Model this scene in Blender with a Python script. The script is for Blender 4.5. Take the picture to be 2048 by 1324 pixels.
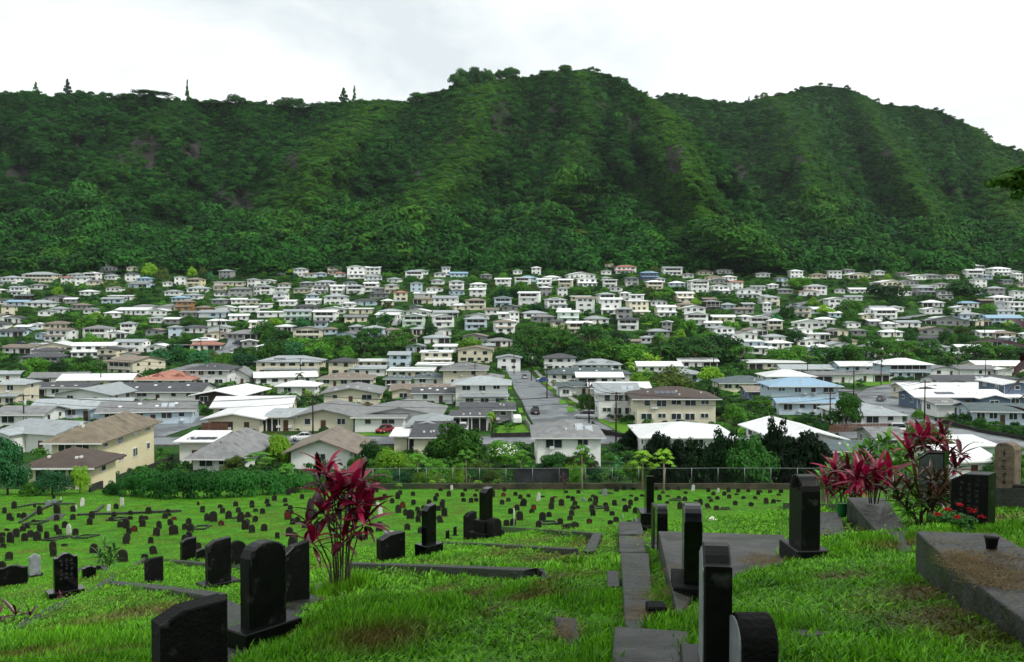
import bpy, math, random
import numpy as np
from mathutils import Vector

for o in list(bpy.data.objects):
    bpy.data.objects.remove(o)
S = bpy.context.scene
R = math.radians
rng = np.random.default_rng(7)
random.seed(7)

# ------------------------------------------------------------------ camera
F = 1991.0
PITCH = R(2.07)
cam_d = bpy.data.cameras.new('camera')
cam_d.sensor_width = 36.0
cam_d.lens = F / 2048 * 36
cam_d.clip_start = 0.1
cam_d.clip_end = 9000
cam = bpy.data.objects.new('camera', cam_d)
S.collection.objects.link(cam)
cam.location = (0, 0, 0)
cam.rotation_euler = (math.pi / 2 - PITCH, 0, 0)
S.camera = cam

# ------------------------------------------------------------------ world: bright overcast sky
SUN_EL, SUN_AZ = R(46), R(122)      # azimuth measured clockwise from +Y (view direction)
W = bpy.data.worlds.new('World')
S.world = W
W.use_nodes = True
nt = W.node_tree
nt.nodes.clear()
wo = nt.nodes.new('ShaderNodeOutputWorld')
bg = nt.nodes.new('ShaderNodeBackground')
sky = nt.nodes.new('ShaderNodeTexSky')
sky.sky_type = 'NISHITA'
sky.sun_disc = False
sky.sun_elevation = SUN_EL
sky.sun_rotation = SUN_AZ
tc = nt.nodes.new('ShaderNodeTexCoord')
mp = nt.nodes.new('ShaderNodeMapping')
mp.inputs['Scale'].default_value = (1.0, 1.0, 2.1)
mp.inputs['Location'].default_value = (0.35, 0.1, 0.2)
n1 = nt.nodes.new('ShaderNodeTexNoise')
n1.inputs['Scale'].default_value = 2.6
n1.inputs['Detail'].default_value = 7
n1.inputs['Roughness'].default_value = 0.55
n1.inputs['Distortion'].default_value = 0.35
cr = nt.nodes.new('ShaderNodeValToRGB')
cr.color_ramp.elements[0].position = 0.38
cr.color_ramp.elements[0].color = (4.75, 5.15, 5.3, 1)
cr.color_ramp.elements[1].position = 0.60
cr.color_ramp.elements[1].color = (7.1, 7.25, 7.2, 1)
mx = nt.nodes.new('ShaderNodeMix')
mx.data_type = 'RGBA'
mx.inputs[0].default_value = 0.95          # nearly closed cloud deck over the blue
nt.links.new(tc.outputs['Generated'], mp.inputs['Vector'])
nt.links.new(mp.outputs['Vector'], n1.inputs['Vector'])
nt.links.new(n1.outputs['Fac'], cr.inputs['Fac'])
nt.links.new(sky.outputs['Color'], mx.inputs[6])
nt.links.new(cr.outputs['Color'], mx.inputs[7])
nt.links.new(mx.outputs[2], bg.inputs['Color'])
bg.inputs['Strength'].default_value = 0.105
nt.links.new(bg.outputs['Background'], wo.inputs['Surface'])

# ------------------------------------------------------------------ sun behind thin cloud
sun_d = bpy.data.lights.new('sun', 'SUN')
sun_d.energy = 1.5
sun_d.angle = R(11)
sun_d.color = (1.0, 0.96, 0.9)
sun = bpy.data.objects.new('sun', sun_d)
S.collection.objects.link(sun)
sdir = Vector((math.sin(SUN_AZ) * math.cos(SUN_EL), math.cos(SUN_AZ) * math.cos(SUN_EL), math.sin(SUN_EL)))
sun.rotation_euler = sdir.to_track_quat('Z', 'Y').to_euler()

S.view_settings.view_transform = 'Standard'
S.view_settings.look = 'None'
S.view_settings.exposure = 0.72
S.view_settings.gamma = 1.0
S.view_settings.use_curve_mapping = False
S.render.engine = 'CYCLES'
cy = S.cycles
cy.use_denoising = True
cy.max_bounces = 5
cy.diffuse_bounces = 3
cy.glossy_bounces = 2
cy.transmission_bounces = 3
cy.transparent_max_bounces = 6
cy.sample_clamp_indirect = 4.0
cy.use_adaptive_sampling = True
cy.adaptive_threshold = 0.01
cy.caustics_reflective = False
cy.caustics_refractive = False

# ------------------------------------------------------------------ helpers
COL = S.collection

def lin(r, g, b):
    def f(c):
        c /= 255.0
        return c / 12.92 if c <= 0.04045 else ((c + 0.055) / 1.055) ** 2.4
    return (f(r), f(g), f(b), 1.0)

def dirpix(px, v):
    a = (px - 1024.0) / F
    b = (662.0 - v) / F
    w = math.cos(PITCH) + b * math.sin(PITCH)
    return a / w, (-math.sin(PITCH) + b * math.cos(PITCH)) / w

def project(x, y, z):
    cp, sp = math.cos(PITCH), math.sin(PITCH)
    depth = y * cp - z * sp
    up = y * sp + z * cp
    return 1024 + F * x / depth, 662 - F * up / depth

def tag(o, label=None, cat=None, group=None, kind=None):
    if label: o['label'] = label
    if cat: o['category'] = cat
    if group: o['group'] = group
    if kind: o['kind'] = kind
    return o

def link(name, me, parent=None, loc=(0, 0, 0), rot=(0, 0, 0), scale=None):
    o = bpy.data.objects.new(name, me)
    COL.objects.link(o)
    if parent is not None:
        o.parent = parent
    o.location = loc
    o.rotation_euler = rot
    if scale is not None:
        o.scale = scale
    return o

def empty(name, loc=(0, 0, 0), rz=0.0):
    o = bpy.data.objects.new(name, None)
    COL.objects.link(o)
    o.location = loc
    o.rotation_euler = (0, 0, rz)
    o.empty_display_size = 0.2
    return o

def smoothstep(a, b, x):
    t = np.clip((np.asarray(x, float) - a) / (b - a), 0, 1)
    return t * t * (3 - 2 * t)

class MB:
    """collects boxes, prisms, tubes into one mesh"""
    def __init__(s):
        s.v = []; s.f = []; s.m = []; s.sm = []
    def add(s, vs, fs, mi=0, smooth=False):
        b = len(s.v)
        s.v.extend([tuple(p) for p in vs])
        for f in fs:
            s.f.append([b + i for i in f]); s.m.append(mi); s.sm.append(smooth)
        return s
    def box(s, x0, x1, y0, y1, z0, z1, mi=0):
        vs = [(x0,y0,z0),(x1,y0,z0),(x1,y1,z0),(x0,y1,z0),(x0,y0,z1),(x1,y0,z1),(x1,y1,z1),(x0,y1,z1)]
        return s.add(vs, [(0,3,2,1),(4,5,6,7),(0,1,5,4),(1,2,6,5),(2,3,7,6),(3,0,4,7)], mi)
    def prism(s, poly, z0, z1, mi=0):
        """poly: list of (x,y) ccw; z0/z1 scalars or lists"""
        n = len(poly)
        za = z0 if hasattr(z0, '__len__') else [z0] * n
        zb = z1 if hasattr(z1, '__len__') else [z1] * n
        vs = [(p[0], p[1], za[i]) for i, p in enumerate(poly)] + [(p[0], p[1], zb[i]) for i, p in enumerate(poly)]
        fs = [tuple(range(n - 1, -1, -1)), tuple(range(n, 2 * n))]
        for i in range(n):
            j = (i + 1) % n
            fs.append((i, j, n + j, n + i))
        return s.add(vs, fs, mi)
    def profile_y(s, prof, y0, y1, mi=0):
        """prof: list of (x,z) seen from -y going ccw, extruded from y0 to y1"""
        n = len(prof)
        vs = [(p[0], y0, p[1]) for p in prof] + [(p[0], y1, p[1]) for p in prof]
        fs = [tuple(range(n)), tuple(range(2 * n - 1, n - 1, -1))]
        for i in range(n):
            j = (i + 1) % n
            fs.append((j, i, n + i, n + j))
        return s.add(vs, fs, mi)
    def tube(s, pts, rad, k=6, mi=0, cap=True):
        pts = [Vector(p) for p in pts]
        n = len(pts)
        rr = rad if hasattr(rad, '__len__') else [rad] * n
        vs = []
        for i, p in enumerate(pts):
            d = (pts[min(i + 1, n - 1)] - pts[max(i - 1, 0)])
            d = d.normalized() if d.length > 1e-9 else Vector((0, 0, 1))
            a = d.cross(Vector((0, 0, 1)))
            if a.length < 0.05: a = d.cross(Vector((1, 0, 0)))
            a.normalize()
            b = d.cross(a)
            for j in range(k):
                t = 2 * math.pi * j / k
                vs.append(p + (a * math.cos(t) + b * math.sin(t)) * rr[i])
        fs = []
        for i in range(n - 1):
            for j in range(k):
                j2 = (j + 1) % k
                fs.append((i * k + j, i * k + j2, (i + 1) * k + j2, (i + 1) * k + j))
        if cap:
            fs.append(tuple(range(k - 1, -1, -1)))
            fs.append(tuple((n - 1) * k + j for j in range(k)))
        return s.add(vs, fs, mi, True)
    def mesh(s, name, mats, recalc=False):
        me = bpy.data.meshes.new(name)
        me.from_pydata(s.v, [], s.f)
        for m in (mats if isinstance(mats, (list, tuple)) else [mats]):
            me.materials.append(m)
        me.polygons.foreach_set('material_index', s.m)
        me.polygons.foreach_set('use_smooth', s.sm)
        me.update()
        return me
    def obj(s, name, mats, parent=None, loc=(0, 0, 0), rot=(0, 0, 0)):
        return link(name, s.mesh(name, mats), parent, loc, rot)

def np_mesh(name, verts, quads, mat, smooth=False):
    me = bpy.data.meshes.new(name)
    nv, nq = len(verts), len(quads)
    k = quads.shape[1]
    me.vertices.add(nv)
    me.vertices.foreach_set('co', np.asarray(verts, np.float32).ravel())
    me.loops.add(nq * k)
    me.loops.foreach_set('vertex_index', np.asarray(quads, np.int32).ravel())
    me.polygons.add(nq)
    me.polygons.foreach_set('loop_start', np.arange(0, nq * k, k, dtype=np.int32))
    if smooth:
        me.polygons.foreach_set('use_smooth', np.ones(nq, bool))
    for m in (mat if isinstance(mat, (list, tuple)) else [mat]):
        me.materials.append(m)
    me.update(calc_edges=True)
    me.validate()
    return me

# ------------------------------------------------------------------ materials
def mat(name, c1, c2=None, scale=1.0, rough=0.8, detail=4.0, lo=0.35, hi=0.65, bump=0.0, bscale=None,
        spec=0.3, metal=0.0, rand=0.0, coord='Object', stretch=None, c3=None, c3scale=0.3, c3lo=0.55, c3hi=0.65,
        rough2=None):
    m = bpy.data.materials.new(name)
    m.use_nodes = True
    t = m.node_tree
    p = t.nodes['Principled BSDF']
    p.inputs['Roughness'].default_value = rough
    p.inputs['Specular IOR Level'].default_value = spec
    p.inputs['Metallic'].default_value = metal
    L = t.links.new
    if c2 is None and not rand and not bump:
        p.inputs['Base Color'].default_value = c1
        return m
    tcn = t.nodes.new('ShaderNodeTexCoord')
    vec = tcn.outputs[coord]
    if stretch:
        mpn = t.nodes.new('ShaderNodeMapping')
        mpn.inputs['Scale'].default_value = stretch
        L(vec, mpn.inputs['Vector'])
        vec = mpn.outputs['Vector']
    col = None
    if c2 is not None:
        nz = t.nodes.new('ShaderNodeTexNoise')
        nz.inputs['Scale'].default_value = scale
        nz.inputs['Detail'].default_value = detail
        nz.inputs['Roughness'].default_value = 0.6
        L(vec, nz.inputs['Vector'])
        rp = t.nodes.new('ShaderNodeValToRGB')
        rp.color_ramp.elements[0].position = lo
        rp.color_ramp.elements[0].color = c1
        rp.color_ramp.elements[1].position = hi
        rp.color_ramp.elements[1].color = c2
        L(nz.outputs['Fac'], rp.inputs['Fac'])
        col = rp.outputs['Color']
        if rough2 is not None:
            mr = t.nodes.new('ShaderNodeMapRange')
            mr.inputs[1].default_value = lo; mr.inputs[2].default_value = hi
            mr.inputs[3].default_value = rough; mr.inputs[4].default_value = rough2
            L(nz.outputs['Fac'], mr.inputs[0])
            L(mr.outputs[0], p.inputs['Roughness'])
        if c3 is not None:
            nz3 = t.nodes.new('ShaderNodeTexNoise')
            nz3.inputs['Scale'].default_value = c3scale
            nz3.inputs['Detail'].default_value = 5
            L(vec, nz3.inputs['Vector'])
            r3 = t.nodes.new('ShaderNodeMapRange')
            r3.inputs[1].default_value = c3lo; r3.inputs[2].default_value = c3hi
            L(nz3.outputs['Fac'], r3.inputs[0])
            m3 = t.nodes.new('ShaderNodeMix'); m3.data_type = 'RGBA'
            L(r3.outputs[0], m3.inputs[0]); L(col, m3.inputs[6])
            m3.inputs[7].default_value = c3
            col = m3.outputs[2]
    if rand:
        oi = t.nodes.new('ShaderNodeObjectInfo')
        hs = t.nodes.new('ShaderNodeHueSaturation')
        mr = t.nodes.new('ShaderNodeMapRange')
        mr.inputs[3].default_value = 1 - rand; mr.inputs[4].default_value = 1 + rand
        L(oi.outputs['Random'], mr.inputs[0])
        L(mr.outputs[0], hs.inputs['Value'])
        if col is not None: L(col, hs.inputs['Color'])
        else: hs.inputs['Color'].default_value = c1
        col = hs.outputs['Color']
    if col is not None: L(col, p.inputs['Base Color'])
    else: p.inputs['Base Color'].default_value = c1
    if bump:
        nb = t.nodes.new('ShaderNodeTexNoise')
        nb.inputs['Scale'].default_value = bscale or scale * 4
        nb.inputs['Detail'].default_value = 6
        L(vec, nb.inputs['Vector'])
        bn = t.nodes.new('ShaderNodeBump')
        bn.inputs['Strength'].default_value = bump
        bn.inputs['Distance'].default_value = 0.05
        L(nb.outputs['Fac'], bn.inputs['Height'])
        L(bn.outputs['Normal'], p.inputs['Normal'])
    return m

def leafmat(name, c1, c2, rough=0.6, trans=0.25, spec=0.14, var=0.25, scale=0.25, tint=None):
    """foliage: colour varies from plant to plant and clump to clump; some light passes through"""
    m = bpy.data.materials.new(name)
    m.use_nodes = True
    t = m.node_tree
    L = t.links.new
    p = t.nodes['Principled BSDF']
    out = t.nodes['Material Output']
    p.inputs['Roughness'].default_value = rough
    p.inputs['Specular IOR Level'].default_value = spec
    oi = t.nodes.new('ShaderNodeObjectInfo')
    geo = t.nodes.new('ShaderNodeNewGeometry')
    nz = t.nodes.new('ShaderNodeTexNoise')
    nz.inputs['Scale'].default_value = scale
    nz.inputs['Detail'].default_value = 3
    L(geo.outputs['Position'], nz.inputs['Vector'])
    ad = t.nodes.new('ShaderNodeMath'); ad.operation = 'ADD'
    L(oi.outputs['Random'], ad.inputs[0]); L(nz.outputs['Fac'], ad.inputs[1])
    ri = t.nodes.new('ShaderNodeMath'); ri.operation = 'MULTIPLY_ADD'
    L(geo.outputs['Random Per Island'], ri.inputs[0]); ri.inputs[1].default_value = 0.5
    L(ad.outputs[0], ri.inputs[2])
    mr = t.nodes.new('ShaderNodeMapRange')
    mr.inputs[1].default_value = 0.35; mr.inputs[2].default_value = 1.65
    L(ri.outputs[0], mr.inputs[0])
    mxn = t.nodes.new('ShaderNodeMix'); mxn.data_type = 'RGBA'
    L(mr.outputs[0], mxn.inputs[0])
    mxn.inputs[6].default_value = c1; mxn.inputs[7].default_value = c2
    col = mxn.outputs[2]
    if tint is not None:
        at = t.nodes.new('ShaderNodeAttribute'); at.attribute_type = 'INSTANCER'; at.attribute_name = 'tint'
        m2 = t.nodes.new('ShaderNodeMix'); m2.data_type = 'RGBA'
        L(at.outputs['Fac'], m2.inputs[0]); L(col, m2.inputs[6]); m2.inputs[7].default_value = tint
        col = m2.outputs[2]
    hs = t.nodes.new('ShaderNodeHueSaturation')
    mv = t.nodes.new('ShaderNodeMapRange')
    mv.inputs[3].default_value = 1 - var; mv.inputs[4].default_value = 1 + var
    L(oi.outputs['Random'], mv.inputs[0]); L(mv.outputs[0], hs.inputs['Value'])
    L(col, hs.inputs['Color'])
    L(hs.outputs['Color'], p.inputs['Base Color'])
    if trans > 0:
        tr = t.nodes.new('ShaderNodeBsdfTranslucent')
        L(hs.outputs['Color'], tr.inputs['Color'])
        ms = t.nodes.new('ShaderNodeMixShader')
        ms.inputs[0].default_value = trans
        L(p.outputs[0], ms.inputs[1]); L(tr.outputs[0], ms.inputs[2])
        L(ms.outputs[0], out.inputs['Surface'])
    return m

def instancer(name, pts, rots, scls, idx, protos, tint=None):
    """one stuff object: copies of the given meshes at the given points"""
    me = bpy.data.meshes.new(name)
    n = len(pts)
    me.vertices.add(n)
    me.vertices.foreach_set('co', np.asarray(pts, np.float32).ravel())
    def at(nm, ty, data, fld):
        a = me.attributes.new(nm, ty, 'POINT')
        a.data.foreach_set(fld, np.ascontiguousarray(data).ravel())
    at('rot', 'FLOAT_VECTOR', np.asarray(rots, np.float32), 'vector')
    at('scl', 'FLOAT_VECTOR', np.asarray(scls, np.float32), 'vector')
    at('idx', 'INT', np.asarray(idx, np.int32), 'value')
    at('tint', 'FLOAT', np.asarray(tint if tint is not None else np.zeros(n), np.float32), 'value')
    o = link(name, me)
    pc = bpy.data.collections.new(name + '_kinds')
    for i, pm in enumerate(protos):
        po = bpy.data.objects.new('%s_kind_%02d' % (name, i), pm)
        pc.objects.link(po)
    g = bpy.data.node_groups.new(name, 'GeometryNodeTree')
    g.interface.new_socket('Geometry', in_out='INPUT', socket_type='NodeSocketGeometry')
    g.interface.new_socket('Geometry', in_out='OUTPUT', socket_type='NodeSocketGeometry')
    gi = g.nodes.new('NodeGroupInput'); go = g.nodes.new('NodeGroupOutput')
    ci = g.nodes.new('GeometryNodeCollectionInfo')
    ci.inputs['Collection'].default_value = pc
    ci.inputs['Separate Children'].default_value = True
    ci.inputs['Reset Children'].default_value = True
    ip = g.nodes.new('GeometryNodeInstanceOnPoints')
    ip.inputs['Pick Instance'].default_value = True
    def na(nm, ty):
        a = g.nodes.new('GeometryNodeInputNamedAttribute'); a.data_type = ty
        a.inputs['Name'].default_value = nm
        return a.outputs['Attribute']
    L = g.links.new
    L(gi.outputs[0], ip.inputs['Points'])
    L(ci.outputs[0], ip.inputs['Instance'])
    L(na('idx', 'INT'), ip.inputs['Instance Index'])
    L(na('rot', 'FLOAT_VECTOR'), ip.inputs['Rotation'])
    L(na('scl', 'FLOAT_VECTOR'), ip.inputs['Scale'])
    L(ip.outputs[0], go.inputs[0])
    md = o.modifiers.new('scatter', 'NODES'); md.node_group = g
    return tag(o, kind='stuff')

# value noise for placing things (smooth, repeatable)
_nz = np.random.default_rng(99).random((64, 64))
def vnoise(x, y):
    x = np.asarray(x, float); y = np.asarray(y, float)
    xi = np.floor(x).astype(int); yi = np.floor(y).astype(int)
    fx = x - xi; fy = y - yi
    fx = fx * fx * (3 - 2 * fx); fy = fy * fy * (3 - 2 * fy)
    a = _nz[xi % 64, yi % 64]; b = _nz[(xi + 1) % 64, yi % 64]
    c = _nz[xi % 64, (yi + 1) % 64]; d = _nz[(xi + 1) % 64, (yi + 1) % 64]
    return (a * (1 - fx) + b * fx) * (1 - fy) + (c * (1 - fx) + d * fx) * fy
def fnoise(x, y, o=4):
    s = 0; a = 0.5; t = 0
    for i in range(o):
        s = s + a * vnoise(np.asarray(x) * 2 ** i + 17 * i, np.asarray(y) * 2 ** i + 31 * i); t += a; a *= 0.5
    return s / t
# ------------------------------------------------------------------ terrain
_py = np.array([-60, -20, 0, 10, 30, 38, 47, 55, 64, 79, 108, 113, 125, 140, 160, 185, 212, 265, 340, 390, 415, 440, 470, 510, 600, 680, 740, 800, 950], float)
_pz = np.array([8, 2, -1.6, -3.6, -7.6, -9.3, -12.4, -14.7, -16.2, -18.05, -21.5, -22.2, -24, -25.8, -26.8, -26.6, -26.6, -28, -30, -31.5, -31, -27, -20.5, -12.8, -3, 7, 15, 21, 40], float)
_ty = np.arange(-60, 950, 0.5)
_tz = np.interp(_ty, _py, _pz)
def _sm(z, k):
    w = np.hanning(2 * k + 3)[1:-1]; w /= w.sum()
    return np.convolve(np.pad(z, k, mode='edge'), w, 'valid')
_t1 = _sm(_tz, 7); _t2 = _sm(_tz, 30)
_w = smoothstep(30, 140, _ty)
_tz = _t1 * (1 - _w) + _t2 * _w

PLOTS = []          # raised, level grave plots: (quad near-left, near-right, far-right, far-left in xy, height at far side)

def T0(x, y):
    x = np.asarray(x, float); y = np.asarray(y, float)
    sh = 35 * smoothstep(-40, -200, x) + 60 * smoothstep(60, 200, x)
    ye = y - sh * smoothstep(390, 440, y) * (1 - smoothstep(600, 740, y))
    z = np.interp(ye, _ty, _tz)
    g = 0.11 - 0.085 * smoothstep(26, 60, y)
    g = g * (1 - smoothstep(60, 100, y))
    z = z + g * np.clip(x, -60, 45)
    z = z + 0.25 * (fnoise(x * 0.05 + 3, y * 0.05) - 0.5) * smoothstep(30, 60, y) + 0.08 * (fnoise(x * 0.5, y * 0.5 + 9) - 0.5)
    z = z + 3.0 * (fnoise(x * 0.012 + 8, y * 0.012) - 0.5) * smoothstep(420, 520, y)
    return z

def T(x, y):
    z = T0(x, y)
    for q, h in PLOTS:
        qx = [c[0] for c in q]; qy = [c[1] for c in q]
        ins = (x > min(qx) - 0.3) & (x < max(qx) + 0.3) & (y > min(qy) - 0.3) & (y < max(qy) + 0.3)
        if not np.any(ins): continue
        u, w = inv_bilin(q, x, y)
        k = ins * smoothstep(-0.01, 0.02, u) * smoothstep(-0.01, 0.02, 1 - u) * smoothstep(-0.02, 0.02, w) * smoothstep(-0.005, 0.015, 1 - w)
        z = z + k * h * np.clip(w, 0, 1) ** 0.8
    return z

def inv_bilin(q, x, y):
    """approximate (u across, w towards the far side) of points in a quad"""
    (ax, ay), (bx, by), (cx, cy_), (dx, dy) = q
    x = np.asarray(x, float); y = np.asarray(y, float)
    u = np.full(np.broadcast(x, y).shape, 0.5); w = u.copy()
    for _ in range(6):
        px = ax * (1 - u) * (1 - w) + bx * u * (1 - w) + cx * u * w + dx * (1 - u) * w
        py = ay * (1 - u) * (1 - w) + by * u * (1 - w) + cy_ * u * w + dy * (1 - u) * w
        ux = (bx - ax) * (1 - w) + (cx - dx) * w; uy = (by - ay) * (1 - w) + (cy_ - dy) * w
        wx = (dx - ax) * (1 - u) + (cx - bx) * u; wy = (dy - ay) * (1 - u) + (cy_ - by) * u
        det = ux * wy - uy * wx
        det = np.where(np.abs(det) < 1e-6, 1e-6, det)
        ex = x - px; ey = y - py
        u = np.clip(u + (ex * wy - ey * wx) / det, -3, 4)
        w = np.clip(w + (ux * ey - uy * ex) / det, -3, 4)
    return u, w

_ys = np.exp(np.linspace(math.log(3.0), math.log(940), 420))
def hit(px, v, h=0.0, fn=None, ymin=3.0):
    """ground point seen at a picture position (h above the ground)"""
    dx, dz = dirpix(px, v)
    ys = _ys
    for _ in range(3):
        f = dz * ys - ((fn or T0)(dx * ys, ys) + h)
        bad = np.where((f[1:] <= 0) & (f[:-1] > 0) & (ys[1:] > ymin))[0]
        i = bad[0] if len(bad) else min(int(np.argmin(np.abs(f))), len(ys) - 2)
        y0, y1, f0, f1 = ys[i], ys[i + 1], f[i], f[i + 1]
        ys = np.linspace(y0, y1, 12)
    y = y0 + (y1 - y0) * f0 / (f0 - f1) if f0 != f1 else y0
    return float(dx * y), float(y), float(dz * y)
def px_per_m(y): return F / y

# plots of the upper terrace (corners as they lie on the slope): near-left, near-right, far-right, far-left
def quad(*pp): return [hit(*p)[:2] for p in pp]
PLOTS_SRC = [
    (quad((545, 1330), (1158, 1312), (1112, 1233, .2), (690, 1206, .22)), 0.26),
    (quad((690, 1207), (1106, 1214), (1062, 1141, .27), (716, 1129, .27)), 0.31),
    (quad((820, 1130), (1150, 1142), (1147, 1099, .16), (872, 1084, .16)), 0.18),
    (quad((985, 1086), (1180, 1105), (1194, 1068, .20), (1002, 1055, .20)), 0.22),
    (quad((60, 1264), (425, 1280), (430, 1188, .24), (224, 1166, .24)), 0.26),
    (quad((190, 1172), (440, 1180), (596, 1142, .18), (294, 1118, .24)), 0.24),
]
for q, h in PLOTS_SRC: PLOTS.append((q, h))
def hitT(px, v, h=0.0): return hit(px, v, h, T)

# lawn and valley floor as sheets
M_lawn = mat('lawn_grass', lin(46, 95, 18), lin(76, 138, 32), scale=0.6, rough=0.9, spec=0.1, bump=0.9, bscale=9, c3=lin(84, 92, 34), c3scale=0.35, c3lo=0.47, c3hi=0.72)
M_valley = mat('valley_grass', lin(24, 52, 18), lin(48, 86, 28), scale=0.05, rough=0.9, spec=0.1, bump=0.8, bscale=1.2, c3=lin(96, 100, 52), c3scale=0.03, c3lo=0.6, c3hi=0.75)

def ground_sheet(name, ys, cols, material, wmin=30.0, wk=1.05):
    u = np.linspace(-1, 1, cols)
    u = np.sign(u) * np.abs(u) ** 1.15
    Y = np.repeat(ys, cols)
    hw = np.maximum(wmin, wk * np.abs(ys))
    X = (u[None, :] * hw[:, None]).ravel()
    Z = T(X, Y)
    i = np.arange(len(ys) - 1)[:, None] * cols + np.arange(cols - 1)[None, :]
    i = i.ravel()
    q = np.stack([i, i + 1, i + 1 + cols, i + cols], 1)
    me = np_mesh(name, np.stack([X, Y, Z], 1), q, material, True)
    return tag(link(name, me), kind='structure')

M_terr = mat('terrace_gap_shade', lin(30, 58, 12), lin(50, 82, 22), scale=1.6, rough=0.95, spec=0.05, bump=0.9, bscale=14, c3=lin(70, 62, 34), c3scale=0.8, c3lo=0.5, c3hi=0.7)  # ground darkened in colour for the shade between grass blades
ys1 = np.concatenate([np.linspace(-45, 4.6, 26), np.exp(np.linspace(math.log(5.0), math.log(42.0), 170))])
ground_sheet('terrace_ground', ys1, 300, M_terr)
ground_sheet('cemetery_lawn', np.exp(np.linspace(math.log(42.0), math.log(113.0), 110)), 300, M_lawn)
ys2 = np.exp(np.linspace(math.log(113.0), math.log(930.0), 200))
ground_sheet('valley_ground', ys2, 150, M_valley, 120.0, 1.0)

# ------------------------------------------------------------------ leaf crowns
def leaf_quads(P, N, size, seed, aspect=0.62):
    """diamond leaves at points P facing N"""
    r = np.random.default_rng(seed)
    n = len(P)
    N = N / (np.linalg.norm(N, axis=1, keepdims=True) + 1e-9)
    a = r.normal(size=(n, 3))
    a -= N * (a * N).sum(1, keepdims=True)
    a /= np.linalg.norm(a, axis=1, keepdims=True) + 1e-9
    b = np.cross(N, a)
    s = (size * r.uniform(0.6, 1.35, n))[:, None]
    V = np.stack([P - a * s, P + b * s * aspect, P + a * s, P - b * s * aspect], 1).reshape(-1, 3)
    Q = np.arange(4 * n).reshape(n, 4)
    return V, Q

def blob_points(blobs, n, seed, up=0.25, jit=0.6, low=-0.55):
    r = np.random.default_rng(seed)
    B = np.asarray(blobs, float)
    wgt = (B[:, 3] * B[:, 4] + B[:, 4] * B[:, 5] + B[:, 3] * B[:, 5])
    k = r.choice(len(B), n, p=wgt / wgt.sum())
    d = r.normal(size=(n, 3))
    d /= np.linalg.norm(d, axis=1, keepdims=True)
    d[:, 2] = np.where(d[:, 2] < low, -d[:, 2] * 0.6, d[:, 2])
    rad = r.uniform(0.72, 1.05, n)[:, None]
    P = B[k, :3] + d * B[k, 3:6] * rad
    N = d / B[k, 3:6] * B[k, 3:6].mean(1, keepdims=True) + r.normal(size=(n, 3)) * jit + np.array([0, 0, up])
    return P, N

def crown_round(seed, r=1.0, h=0.8, nb=22, n=1500, leaf=0.1, br=0.36, jit=0.4):
    """crown of many clumps in a rounded, uneven outline; radius r around (0,0,h)"""
    q = np.random.default_rng(seed)
    blobs = []
    for i in range(nb):
        d = q.normal(size=3); d /= np.linalg.norm(d)
        if d[2] < -0.35: d[2] *= -0.7
        rr = q.uniform(0.45, 0.85)
        b = br * q.uniform(0.65, 1.3)
        blobs.append((d[0] * rr * r, d[1] * rr * r, h * r + d[2] * rr * h * r, b * r, b * r, b * r * 0.8))
    P, N = blob_points(blobs, n, seed + 1, jit=jit)
    return leaf_quads(P, N, leaf * r, seed + 2)

def crown_umbrella(seed, r=1.0, nb=26, n=1700, leaf=0.06, top=1.0):
    """layered, spreading flat plates of leaves (albizia / monkeypod habit)"""
    q = np.random.default_rng(seed)
    blobs = []
    for i in range(nb):
        a = q.uniform(0, 2 * math.pi); rr = math.sqrt(q.uniform(0.02, 1)) * r
        z = top * (1 - 0.55 * (rr / r) ** 1.6) * r * q.uniform(0.72, 1.0)
        s = r * q.uniform(0.16, 0.34)
        blobs.append((math.cos(a) * rr, math.sin(a) * rr, z, s, s, s * 0.20))
    P, N = blob_points(blobs, n, seed + 1, up=0.9, jit=0.28, low=-0.3)
    return leaf_quads(P, N, leaf * r, seed + 2)

# ------------------------------------------------------------------ mountains
A_ridge = np.array([(-900, 240), (-500, 200), (-200, 190), (0, 190), (60, 186), (110, 194), (160, 186), (220, 196), (300, 192), (340, 200), (400, 205), (450, 206), (520, 208), (600, 216), (680, 206), (760, 199), (800, 203), (830, 205), (880, 186), (915, 172), (945, 165), (1000, 158), (1040, 157), (1090, 146), (1130, 141), (1170, 140), (1210, 147), (1240, 160), (1280, 182), (1310, 200), (1360, 232), (1420, 286), (1470, 350), (1510, 410), (1560, 468), (1620, 520), (1680, 545)], float)
B_ridge = np.array([(1100, 230), (1220, 220), (1290, 205), (1320, 194), (1350, 187), (1400, 197), (1450, 205), (1480, 206), (1530, 194), (1580, 186), (1610, 174), (1640, 171), (1690, 176), (1730, 191), (1765, 209), (1820, 214), (1880, 222), (1930, 246), (1965, 262), (1985, 284), (2048, 306), (2200, 370), (2500, 430), (3000, 470)], float)
A_yc = np.array([(-900, 1000), (0, 1120), (600, 1180), (1000, 1240), (1200, 1240), (1310, 1150), (1420, 1010), (1510, 900), (1620, 815), (1680, 790)], float)
A_spurs = [(-80, -260, 130, 0.8), (150, -40, 90, 0.35), (340, 130, 130, 0.55), (520, 380, 60, 0.3), (748, 500, 170, 0.95), (860, 730, 50, 0.35), (990, 770, 150, 1.05), (1095, 1000, 50, 0.4), (1172, 1090, 75, 0.75), (1250, 1290, 50, 0.45), (1308, 1530, 130, 1.2)]
B_spurs = [(1345, 1440, 60, 0.45), (1548, 1700, 115, 0.95), (1640, 1780, 50, 0.4), (1745, 1905, 95, 0.9), (1850, 1975, 50, 0.45), (1950, 2120, 120, 0.85), (2090, 2280, 120, 0.9), (2260, 2460, 120, 0.7)]

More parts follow.
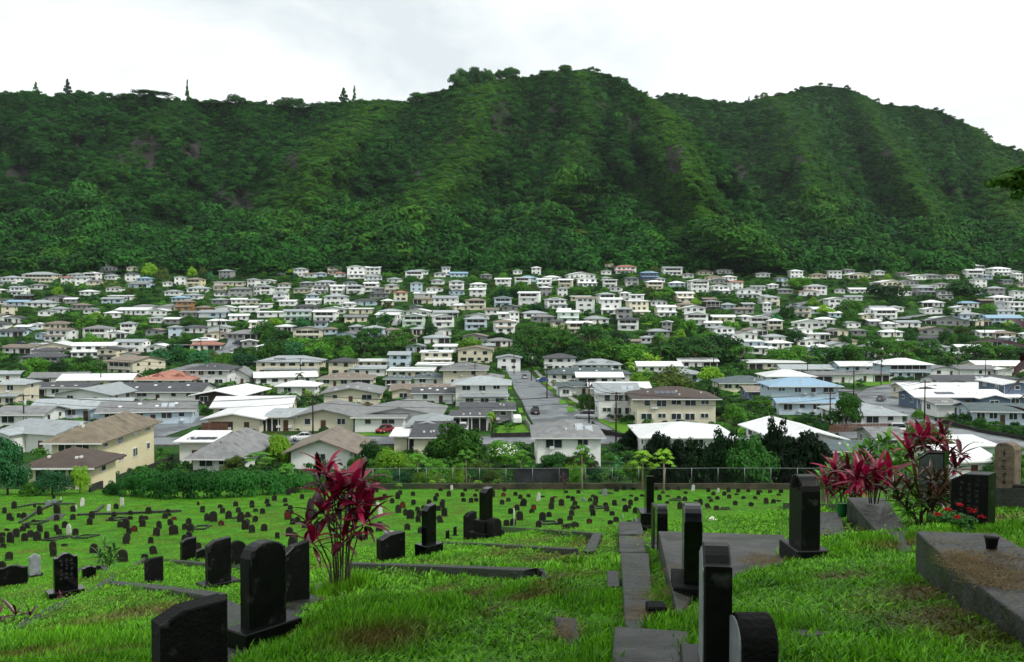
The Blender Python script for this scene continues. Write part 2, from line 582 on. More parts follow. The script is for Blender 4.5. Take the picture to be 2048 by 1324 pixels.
def spur_val(spurs, px, t):
    best = np.zeros_like(px)
    for a, b, w, k in spurs:
        c = b + (a - b) * t
        c = c + 16 * np.sin(t * 7 + a) + 22 * (vnoise(t * 5 + a * 0.1, a * 0.37) - 0.5)
        ww = w * (0.75 + 0.5 * (1 - t))
        best = np.maximum(best, k * (1 - np.abs(px - c) / ww))
    return np.clip(best, 0, 1.3)

def sheet_point(which, px, t):
    """world point of a mountain face at column px and height fraction t, plus how much it is a spur crest"""
    ridge, spurs = (A_ridge, A_spurs) if which == 'A' else (B_ridge, B_spurs)
    vr = np.interp(px, ridge[:, 0], ridge[:, 1])
    vf = 556.0
    if which == 'A':
        yc = np.interp(px, A_yc[:, 0], A_yc[:, 1]); yf = np.full_like(px, 752.0); amp = 150.0
        yc = np.maximum(yc, yf + 20); amp = amp * np.clip((yc - yf) / 400, 0.05, 1)
    else:
        yc = np.interp(px, [1100, 1700, 2048, 3000], [1560, 1560, 1420, 1300]); yf = np.interp(px, [1100, 1600, 2048, 3000], [880, 775, 752, 752]); amp = 165.0
    s = spur_val(spurs, px, t)
    fine = fnoise(px * 0.013 + (50 - t * 1.2 if which == 'B' else t * 1.6), t * 4.2 + 2) - 0.5
    fine2 = fnoise(px * 0.06, t * 18 + 9, 3) - 0.5
    env = np.sin(np.clip(t, 0, 1) * math.pi) ** 0.6
    y = yf + (yc - yf) * t ** 0.85 - amp * env * (s - 0.35) - env * (150 * fine + 40 * fine2)
    v = vf + (vr - vf) * t
    a = (px - 1024.0) / F; b = (662.0 - v) / F
    w = math.cos(PITCH) + b * math.sin(PITCH)
    return a / w * y, y, (-math.sin(PITCH) + b * math.cos(PITCH)) / w * y, s

CLIFFS = [(290, 305, 30, 36), (385, 300, 22, 20), (465, 410, 44, 34), (38, 352, 28, 22), (1003, 235, 18, 34), (1266, 248, 15, 24), (1108, 213, 10, 14), (1350, 318, 20, 28), (585, 322, 14, 18), (1480, 345, 12, 18), (1600, 322, 10, 12), (1775, 302, 12, 12), (160, 290, 10, 12), (240, 320, 12, 10), (835, 350, 10, 14)]
M_rock = mat('cliff_rock', lin(60, 57, 53), lin(34, 36, 33), scale=0.12, rough=0.95, bump=0.8, bscale=0.5, spec=0.1, detail=8, c3=lin(30, 52, 22), c3scale=0.05, c3lo=0.5, c3hi=0.6)
M_mount = mat('mountain_undergrowth', lin(18, 46, 20), lin(36, 72, 28), scale=0.03, rough=0.95, spec=0.05, c3=lin(54, 60, 42), c3scale=0.02, c3lo=0.6, c3hi=0.68)
def mountain(name, which, p0, p1):
    nc, nr = 320, 90
    px = np.linspace(p0, p1, nc); t = np.linspace(0, 1, nr)
    PX, TT = np.meshgrid(px, t)
    x, y, z, _ = sheet_point(which, PX.ravel(), TT.ravel())
    V = [np.stack([x, y, z], 1)]
    # far side falling away behind the ridge
    xr, yr, zr, _ = sheet_point(which, px, np.ones(nc))
    for k in (1, 2, 3):
        V.append(np.stack([xr * (1 + 0.12 * k), yr + 150 * k, zr - 30 * k * k], 1))
    V = np.concatenate(V)
    nrr = nr + 3
    i = (np.arange(nrr - 1)[:, None] * nc + np.arange(nc - 1)[None, :]).ravel()
    q = np.stack([i, i + 1, i + 1 + nc, i + nc], 1)
    me = np_mesh(name, V, q, [M_mount, M_rock], True)
    cen = V[q].mean(1); cpx, cv = project(cen[:, 0], cen[:, 1], cen[:, 2])
    mi = np.zeros(len(q), np.int32)
    for cx, cyy, rx, ry in CLIFFS: mi[((cpx - cx) / rx) ** 2 + ((cv - cyy) / ry) ** 2 < 1.2] = 1
    if len(me.polygons) == len(mi): me.polygons.foreach_set('material_index', mi)
    return tag(link(name, me), kind='structure')
mountain('mountain', 'A', -900, 1680)
mountain('mountain', 'B', 1100, 3000)

# forest on the mountains: too many trees to count, one mass
L_forest = leafmat('forest_leaves', lin(11, 46, 17), lin(41, 93, 31), trans=0.12, spec=0.06, var=0.2, scale=0.010, tint=lin(72, 120, 32))
protos = []
for k in range(4):
    V, Q = crown_round(100 + k, 1.0, 0.75, 16, 520, 0.13, 0.40, 0.2)
    protos.append(np_mesh('forest_crown', V, Q, L_forest))
for k in range(3):
    V, Q = crown_umbrella(120 + k, 1.0, 26, 950, 0.065, 0.5)
    protos.append(np_mesh('forest_umbrella', V, Q, L_forest))
for k in range(3):
    V, Q = crown_round(140 + k, 1.0, 0.4, 9, 260, 0.15, 0.5, 0.2)
    protos.append(np_mesh('forest_scrub', V, Q, L_forest))
def forest(which, p0, p1, n, seed):
    r = np.random.default_rng(seed)
    px = r.uniform(p0, p1, n); t = r.uniform(0.0, 1.0, n) ** 0.92
    t = np.where(r.random(n) < 0.07, r.uniform(0.95, 1.0, n), t)
    x, y, z, s = sheet_point(which, px, t)
    vv = project(x, y, z)[1]
    keep = np.ones(n, bool)
    for cx, cyy, rx, ry in CLIFFS:
        dd = ((px - cx) / rx) ** 2 + ((vv - cyy) / ry) ** 2
        keep &= ~((dd < 1) & (r.random(n) < 0.87))
    keep &= ~((t > 0.985) & (r.random(n) < 0.2))
    zone = fnoise(px * 0.006 + 3, t * 4 + 1, 3)
    low = t < 0.14 + 0.55 * (zone - 0.2)
    scrub = (~low) & (r.random(n) < 0.72 + 0.25 * s)
    kind = np.where(low & (r.random(n) < 0.78), r.integers(4, 7, n), r.integers(0, 4, n))
    kind = np.where(scrub, r.integers(7, 10, n), kind)
    size = np.where(low, r.uniform(6.5, 14.5, n), r.uniform(2.8, 6.0, n))
    size = np.where(scrub, r.uniform(1.8, 4.0, n), size)
    size = size * np.where(kind >= 7, 1.0, np.where(kind >= 4, 1.15, 1.0))
    size = np.where(t > 0.95, np.clip(size, 3, 6.5) * 0.85, size)
    sc = np.stack([size, size, size * r.uniform(0.75, 1.15, n) * np.where(kind >= 7, 0.8, 1.0)], 1)
    rot = np.stack([r.uniform(-0.15, 0.15, n), r.uniform(-0.15, 0.15, n), r.uniform(0, 6.28, n)], 1)
    tint = np.clip((s - 0.35) * 1.3, 0, 0.85) * np.clip((t - 0.12) * 3, 0, 1) + 0.35 * np.clip(zone - 0.55, 0, 1) + (r.random(n) < 0.06) * 0.4
    P = np.stack([x, y, z - size * np.where(low, 0.05, 0.25)], 1)
    k = keep
    return P[k], rot[k], sc[k], kind[k], np.clip(tint, 0, 1)[k]
fa = forest('A', -420, 1660, 42000, 11)
fb = forest('B', 1290, 2500, 25000, 12)
instancer('mountain_forest', *[np.concatenate([fa[i], fb[i]]) for i in range(4)], protos, np.concatenate([fa[4], fb[4]]))
# ------------------------------------------------------------------ streets
M_asphalt = mat('wet_asphalt', lin(94, 100, 104), lin(126, 132, 135), scale=0.5, rough=0.32, rough2=0.6, spec=0.5, bump=0.15, bscale=6, c3=lin(78, 83, 87), c3scale=0.12, c3lo=0.5, c3hi=0.6)
M_conc = mat('concrete_path', lin(120, 122, 118), lin(150, 150, 144), scale=0.8, rough=0.7)
M_kerb = mat('kerb_concrete', lin(70, 72, 70), lin(110, 110, 104), scale=1.5, rough=0.7)

def ribbon(name, pts, width, material, lift=0.06, kind='structure', step=4.0, z0=None):
    P = np.array(pts, float)
    d = np.concatenate([[0], np.cumsum(np.hypot(*np.diff(P[:, :2], axis=0).T))])
    n = max(2, int(d[-1] / step) + 1)
    s = np.linspace(0, d[-1], n)
    # smooth polyline
    x = np.interp(s, d, P[:, 0]); y = np.interp(s, d, P[:, 1])
    k = 5
    if n > 12:
        w = np.hanning(2 * k + 3)[1:-1]; w /= w.sum()
        xs = np.convolve(np.pad(x, k, mode='reflect', reflect_type='odd'), w, 'valid'); ys_ = np.convolve(np.pad(y, k, mode='reflect', reflect_type='odd'), w, 'valid')
        x, y = xs, ys_
    tx = np.gradient(x); ty = np.gradient(y); L = np.hypot(tx, ty); nx, ny = -ty / L, tx / L
    wd = np.interp(s, d, width) if hasattr(width, '__len__') else np.full(n, width)
    rows = []
    m = 7
    for j in range(m):
        f = (j / (m - 1) - 0.5)
        rows.append(np.stack([x + nx * wd * f, y + ny * wd * f], 1))
    rows = np.stack(rows, 1)
    zc = np.maximum.reduce([T0(rows[:, j, 0], rows[:, j, 1]) for j in range(m)]) + lift
    zc = _sm(zc, 3) if n > 8 else zc
    V = np.stack([rows[..., 0], rows[..., 1], np.repeat(zc[:, None], m, 1)], -1).reshape(-1, 3)
    i = (np.arange(n - 1)[:, None] * m + np.arange(m - 1)[None, :]).ravel()
    q = np.stack([i, i + m, i + 1 + m, i + 1], 1)
    o = link(name, np_mesh(name, V, q, material, True))
    if kind: tag(o, kind=kind)
    return x, y, zc, nx, ny, wd

def pxs(*pp): return [hit(a, b)[:2] for a, b in pp]
ROADS = []
def road(name, pts, width, lift=0.1, kerb=True):
    r = ribbon(name, pts, width, M_asphalt, lift)
    ROADS.append(r)
    if kerb:
        x, y, z, nx, ny, wd = r
        for sgn in (-1, 1):
            mb = MB()
            vs = []; fs = []
            for i in range(len(x)):
                for off, dz in ((0.0, -0.3), (0.0, 0.12), (0.18, 0.12), (0.18, -0.3)):
                    o = sgn * (wd[i] / 2 + off)
                    vs.append((x[i] + nx[i] * o, y[i] + ny[i] * o, z[i] + dz))
            for i in range(len(x) - 1):
                for j in range(3):
                    a = i * 4 + j; b = a + 1; c = a + 5; dd = a + 4
                    fs.append((a, b, c, dd) if sgn > 0 else (dd, c, b, a))
            mb.add(vs, fs)
            tag(mb.obj('kerb', M_kerb), kind='structure')
road('street', pxs((1152, 862), (1118, 836), (1088, 805), (1062, 780), (1048, 762), (1040, 748), (1034, 741)), [15, 13, 11, 10, 9, 9, 9])
road('street', pxs((-60, 893), (230, 884), (560, 881), (800, 882), (1000, 884), (1160, 880), (1400, 884), (1640, 876), (1760, 864), (1830, 851), (1900, 862), (1990, 884), (2120, 915)), 10)
road('street', pxs((1842, 848), (1800, 826), (1768, 806), (1752, 792), (1768, 779), (1810, 770), (1880, 764)), [8, 8.5, 10, 11, 10, 9, 8])
road('street', pxs((1752, 790), (1700, 783), (1650, 779), (1580, 776)), 8)
road('driveway', pxs((262, 880), (318, 862), (372, 846), (398, 834)), 9, kerb=False)
road('street', pxs((1528, 636), (1562, 622), (1596, 608), (1640, 602), (1690, 598)), 9, kerb=False)
road('street', pxs((1960, 622), (1995, 618), (2010, 630), (1985, 606), (2040, 596)), 8, kerb=False)
road('street', pxs((425, 716), (446, 704), (470, 690), (474, 680), (460, 672)), 8, kerb=False)
road('street', pxs((706, 694), (712, 684), (716, 678)), 8, kerb=False)
road('street', pxs((-40, 696), (120, 694), (330, 692), (420, 694)), 8, kerb=False)
road('street', pxs((1800, 640), (1830, 633), (1900, 628)), 8, kerb=False)
road('driveway', pxs((865, 872), (815, 862)), 9, kerb=False)
# footpaths with grass verge along the central street
for off in (-8.6, 7.6):
    x, y, z, nx, ny, wd = ROADS[0]
    ribbon('pavement', np.stack([x - nx * (wd / 2 + abs(off) - 4.5) * np.sign(off) , y - ny * (wd / 2 + abs(off) - 4.5) * np.sign(off)], 1)[3:], 1.5, M_conc, 0.14)

# ------------------------------------------------------------------ houses
ROOFC = {
 'W': ('white painted metal', lin(232, 234, 232), lin(208, 212, 212)),
 'L': ('pale grey', lin(160, 168, 170), lin(132, 140, 142)),
 'G': ('grey shingle', lin(130, 132, 132), lin(100, 102, 102)),
 'D': ('charcoal', lin(78, 80, 84), lin(57, 59, 62)),
 'T': ('brown', lin(138, 127, 113), lin(104, 96, 87)),
 'N': ('dark brown', lin(84, 72, 64), lin(66, 57, 51)),
 'R': ('terracotta', lin(172, 120, 102), lin(142, 96, 82)),
 'E': ('grey green', lin(88, 102, 102), lin(68, 82, 84)),
 'B': ('light blue', lin(144, 178, 200), lin(122, 158, 182)),
 'Y': ('tan and weathered', lin(138, 126, 102), lin(98, 90, 80)),
}
WALLC = {
 'w': ('white', lin(232, 234, 230)), 'c': ('cream', lin(214, 208, 184)), 'p': ('pale blue', lin(186, 204, 216)),
 'g': ('pale green', lin(196, 216, 200)), 'b': ('dark brown', lin(70, 60, 54)), 'y': ('yellow', lin(216, 208, 170)),
 'n': ('grey', lin(148, 150, 148)), 'o': ('timber brown', lin(160, 122, 80)), 't': ('slate blue', lin(96, 112, 132)),
}
M_roof = {}
for k, (_, a, b) in ROOFC.items():
    M_roof[k] = mat('roof_' + k, a, b, scale=0.9, rough=0.45 if k in 'WLB' else 0.7, spec=0.35, lo=0.3, hi=0.7, bump=0.25 if k not in 'WB' else 0.05, bscale=5, rand=0.14,
                    c3=lin(92, 88, 80) if k in 'WL' else lin(44, 43, 42), c3scale=0.35, c3lo=0.58 if k not in 'WB' else 0.66, c3hi=0.85, stretch=(1, 1, 1))
M_wall = {k: mat('wall_' + k, c, tuple(x * 0.88 for x in c[:3]) + (1,), scale=0.5, rough=0.75, spec=0.2, rand=0.07, lo=0.35, hi=0.75, c3=tuple(x * 0.6 for x in c[:3]) + (1,), c3scale=0.6, c3lo=0.62, c3hi=0.9) for k, (_, c) in WALLC.items()}
M_glass = mat('window_glass', lin(30, 36, 40), lin(54, 62, 66), scale=0.3, rough=0.12, spec=0.6)
M_trim = mat('white_trim', lin(226, 228, 226), lin(200, 203, 200), scale=2, rough=0.6)
M_fascia_b = mat('blue_fascia', lin(36, 58, 120))
M_dark = mat('painted_recess_shade', lin(36, 36, 36), lin(52, 51, 49), scale=1, rough=0.9)  # flat dark colour standing in for shade inside carports and verandas
M_door = mat('door_wood', lin(92, 66, 48), lin(70, 50, 38), scale=3, rough=0.6)
M_garage = mat('garage_door_white', lin(214, 216, 214), lin(196, 198, 196), scale=1, rough=0.6)
M_garage_d = mat('garage_door_brown', lin(74, 62, 56), lin(58, 49, 45), scale=1, rough=0.6)
M_panel = mat('solar_panel', lin(30, 36, 52), lin(46, 54, 74), scale=2, rough=0.15, spec=0.6)
M_panel_l = mat('solar_collector', lin(176, 184, 188), lin(150, 160, 166), scale=2, rough=0.2, spec=0.6)
M_metal = mat('galvanised_steel', lin(140, 145, 148), lin(112, 116, 120), scale=4, rough=0.45, metal=0.5)
M_found = mat('foundation_stone', lin(92, 90, 84), lin(66, 66, 62), scale=1.2, rough=0.9)

def unit_box(name, m):
    return MB().box(-0.5, 0.5, -0.5, 0.5, 0, 1).mesh(name, m)
ME_pane = unit_box('pane', M_glass)
ME_frame = unit_box('frame', M_trim)
ME_mull = unit_box('mullion', M_trim)
ME_sill = unit_box('sill', M_trim)
ME_door = unit_box('door', M_door)
ME_gar = {'w': unit_box('garage_door', M_garage), 'd': unit_box('garage_door', M_garage_d), 'k': unit_box('carport_shade_panel', M_dark)}
ME_post = unit_box('post', M_trim)
ME_panel = unit_box('solar_panel', M_panel)
ME_panel_l = unit_box('solar_collector', M_panel_l)
ME_skyl = unit_box('skylight', M_trim)
ME_rib = unit_box('roof_rib', M_roof['W']); ME_rib_b = unit_box('roof_rib', M_roof['B'])
ME_shade = unit_box('awning', M_roof['W'])
ME_rail = unit_box('railing', M_trim)

HOUSES = []
def roof_mesh(kind, w, d, h, rise, ov, key, th=0.18):
    mb = MB()
    x0, x1, y0, y1 = -w / 2 - ov, w / 2 + ov, -ov, d + ov
    z0 = h - rise * ov / (min(w, d) / 2 + 1e-6) * 0.5
    if kind == 'gy':
        pr = [(x0, z0), (x1, z0), (x1, z0 + th), (0, h + rise + th), (x0, z0 + th)]
        pr = [(x0, z0), (0, h + rise), (x1, z0), (x1, z0 + th), (0, h + rise + th), (x0, z0 + th)]
        mb.add([(p[0], y, p[1]) for y in (y0, y1) for p in pr],
               [(0, 1, 4, 5), (1, 2, 3, 4), (11, 10, 7, 6), (10, 9, 8, 7), (5, 4, 10, 11), (4, 3, 9, 10), (6, 7, 1, 0), (7, 8, 2, 1), (0, 5, 11, 6), (3, 2, 8, 9)])
    elif kind == 'gx':
        ym = d / 2
        pr = [(y0, z0), (ym, h + rise), (y1, z0), (y1, z0 + th), (ym, h + rise + th), (y0, z0 + th)]
        mb.add([(x, p[0], p[1]) for x in (x0, x1) for p in pr],
               [(5, 4, 1, 0), (4, 3, 2, 1), (6, 7, 10, 11), (7, 8, 9, 10), (11, 10, 4, 5), (10, 9, 3, 4), (0, 1, 7, 6), (1, 2, 8, 7), (6, 11, 5, 0), (9, 8, 2, 3)])
    elif kind == 'hip':
        i = min(w, d) / 2 + ov
        if w >= d:
            r0, r1 = (x0 + i, (y0 + y1) / 2), (x1 - i, (y0 + y1) / 2)
        else:
            r0, r1 = (0, y0 + i), (0, y1 - i)
        if abs(r0[0] - r1[0]) + abs(r0[1] - r1[1]) < 0.3:
            r0 = (r0[0] - 0.2, r0[1]); r1 = (r1[0] + 0.2, r1[1])
        zr = h + rise + th
        b = [(x0, y0), (x1, y0), (x1, y1), (x0, y1)]
        vs = [(p[0], p[1], z0) for p in b] + [(p[0], p[1], z0 + th) for p in b] + [(r0[0], r0[1], zr), (r1[0], r1[1], zr)]
        fs = [(3, 2, 1, 0), (0, 1, 5, 4), (1, 2, 6, 5), (2, 3, 7, 6), (3, 0, 4, 7)]
        if w >= d:
            fs += [(4, 5, 9, 8), (5, 6, 9), (6, 7, 8, 9), (7, 4, 8)]
        else:
            fs += [(4, 5, 8), (5, 6, 9, 8), (6, 7, 9), (7, 4, 8, 9)]
        mb.add(vs, fs)
    else:                                     # low mono-pitch, falling to the front
        vs = [(x0, y0, h), (x1, y0, h), (x1, y1, h + rise), (x0, y1, h + rise)]
        vs += [(p[0], p[1], p[2] + th) for p in vs]
        mb.add(vs, [(3, 2, 1, 0), (4, 5, 6, 7), (0, 1, 5, 4), (1, 2, 6, 5), (2, 3, 7, 6), (3, 0, 4, 7)])
    return mb

def roof_z(kind, w, d, h, rise, x, y):
    if kind == 'gy': return h + rise * (1 - abs(x) / (w / 2)) + 0.2
    if kind == 'gx': return h + rise * (1 - abs(y - d / 2) / (d / 2)) + 0.2
    if kind == 'hip':
        i = min(w, d) / 2
        return h + rise * min(1, min(w / 2 - abs(x), y, d - y) / i) + 0.2
    return h + rise * y / d + 0.2

def house(px, vb, wpx, st, roof, wall, kind='gx', d=None, yaw=0.0, rise=None, ov=0.8, pos=None, near=False, win=None, feat='', hs=2.75, name='house', label=None, wide=False):
    """one house: front face centre at picture position (px, vb), wpx picture pixels wide"""
    if pos is None:
        x, y, z = hit(px, vb)
    else:
        x, y = pos; z = float(T0(x, y))
    w = max(4.5, wpx / px_per_m(y) - 2 * ov * 0.8)
    r = random.Random(int(px * 31 + vb * 7))
    if d is None: d = min(14, max(7.5, w * r.uniform(0.6, 0.85)))
    if rise is None: rise = {'gy': w * 0.10, 'gx': d * 0.11, 'hip': min(w, d) * 0.135, 'flat': 0.35}[kind]
    h = hs * st
    HOUSES.append(dict(px=px, vb=vb, x=x, y=y, z=z, w=w, d=d, h=h, st=st, roof=roof, wall=wall, kind=kind, yaw=yaw, rise=rise, ov=ov,
                       near=near, win=win, feat=feat, label=label, r=r, name=name, hs=hs))

def build_house(H, target=None):
    """parts under one Empty"""
    w, d, h, rise, ov, kind, st, hs, r = (H[k] for k in ('w', 'd', 'h', 'rise', 'ov', 'kind', 'st', 'hs', 'r'))
    root = empty(H['name'], (H['x'], H['y'], H['z']), H['yaw'])
    base = -3.0
    mb = MB()
    if kind == 'gy':
        mb.profile_y([(-w / 2, base), (w / 2, base), (w / 2, h), (0, h + rise), (-w / 2, h)], 0, d)
    elif kind == 'gx':
        n = [(0, base), (d, base), (d, h), (d / 2, h + rise), (0, h)]
        mb.add([(x, p[0], p[1]) for x in (-w / 2, w / 2) for p in n],
               [(4, 3, 2, 1, 0), (5, 6, 7, 8, 9), (0, 1, 6, 5), (2, 1, 6, 7)[::-1], (3, 2, 7, 8)[::-1], (4, 3, 8, 9)[::-1], (0, 4, 9, 5)[::-1]])
    else:
        mb.box(-w / 2, w / 2, 0, d, base, h + (0.05 if kind == 'flat' else 0))
    mb.obj('wall', M_wall[H['wall']], root)
    rf = roof_mesh(kind, w, d, h, rise, ov, H['roof']).obj('roof', M_roof[H['roof']], root)
    near = H['near']
    big = F / H['y'] > 6.2
    if big and kind != 'gy':                  # pale fascia board under the front eave
        zf = h - 0.02 if kind == 'flat' else h - rise * ov / (min(w, d) / 2) * 0.5 - 0.03
        link('fascia', ME_frame, rf, (0, -ov - 0.035, zf), (0, 0, 0), (w + 2 * ov, 0.05, 0.2))
    feat = H['feat']
    # openings on the front
    def win(parent, x, y, z, ww, wh, rz=0.0):
        if big:
            f = link('window', ME_frame, parent, (x, y, z), (0, 0, rz), (ww + 0.24, 0.12, wh + 0.24))
            link('pane', ME_pane, f, (0, -0.12, 0.5 * 0.24 / (wh + 0.24)), (0, 0, 0), (ww / (ww + 0.24), 1.0, wh / (wh + 0.24)))
            if ww > 1.3:
                link('mullion', ME_mull, f, (0, -0.3, 0.1), (0, 0, 0), (0.08 / ww, 0.9, 0.84))
        else:
            link('window', ME_pane, parent, (x, y, z), (0, 0, rz), (ww, 0.12, wh))
    xs_free0, xs_free1 = -w / 2 + 0.7, w / 2 - 0.7
    if 'C' in feat:        # carport: flat panel with painted shade on the left third; 'K' right third
        cw = min(6.0, w * 0.45)
        link('carport_shade_panel', ME_gar['k'], root, (-w / 2 + cw / 2 + 0.3, -0.03, 0.0), (0, 0, 0), (cw, 0.1, 2.3))
        for px_ in (0.15, cw / 2, cw): link('post', ME_post, root, (-w / 2 + px_, -0.14, 0), (0, 0, 0), (0.2, 0.14, hs - 0.05))
        if st == 1: xs_free0 += cw + 0.2
    if 'K' in feat:
        cw = min(6.0, w * 0.45)
        link('carport_shade_panel', ME_gar['k'], root, (w / 2 - cw / 2 - 0.3, -0.03, 0.0), (0, 0, 0), (cw, 0.1, 2.3))
        for px_ in (0.15, cw / 2, cw): link('post', ME_post, root, (w / 2 - px_, -0.14, 0), (0, 0, 0), (0.2, 0.14, hs - 0.05))
        if st == 1: xs_free1 -= cw + 0.2
    if 'g' in feat or 'G' in feat:
        gw = min(5.0, w * 0.42)
        link('garage_door', ME_gar['d' if 'G' in feat else 'w'], root, (-w / 2 + gw / 2 + 0.6, -0.02, 0.05), (0, 0, 0), (gw, 0.1, 2.15))
        if st == 1: xs_free0 += gw + 0.5
    if 'V' in feat:        # veranda: flat panel painted as recess shade, with railing on the upper floor
        vw = w * 0.8
        zz = hs * (st - 1)
        link('veranda_shade_panel', ME_gar['k'], root, (0, -0.02, zz + 1.0), (0, 0, 0), (vw, 0.1, 1.3))
        link('railing', ME_rail, root, (0, -0.5, zz + 0.85), (0, 0, 0), (vw + 0.3, 0.08, 0.12))
        link('veranda_floor', ME_rail, root, (0, -0.35, zz - 0.05), (0, 0, 0), (vw + 0.3, 0.9, 0.14))
        k = max(3, int(vw / 2.4))
        for i in range(k + 1): link('post', ME_post, root, (-vw / 2 + vw * i / k, -0.5, zz), (0, 0, 0), (0.12, 0.12, hs))
    for s_ in range(st):
        if 'V' in feat and s_ == st - 1: continue
        a, b = (xs_free0, xs_free1) if s_ == 0 else (-w / 2 + 0.7, w / 2 - 0.7)
        n = H['win'] if H['win'] else max(1, int(round((b - a) / r.uniform(2.8, 4.4))))
        if b - a < 1.2: continue
        drawn_door = False
        for i in range(n):
            xx = a + (b - a) * (i + 0.5) / n + r.uniform(-0.2, 0.2)
            ww = min((b - a) / n * 0.72, r.choice([1.1, 1.5, 1.9, 2.4])); wh = r.choice([0.8, 1.1, 1.25]) if big else r.choice([1.0, 1.2, 1.4])
            if s_ == 0 and not drawn_door and (i == n // 2) and st == 1 and 'x' not in feat:
                link('door', ME_door, root, (xx, -0.03, 0.08), (0, 0, 0), (0.95, 0.12, 2.05)); drawn_door = True
                continue
            win(root, xx, -0.04, (s_ + 1) * hs - 0.45 - wh, ww, wh)
    # the side that faces the middle of the valley
    sx = 1 if H['x'] < 0 else -1
    n = max(1, int(d / 4.5))
    for s_ in range(st):
        for i in range(n):
            yy = d * (i + 0.5) / n
            ww, wh = r.choice([1.1, 1.6]), r.choice([0.8, 1.1])
            win(root, sx * (w / 2 + 0.04), yy, (s_ + 1) * hs - 0.45 - wh, ww, wh, sx * math.pi / 2)
    if st >= 2 and 'V' not in feat and 'x' not in feat and r.random() < .6:      # lower floor stepping forward under its own roof
        f, lw = r.uniform(1.6, 3.0), w * r.uniform(.72, 1.0); ox = r.choice([-1, 0, 1]) * (w - lw) / 2
        MB().box(ox - lw / 2, ox + lw / 2, -f, -.06, base, hs - .15).obj('lower_wall', M_wall[H['wall']], root)
        lr = MB(); z_ = hs - .15
        lr.add([(ox - lw / 2 - .5, -f - .7, z_), (ox + lw / 2 + .5, -f - .7, z_), (ox + lw / 2 + .5, -.06, z_ + .45), (ox - lw / 2 - .5, -.06, z_ + .45),
                (ox - lw / 2 - .5, -f - .7, z_ + .16), (ox + lw / 2 + .5, -f - .7, z_ + .16), (ox + lw / 2 + .5, -.06, z_ + .61), (ox - lw / 2 - .5, -.06, z_ + .61)],
               [(3, 2, 1, 0), (4, 5, 6, 7), (0, 1, 5, 4), (1, 2, 6, 5), (2, 3, 7, 6), (3, 0, 4, 7)])
        lr.obj('lower_roof', M_roof[H['roof']], root)
        for i in range(max(2, int(lw / 3))):
            n_ = max(2, int(lw / 3)); xx = ox - lw / 2 + lw * (i + .5) / n_
            win(root, xx, -f - .04, hs - .6 - 1.2, min(1.9, lw / n_ * .66), 1.2)
    elif big and st == 1 and w > 10 and kind in ('gx', 'hip') and not set('CKGgRx') & set(feat) and r.random() < .7:   # front wing with a gable
        ww_, f = w * r.uniform(.28, .4), r.uniform(2.5, 4.5); ox = r.choice([-1, 1]) * (w / 2 - ww_ / 2 - .4); rs_ = ww_ * .12
        wg = MB(); wg.profile_y([(ox - ww_ / 2, base), (ox + ww_ / 2, base), (ox + ww_ / 2, h - .1), (ox, h - .1 + rs_), (ox - ww_ / 2, h - .1)], -f, -.06)
        wg.obj('wing_wall', M_wall[H['wall']], root)
        rm_ = roof_mesh('gy', ww_, f + d * .3, h - .1, rs_, .6, H['roof'])
        rm_.v = [(p[0] + ox, p[1] - f, p[2] + .03) for p in rm_.v]
        rm_.obj('wing_roof', M_roof[H['roof']], root)
        win(root, ox, -f - .04, h - 1.75, min(2.0, ww_ * .5), 1.1)
    if 'S' in feat or 'Z' in feat:            # solar panels / collectors on the front slope
        k = 4 if 'S' in feat else 2
        for i in range(k):
            xx = (-w * 0.22 + i * 1.15) if 'S' in feat else (w * 0.18 + i * 1.5)
            yy = d * 0.2
            z1 = roof_z(kind, w, d, h, rise, xx, yy)
            sl = math.atan(rise / (d / 2 if kind != 'flat' else d)) if kind != 'gy' else 0.05
            link('solar_panel', ME_panel if 'S' in feat else ME_panel_l, rf, (xx, yy, z1 + 0.1), (sl + (0.25 if 'Z' in feat else 0), 0, 0), (1.05 if 'S' in feat else 1.2, 1.7 if 'S' in feat else 2.0, 0.06))
    if big and 'k' not in feat and kind != 'gy' and r.random() < .6:   # roof vents
        for i in range(r.randint(2, 4)):
            xx, yy = r.uniform(-w * .35, w * .35), r.uniform(d * .1, d * .3)
            link('roof_vent', ME_skyl, rf, (xx, yy, roof_z(kind, w, d, h, rise, xx, yy) - .06), (0, 0, 0), (.32, .32, .34))
    if big:
        for i in range(r.randint(0, 2)):                               # window air conditioners, downpipe
            xx = r.uniform(-w * .4, w * .4)
            link('air_conditioner', ME_skyl, root, (xx, -.25, (st - .75) * hs), (0, 0, 0), (.7, .5, .42))
        link('downpipe', ME_post, root, (sx * (w / 2 - .15), -.08, 0), (0, 0, 0), (.09, .09, h - .1))
    if 'k' in feat:                            # skylights
        for i in range(4):
            xx = -w * 0.3 + w * 0.2 * i; yy = d * (0.2 + 0.12 * (i % 2))
            sl = math.atan(rise / (d / 2)) if kind in ('gx', 'hip') else 0
            link('skylight', ME_skyl, rf, (xx, yy, roof_z(kind, w, d, h, rise, xx, yy) - 0.02), (sl, 0, 0), (0.7, 0.9, 0.16))
    if 'R' in feat and kind == 'gy':           # standing seams across a front gable
        nrb = int(d / 0.9); sl = math.atan2(rise, w / 2); ln = math.hypot(rise, w / 2) + ov
        for i in range(nrb):
            for s2 in (-1, 1):
                link('roof_rib', ME_rib, rf, (s2 * (w / 2 + ov) / 2, d * (i + .5) / nrb, h + rise / 2 - .02 - rise * ov / (w / 2) * .25 + .14), (0, s2 * sl, 0), (ln, 0.07, 0.10))
    elif 'R' in feat:                          # standing seams
        nrb = int(w / 0.9)
        sl = math.atan2(rise, (d / 2 if kind in ('gx', 'hip') else d))
        ln = math.hypot(rise, d / 2) if kind in ('gx', 'hip') else d
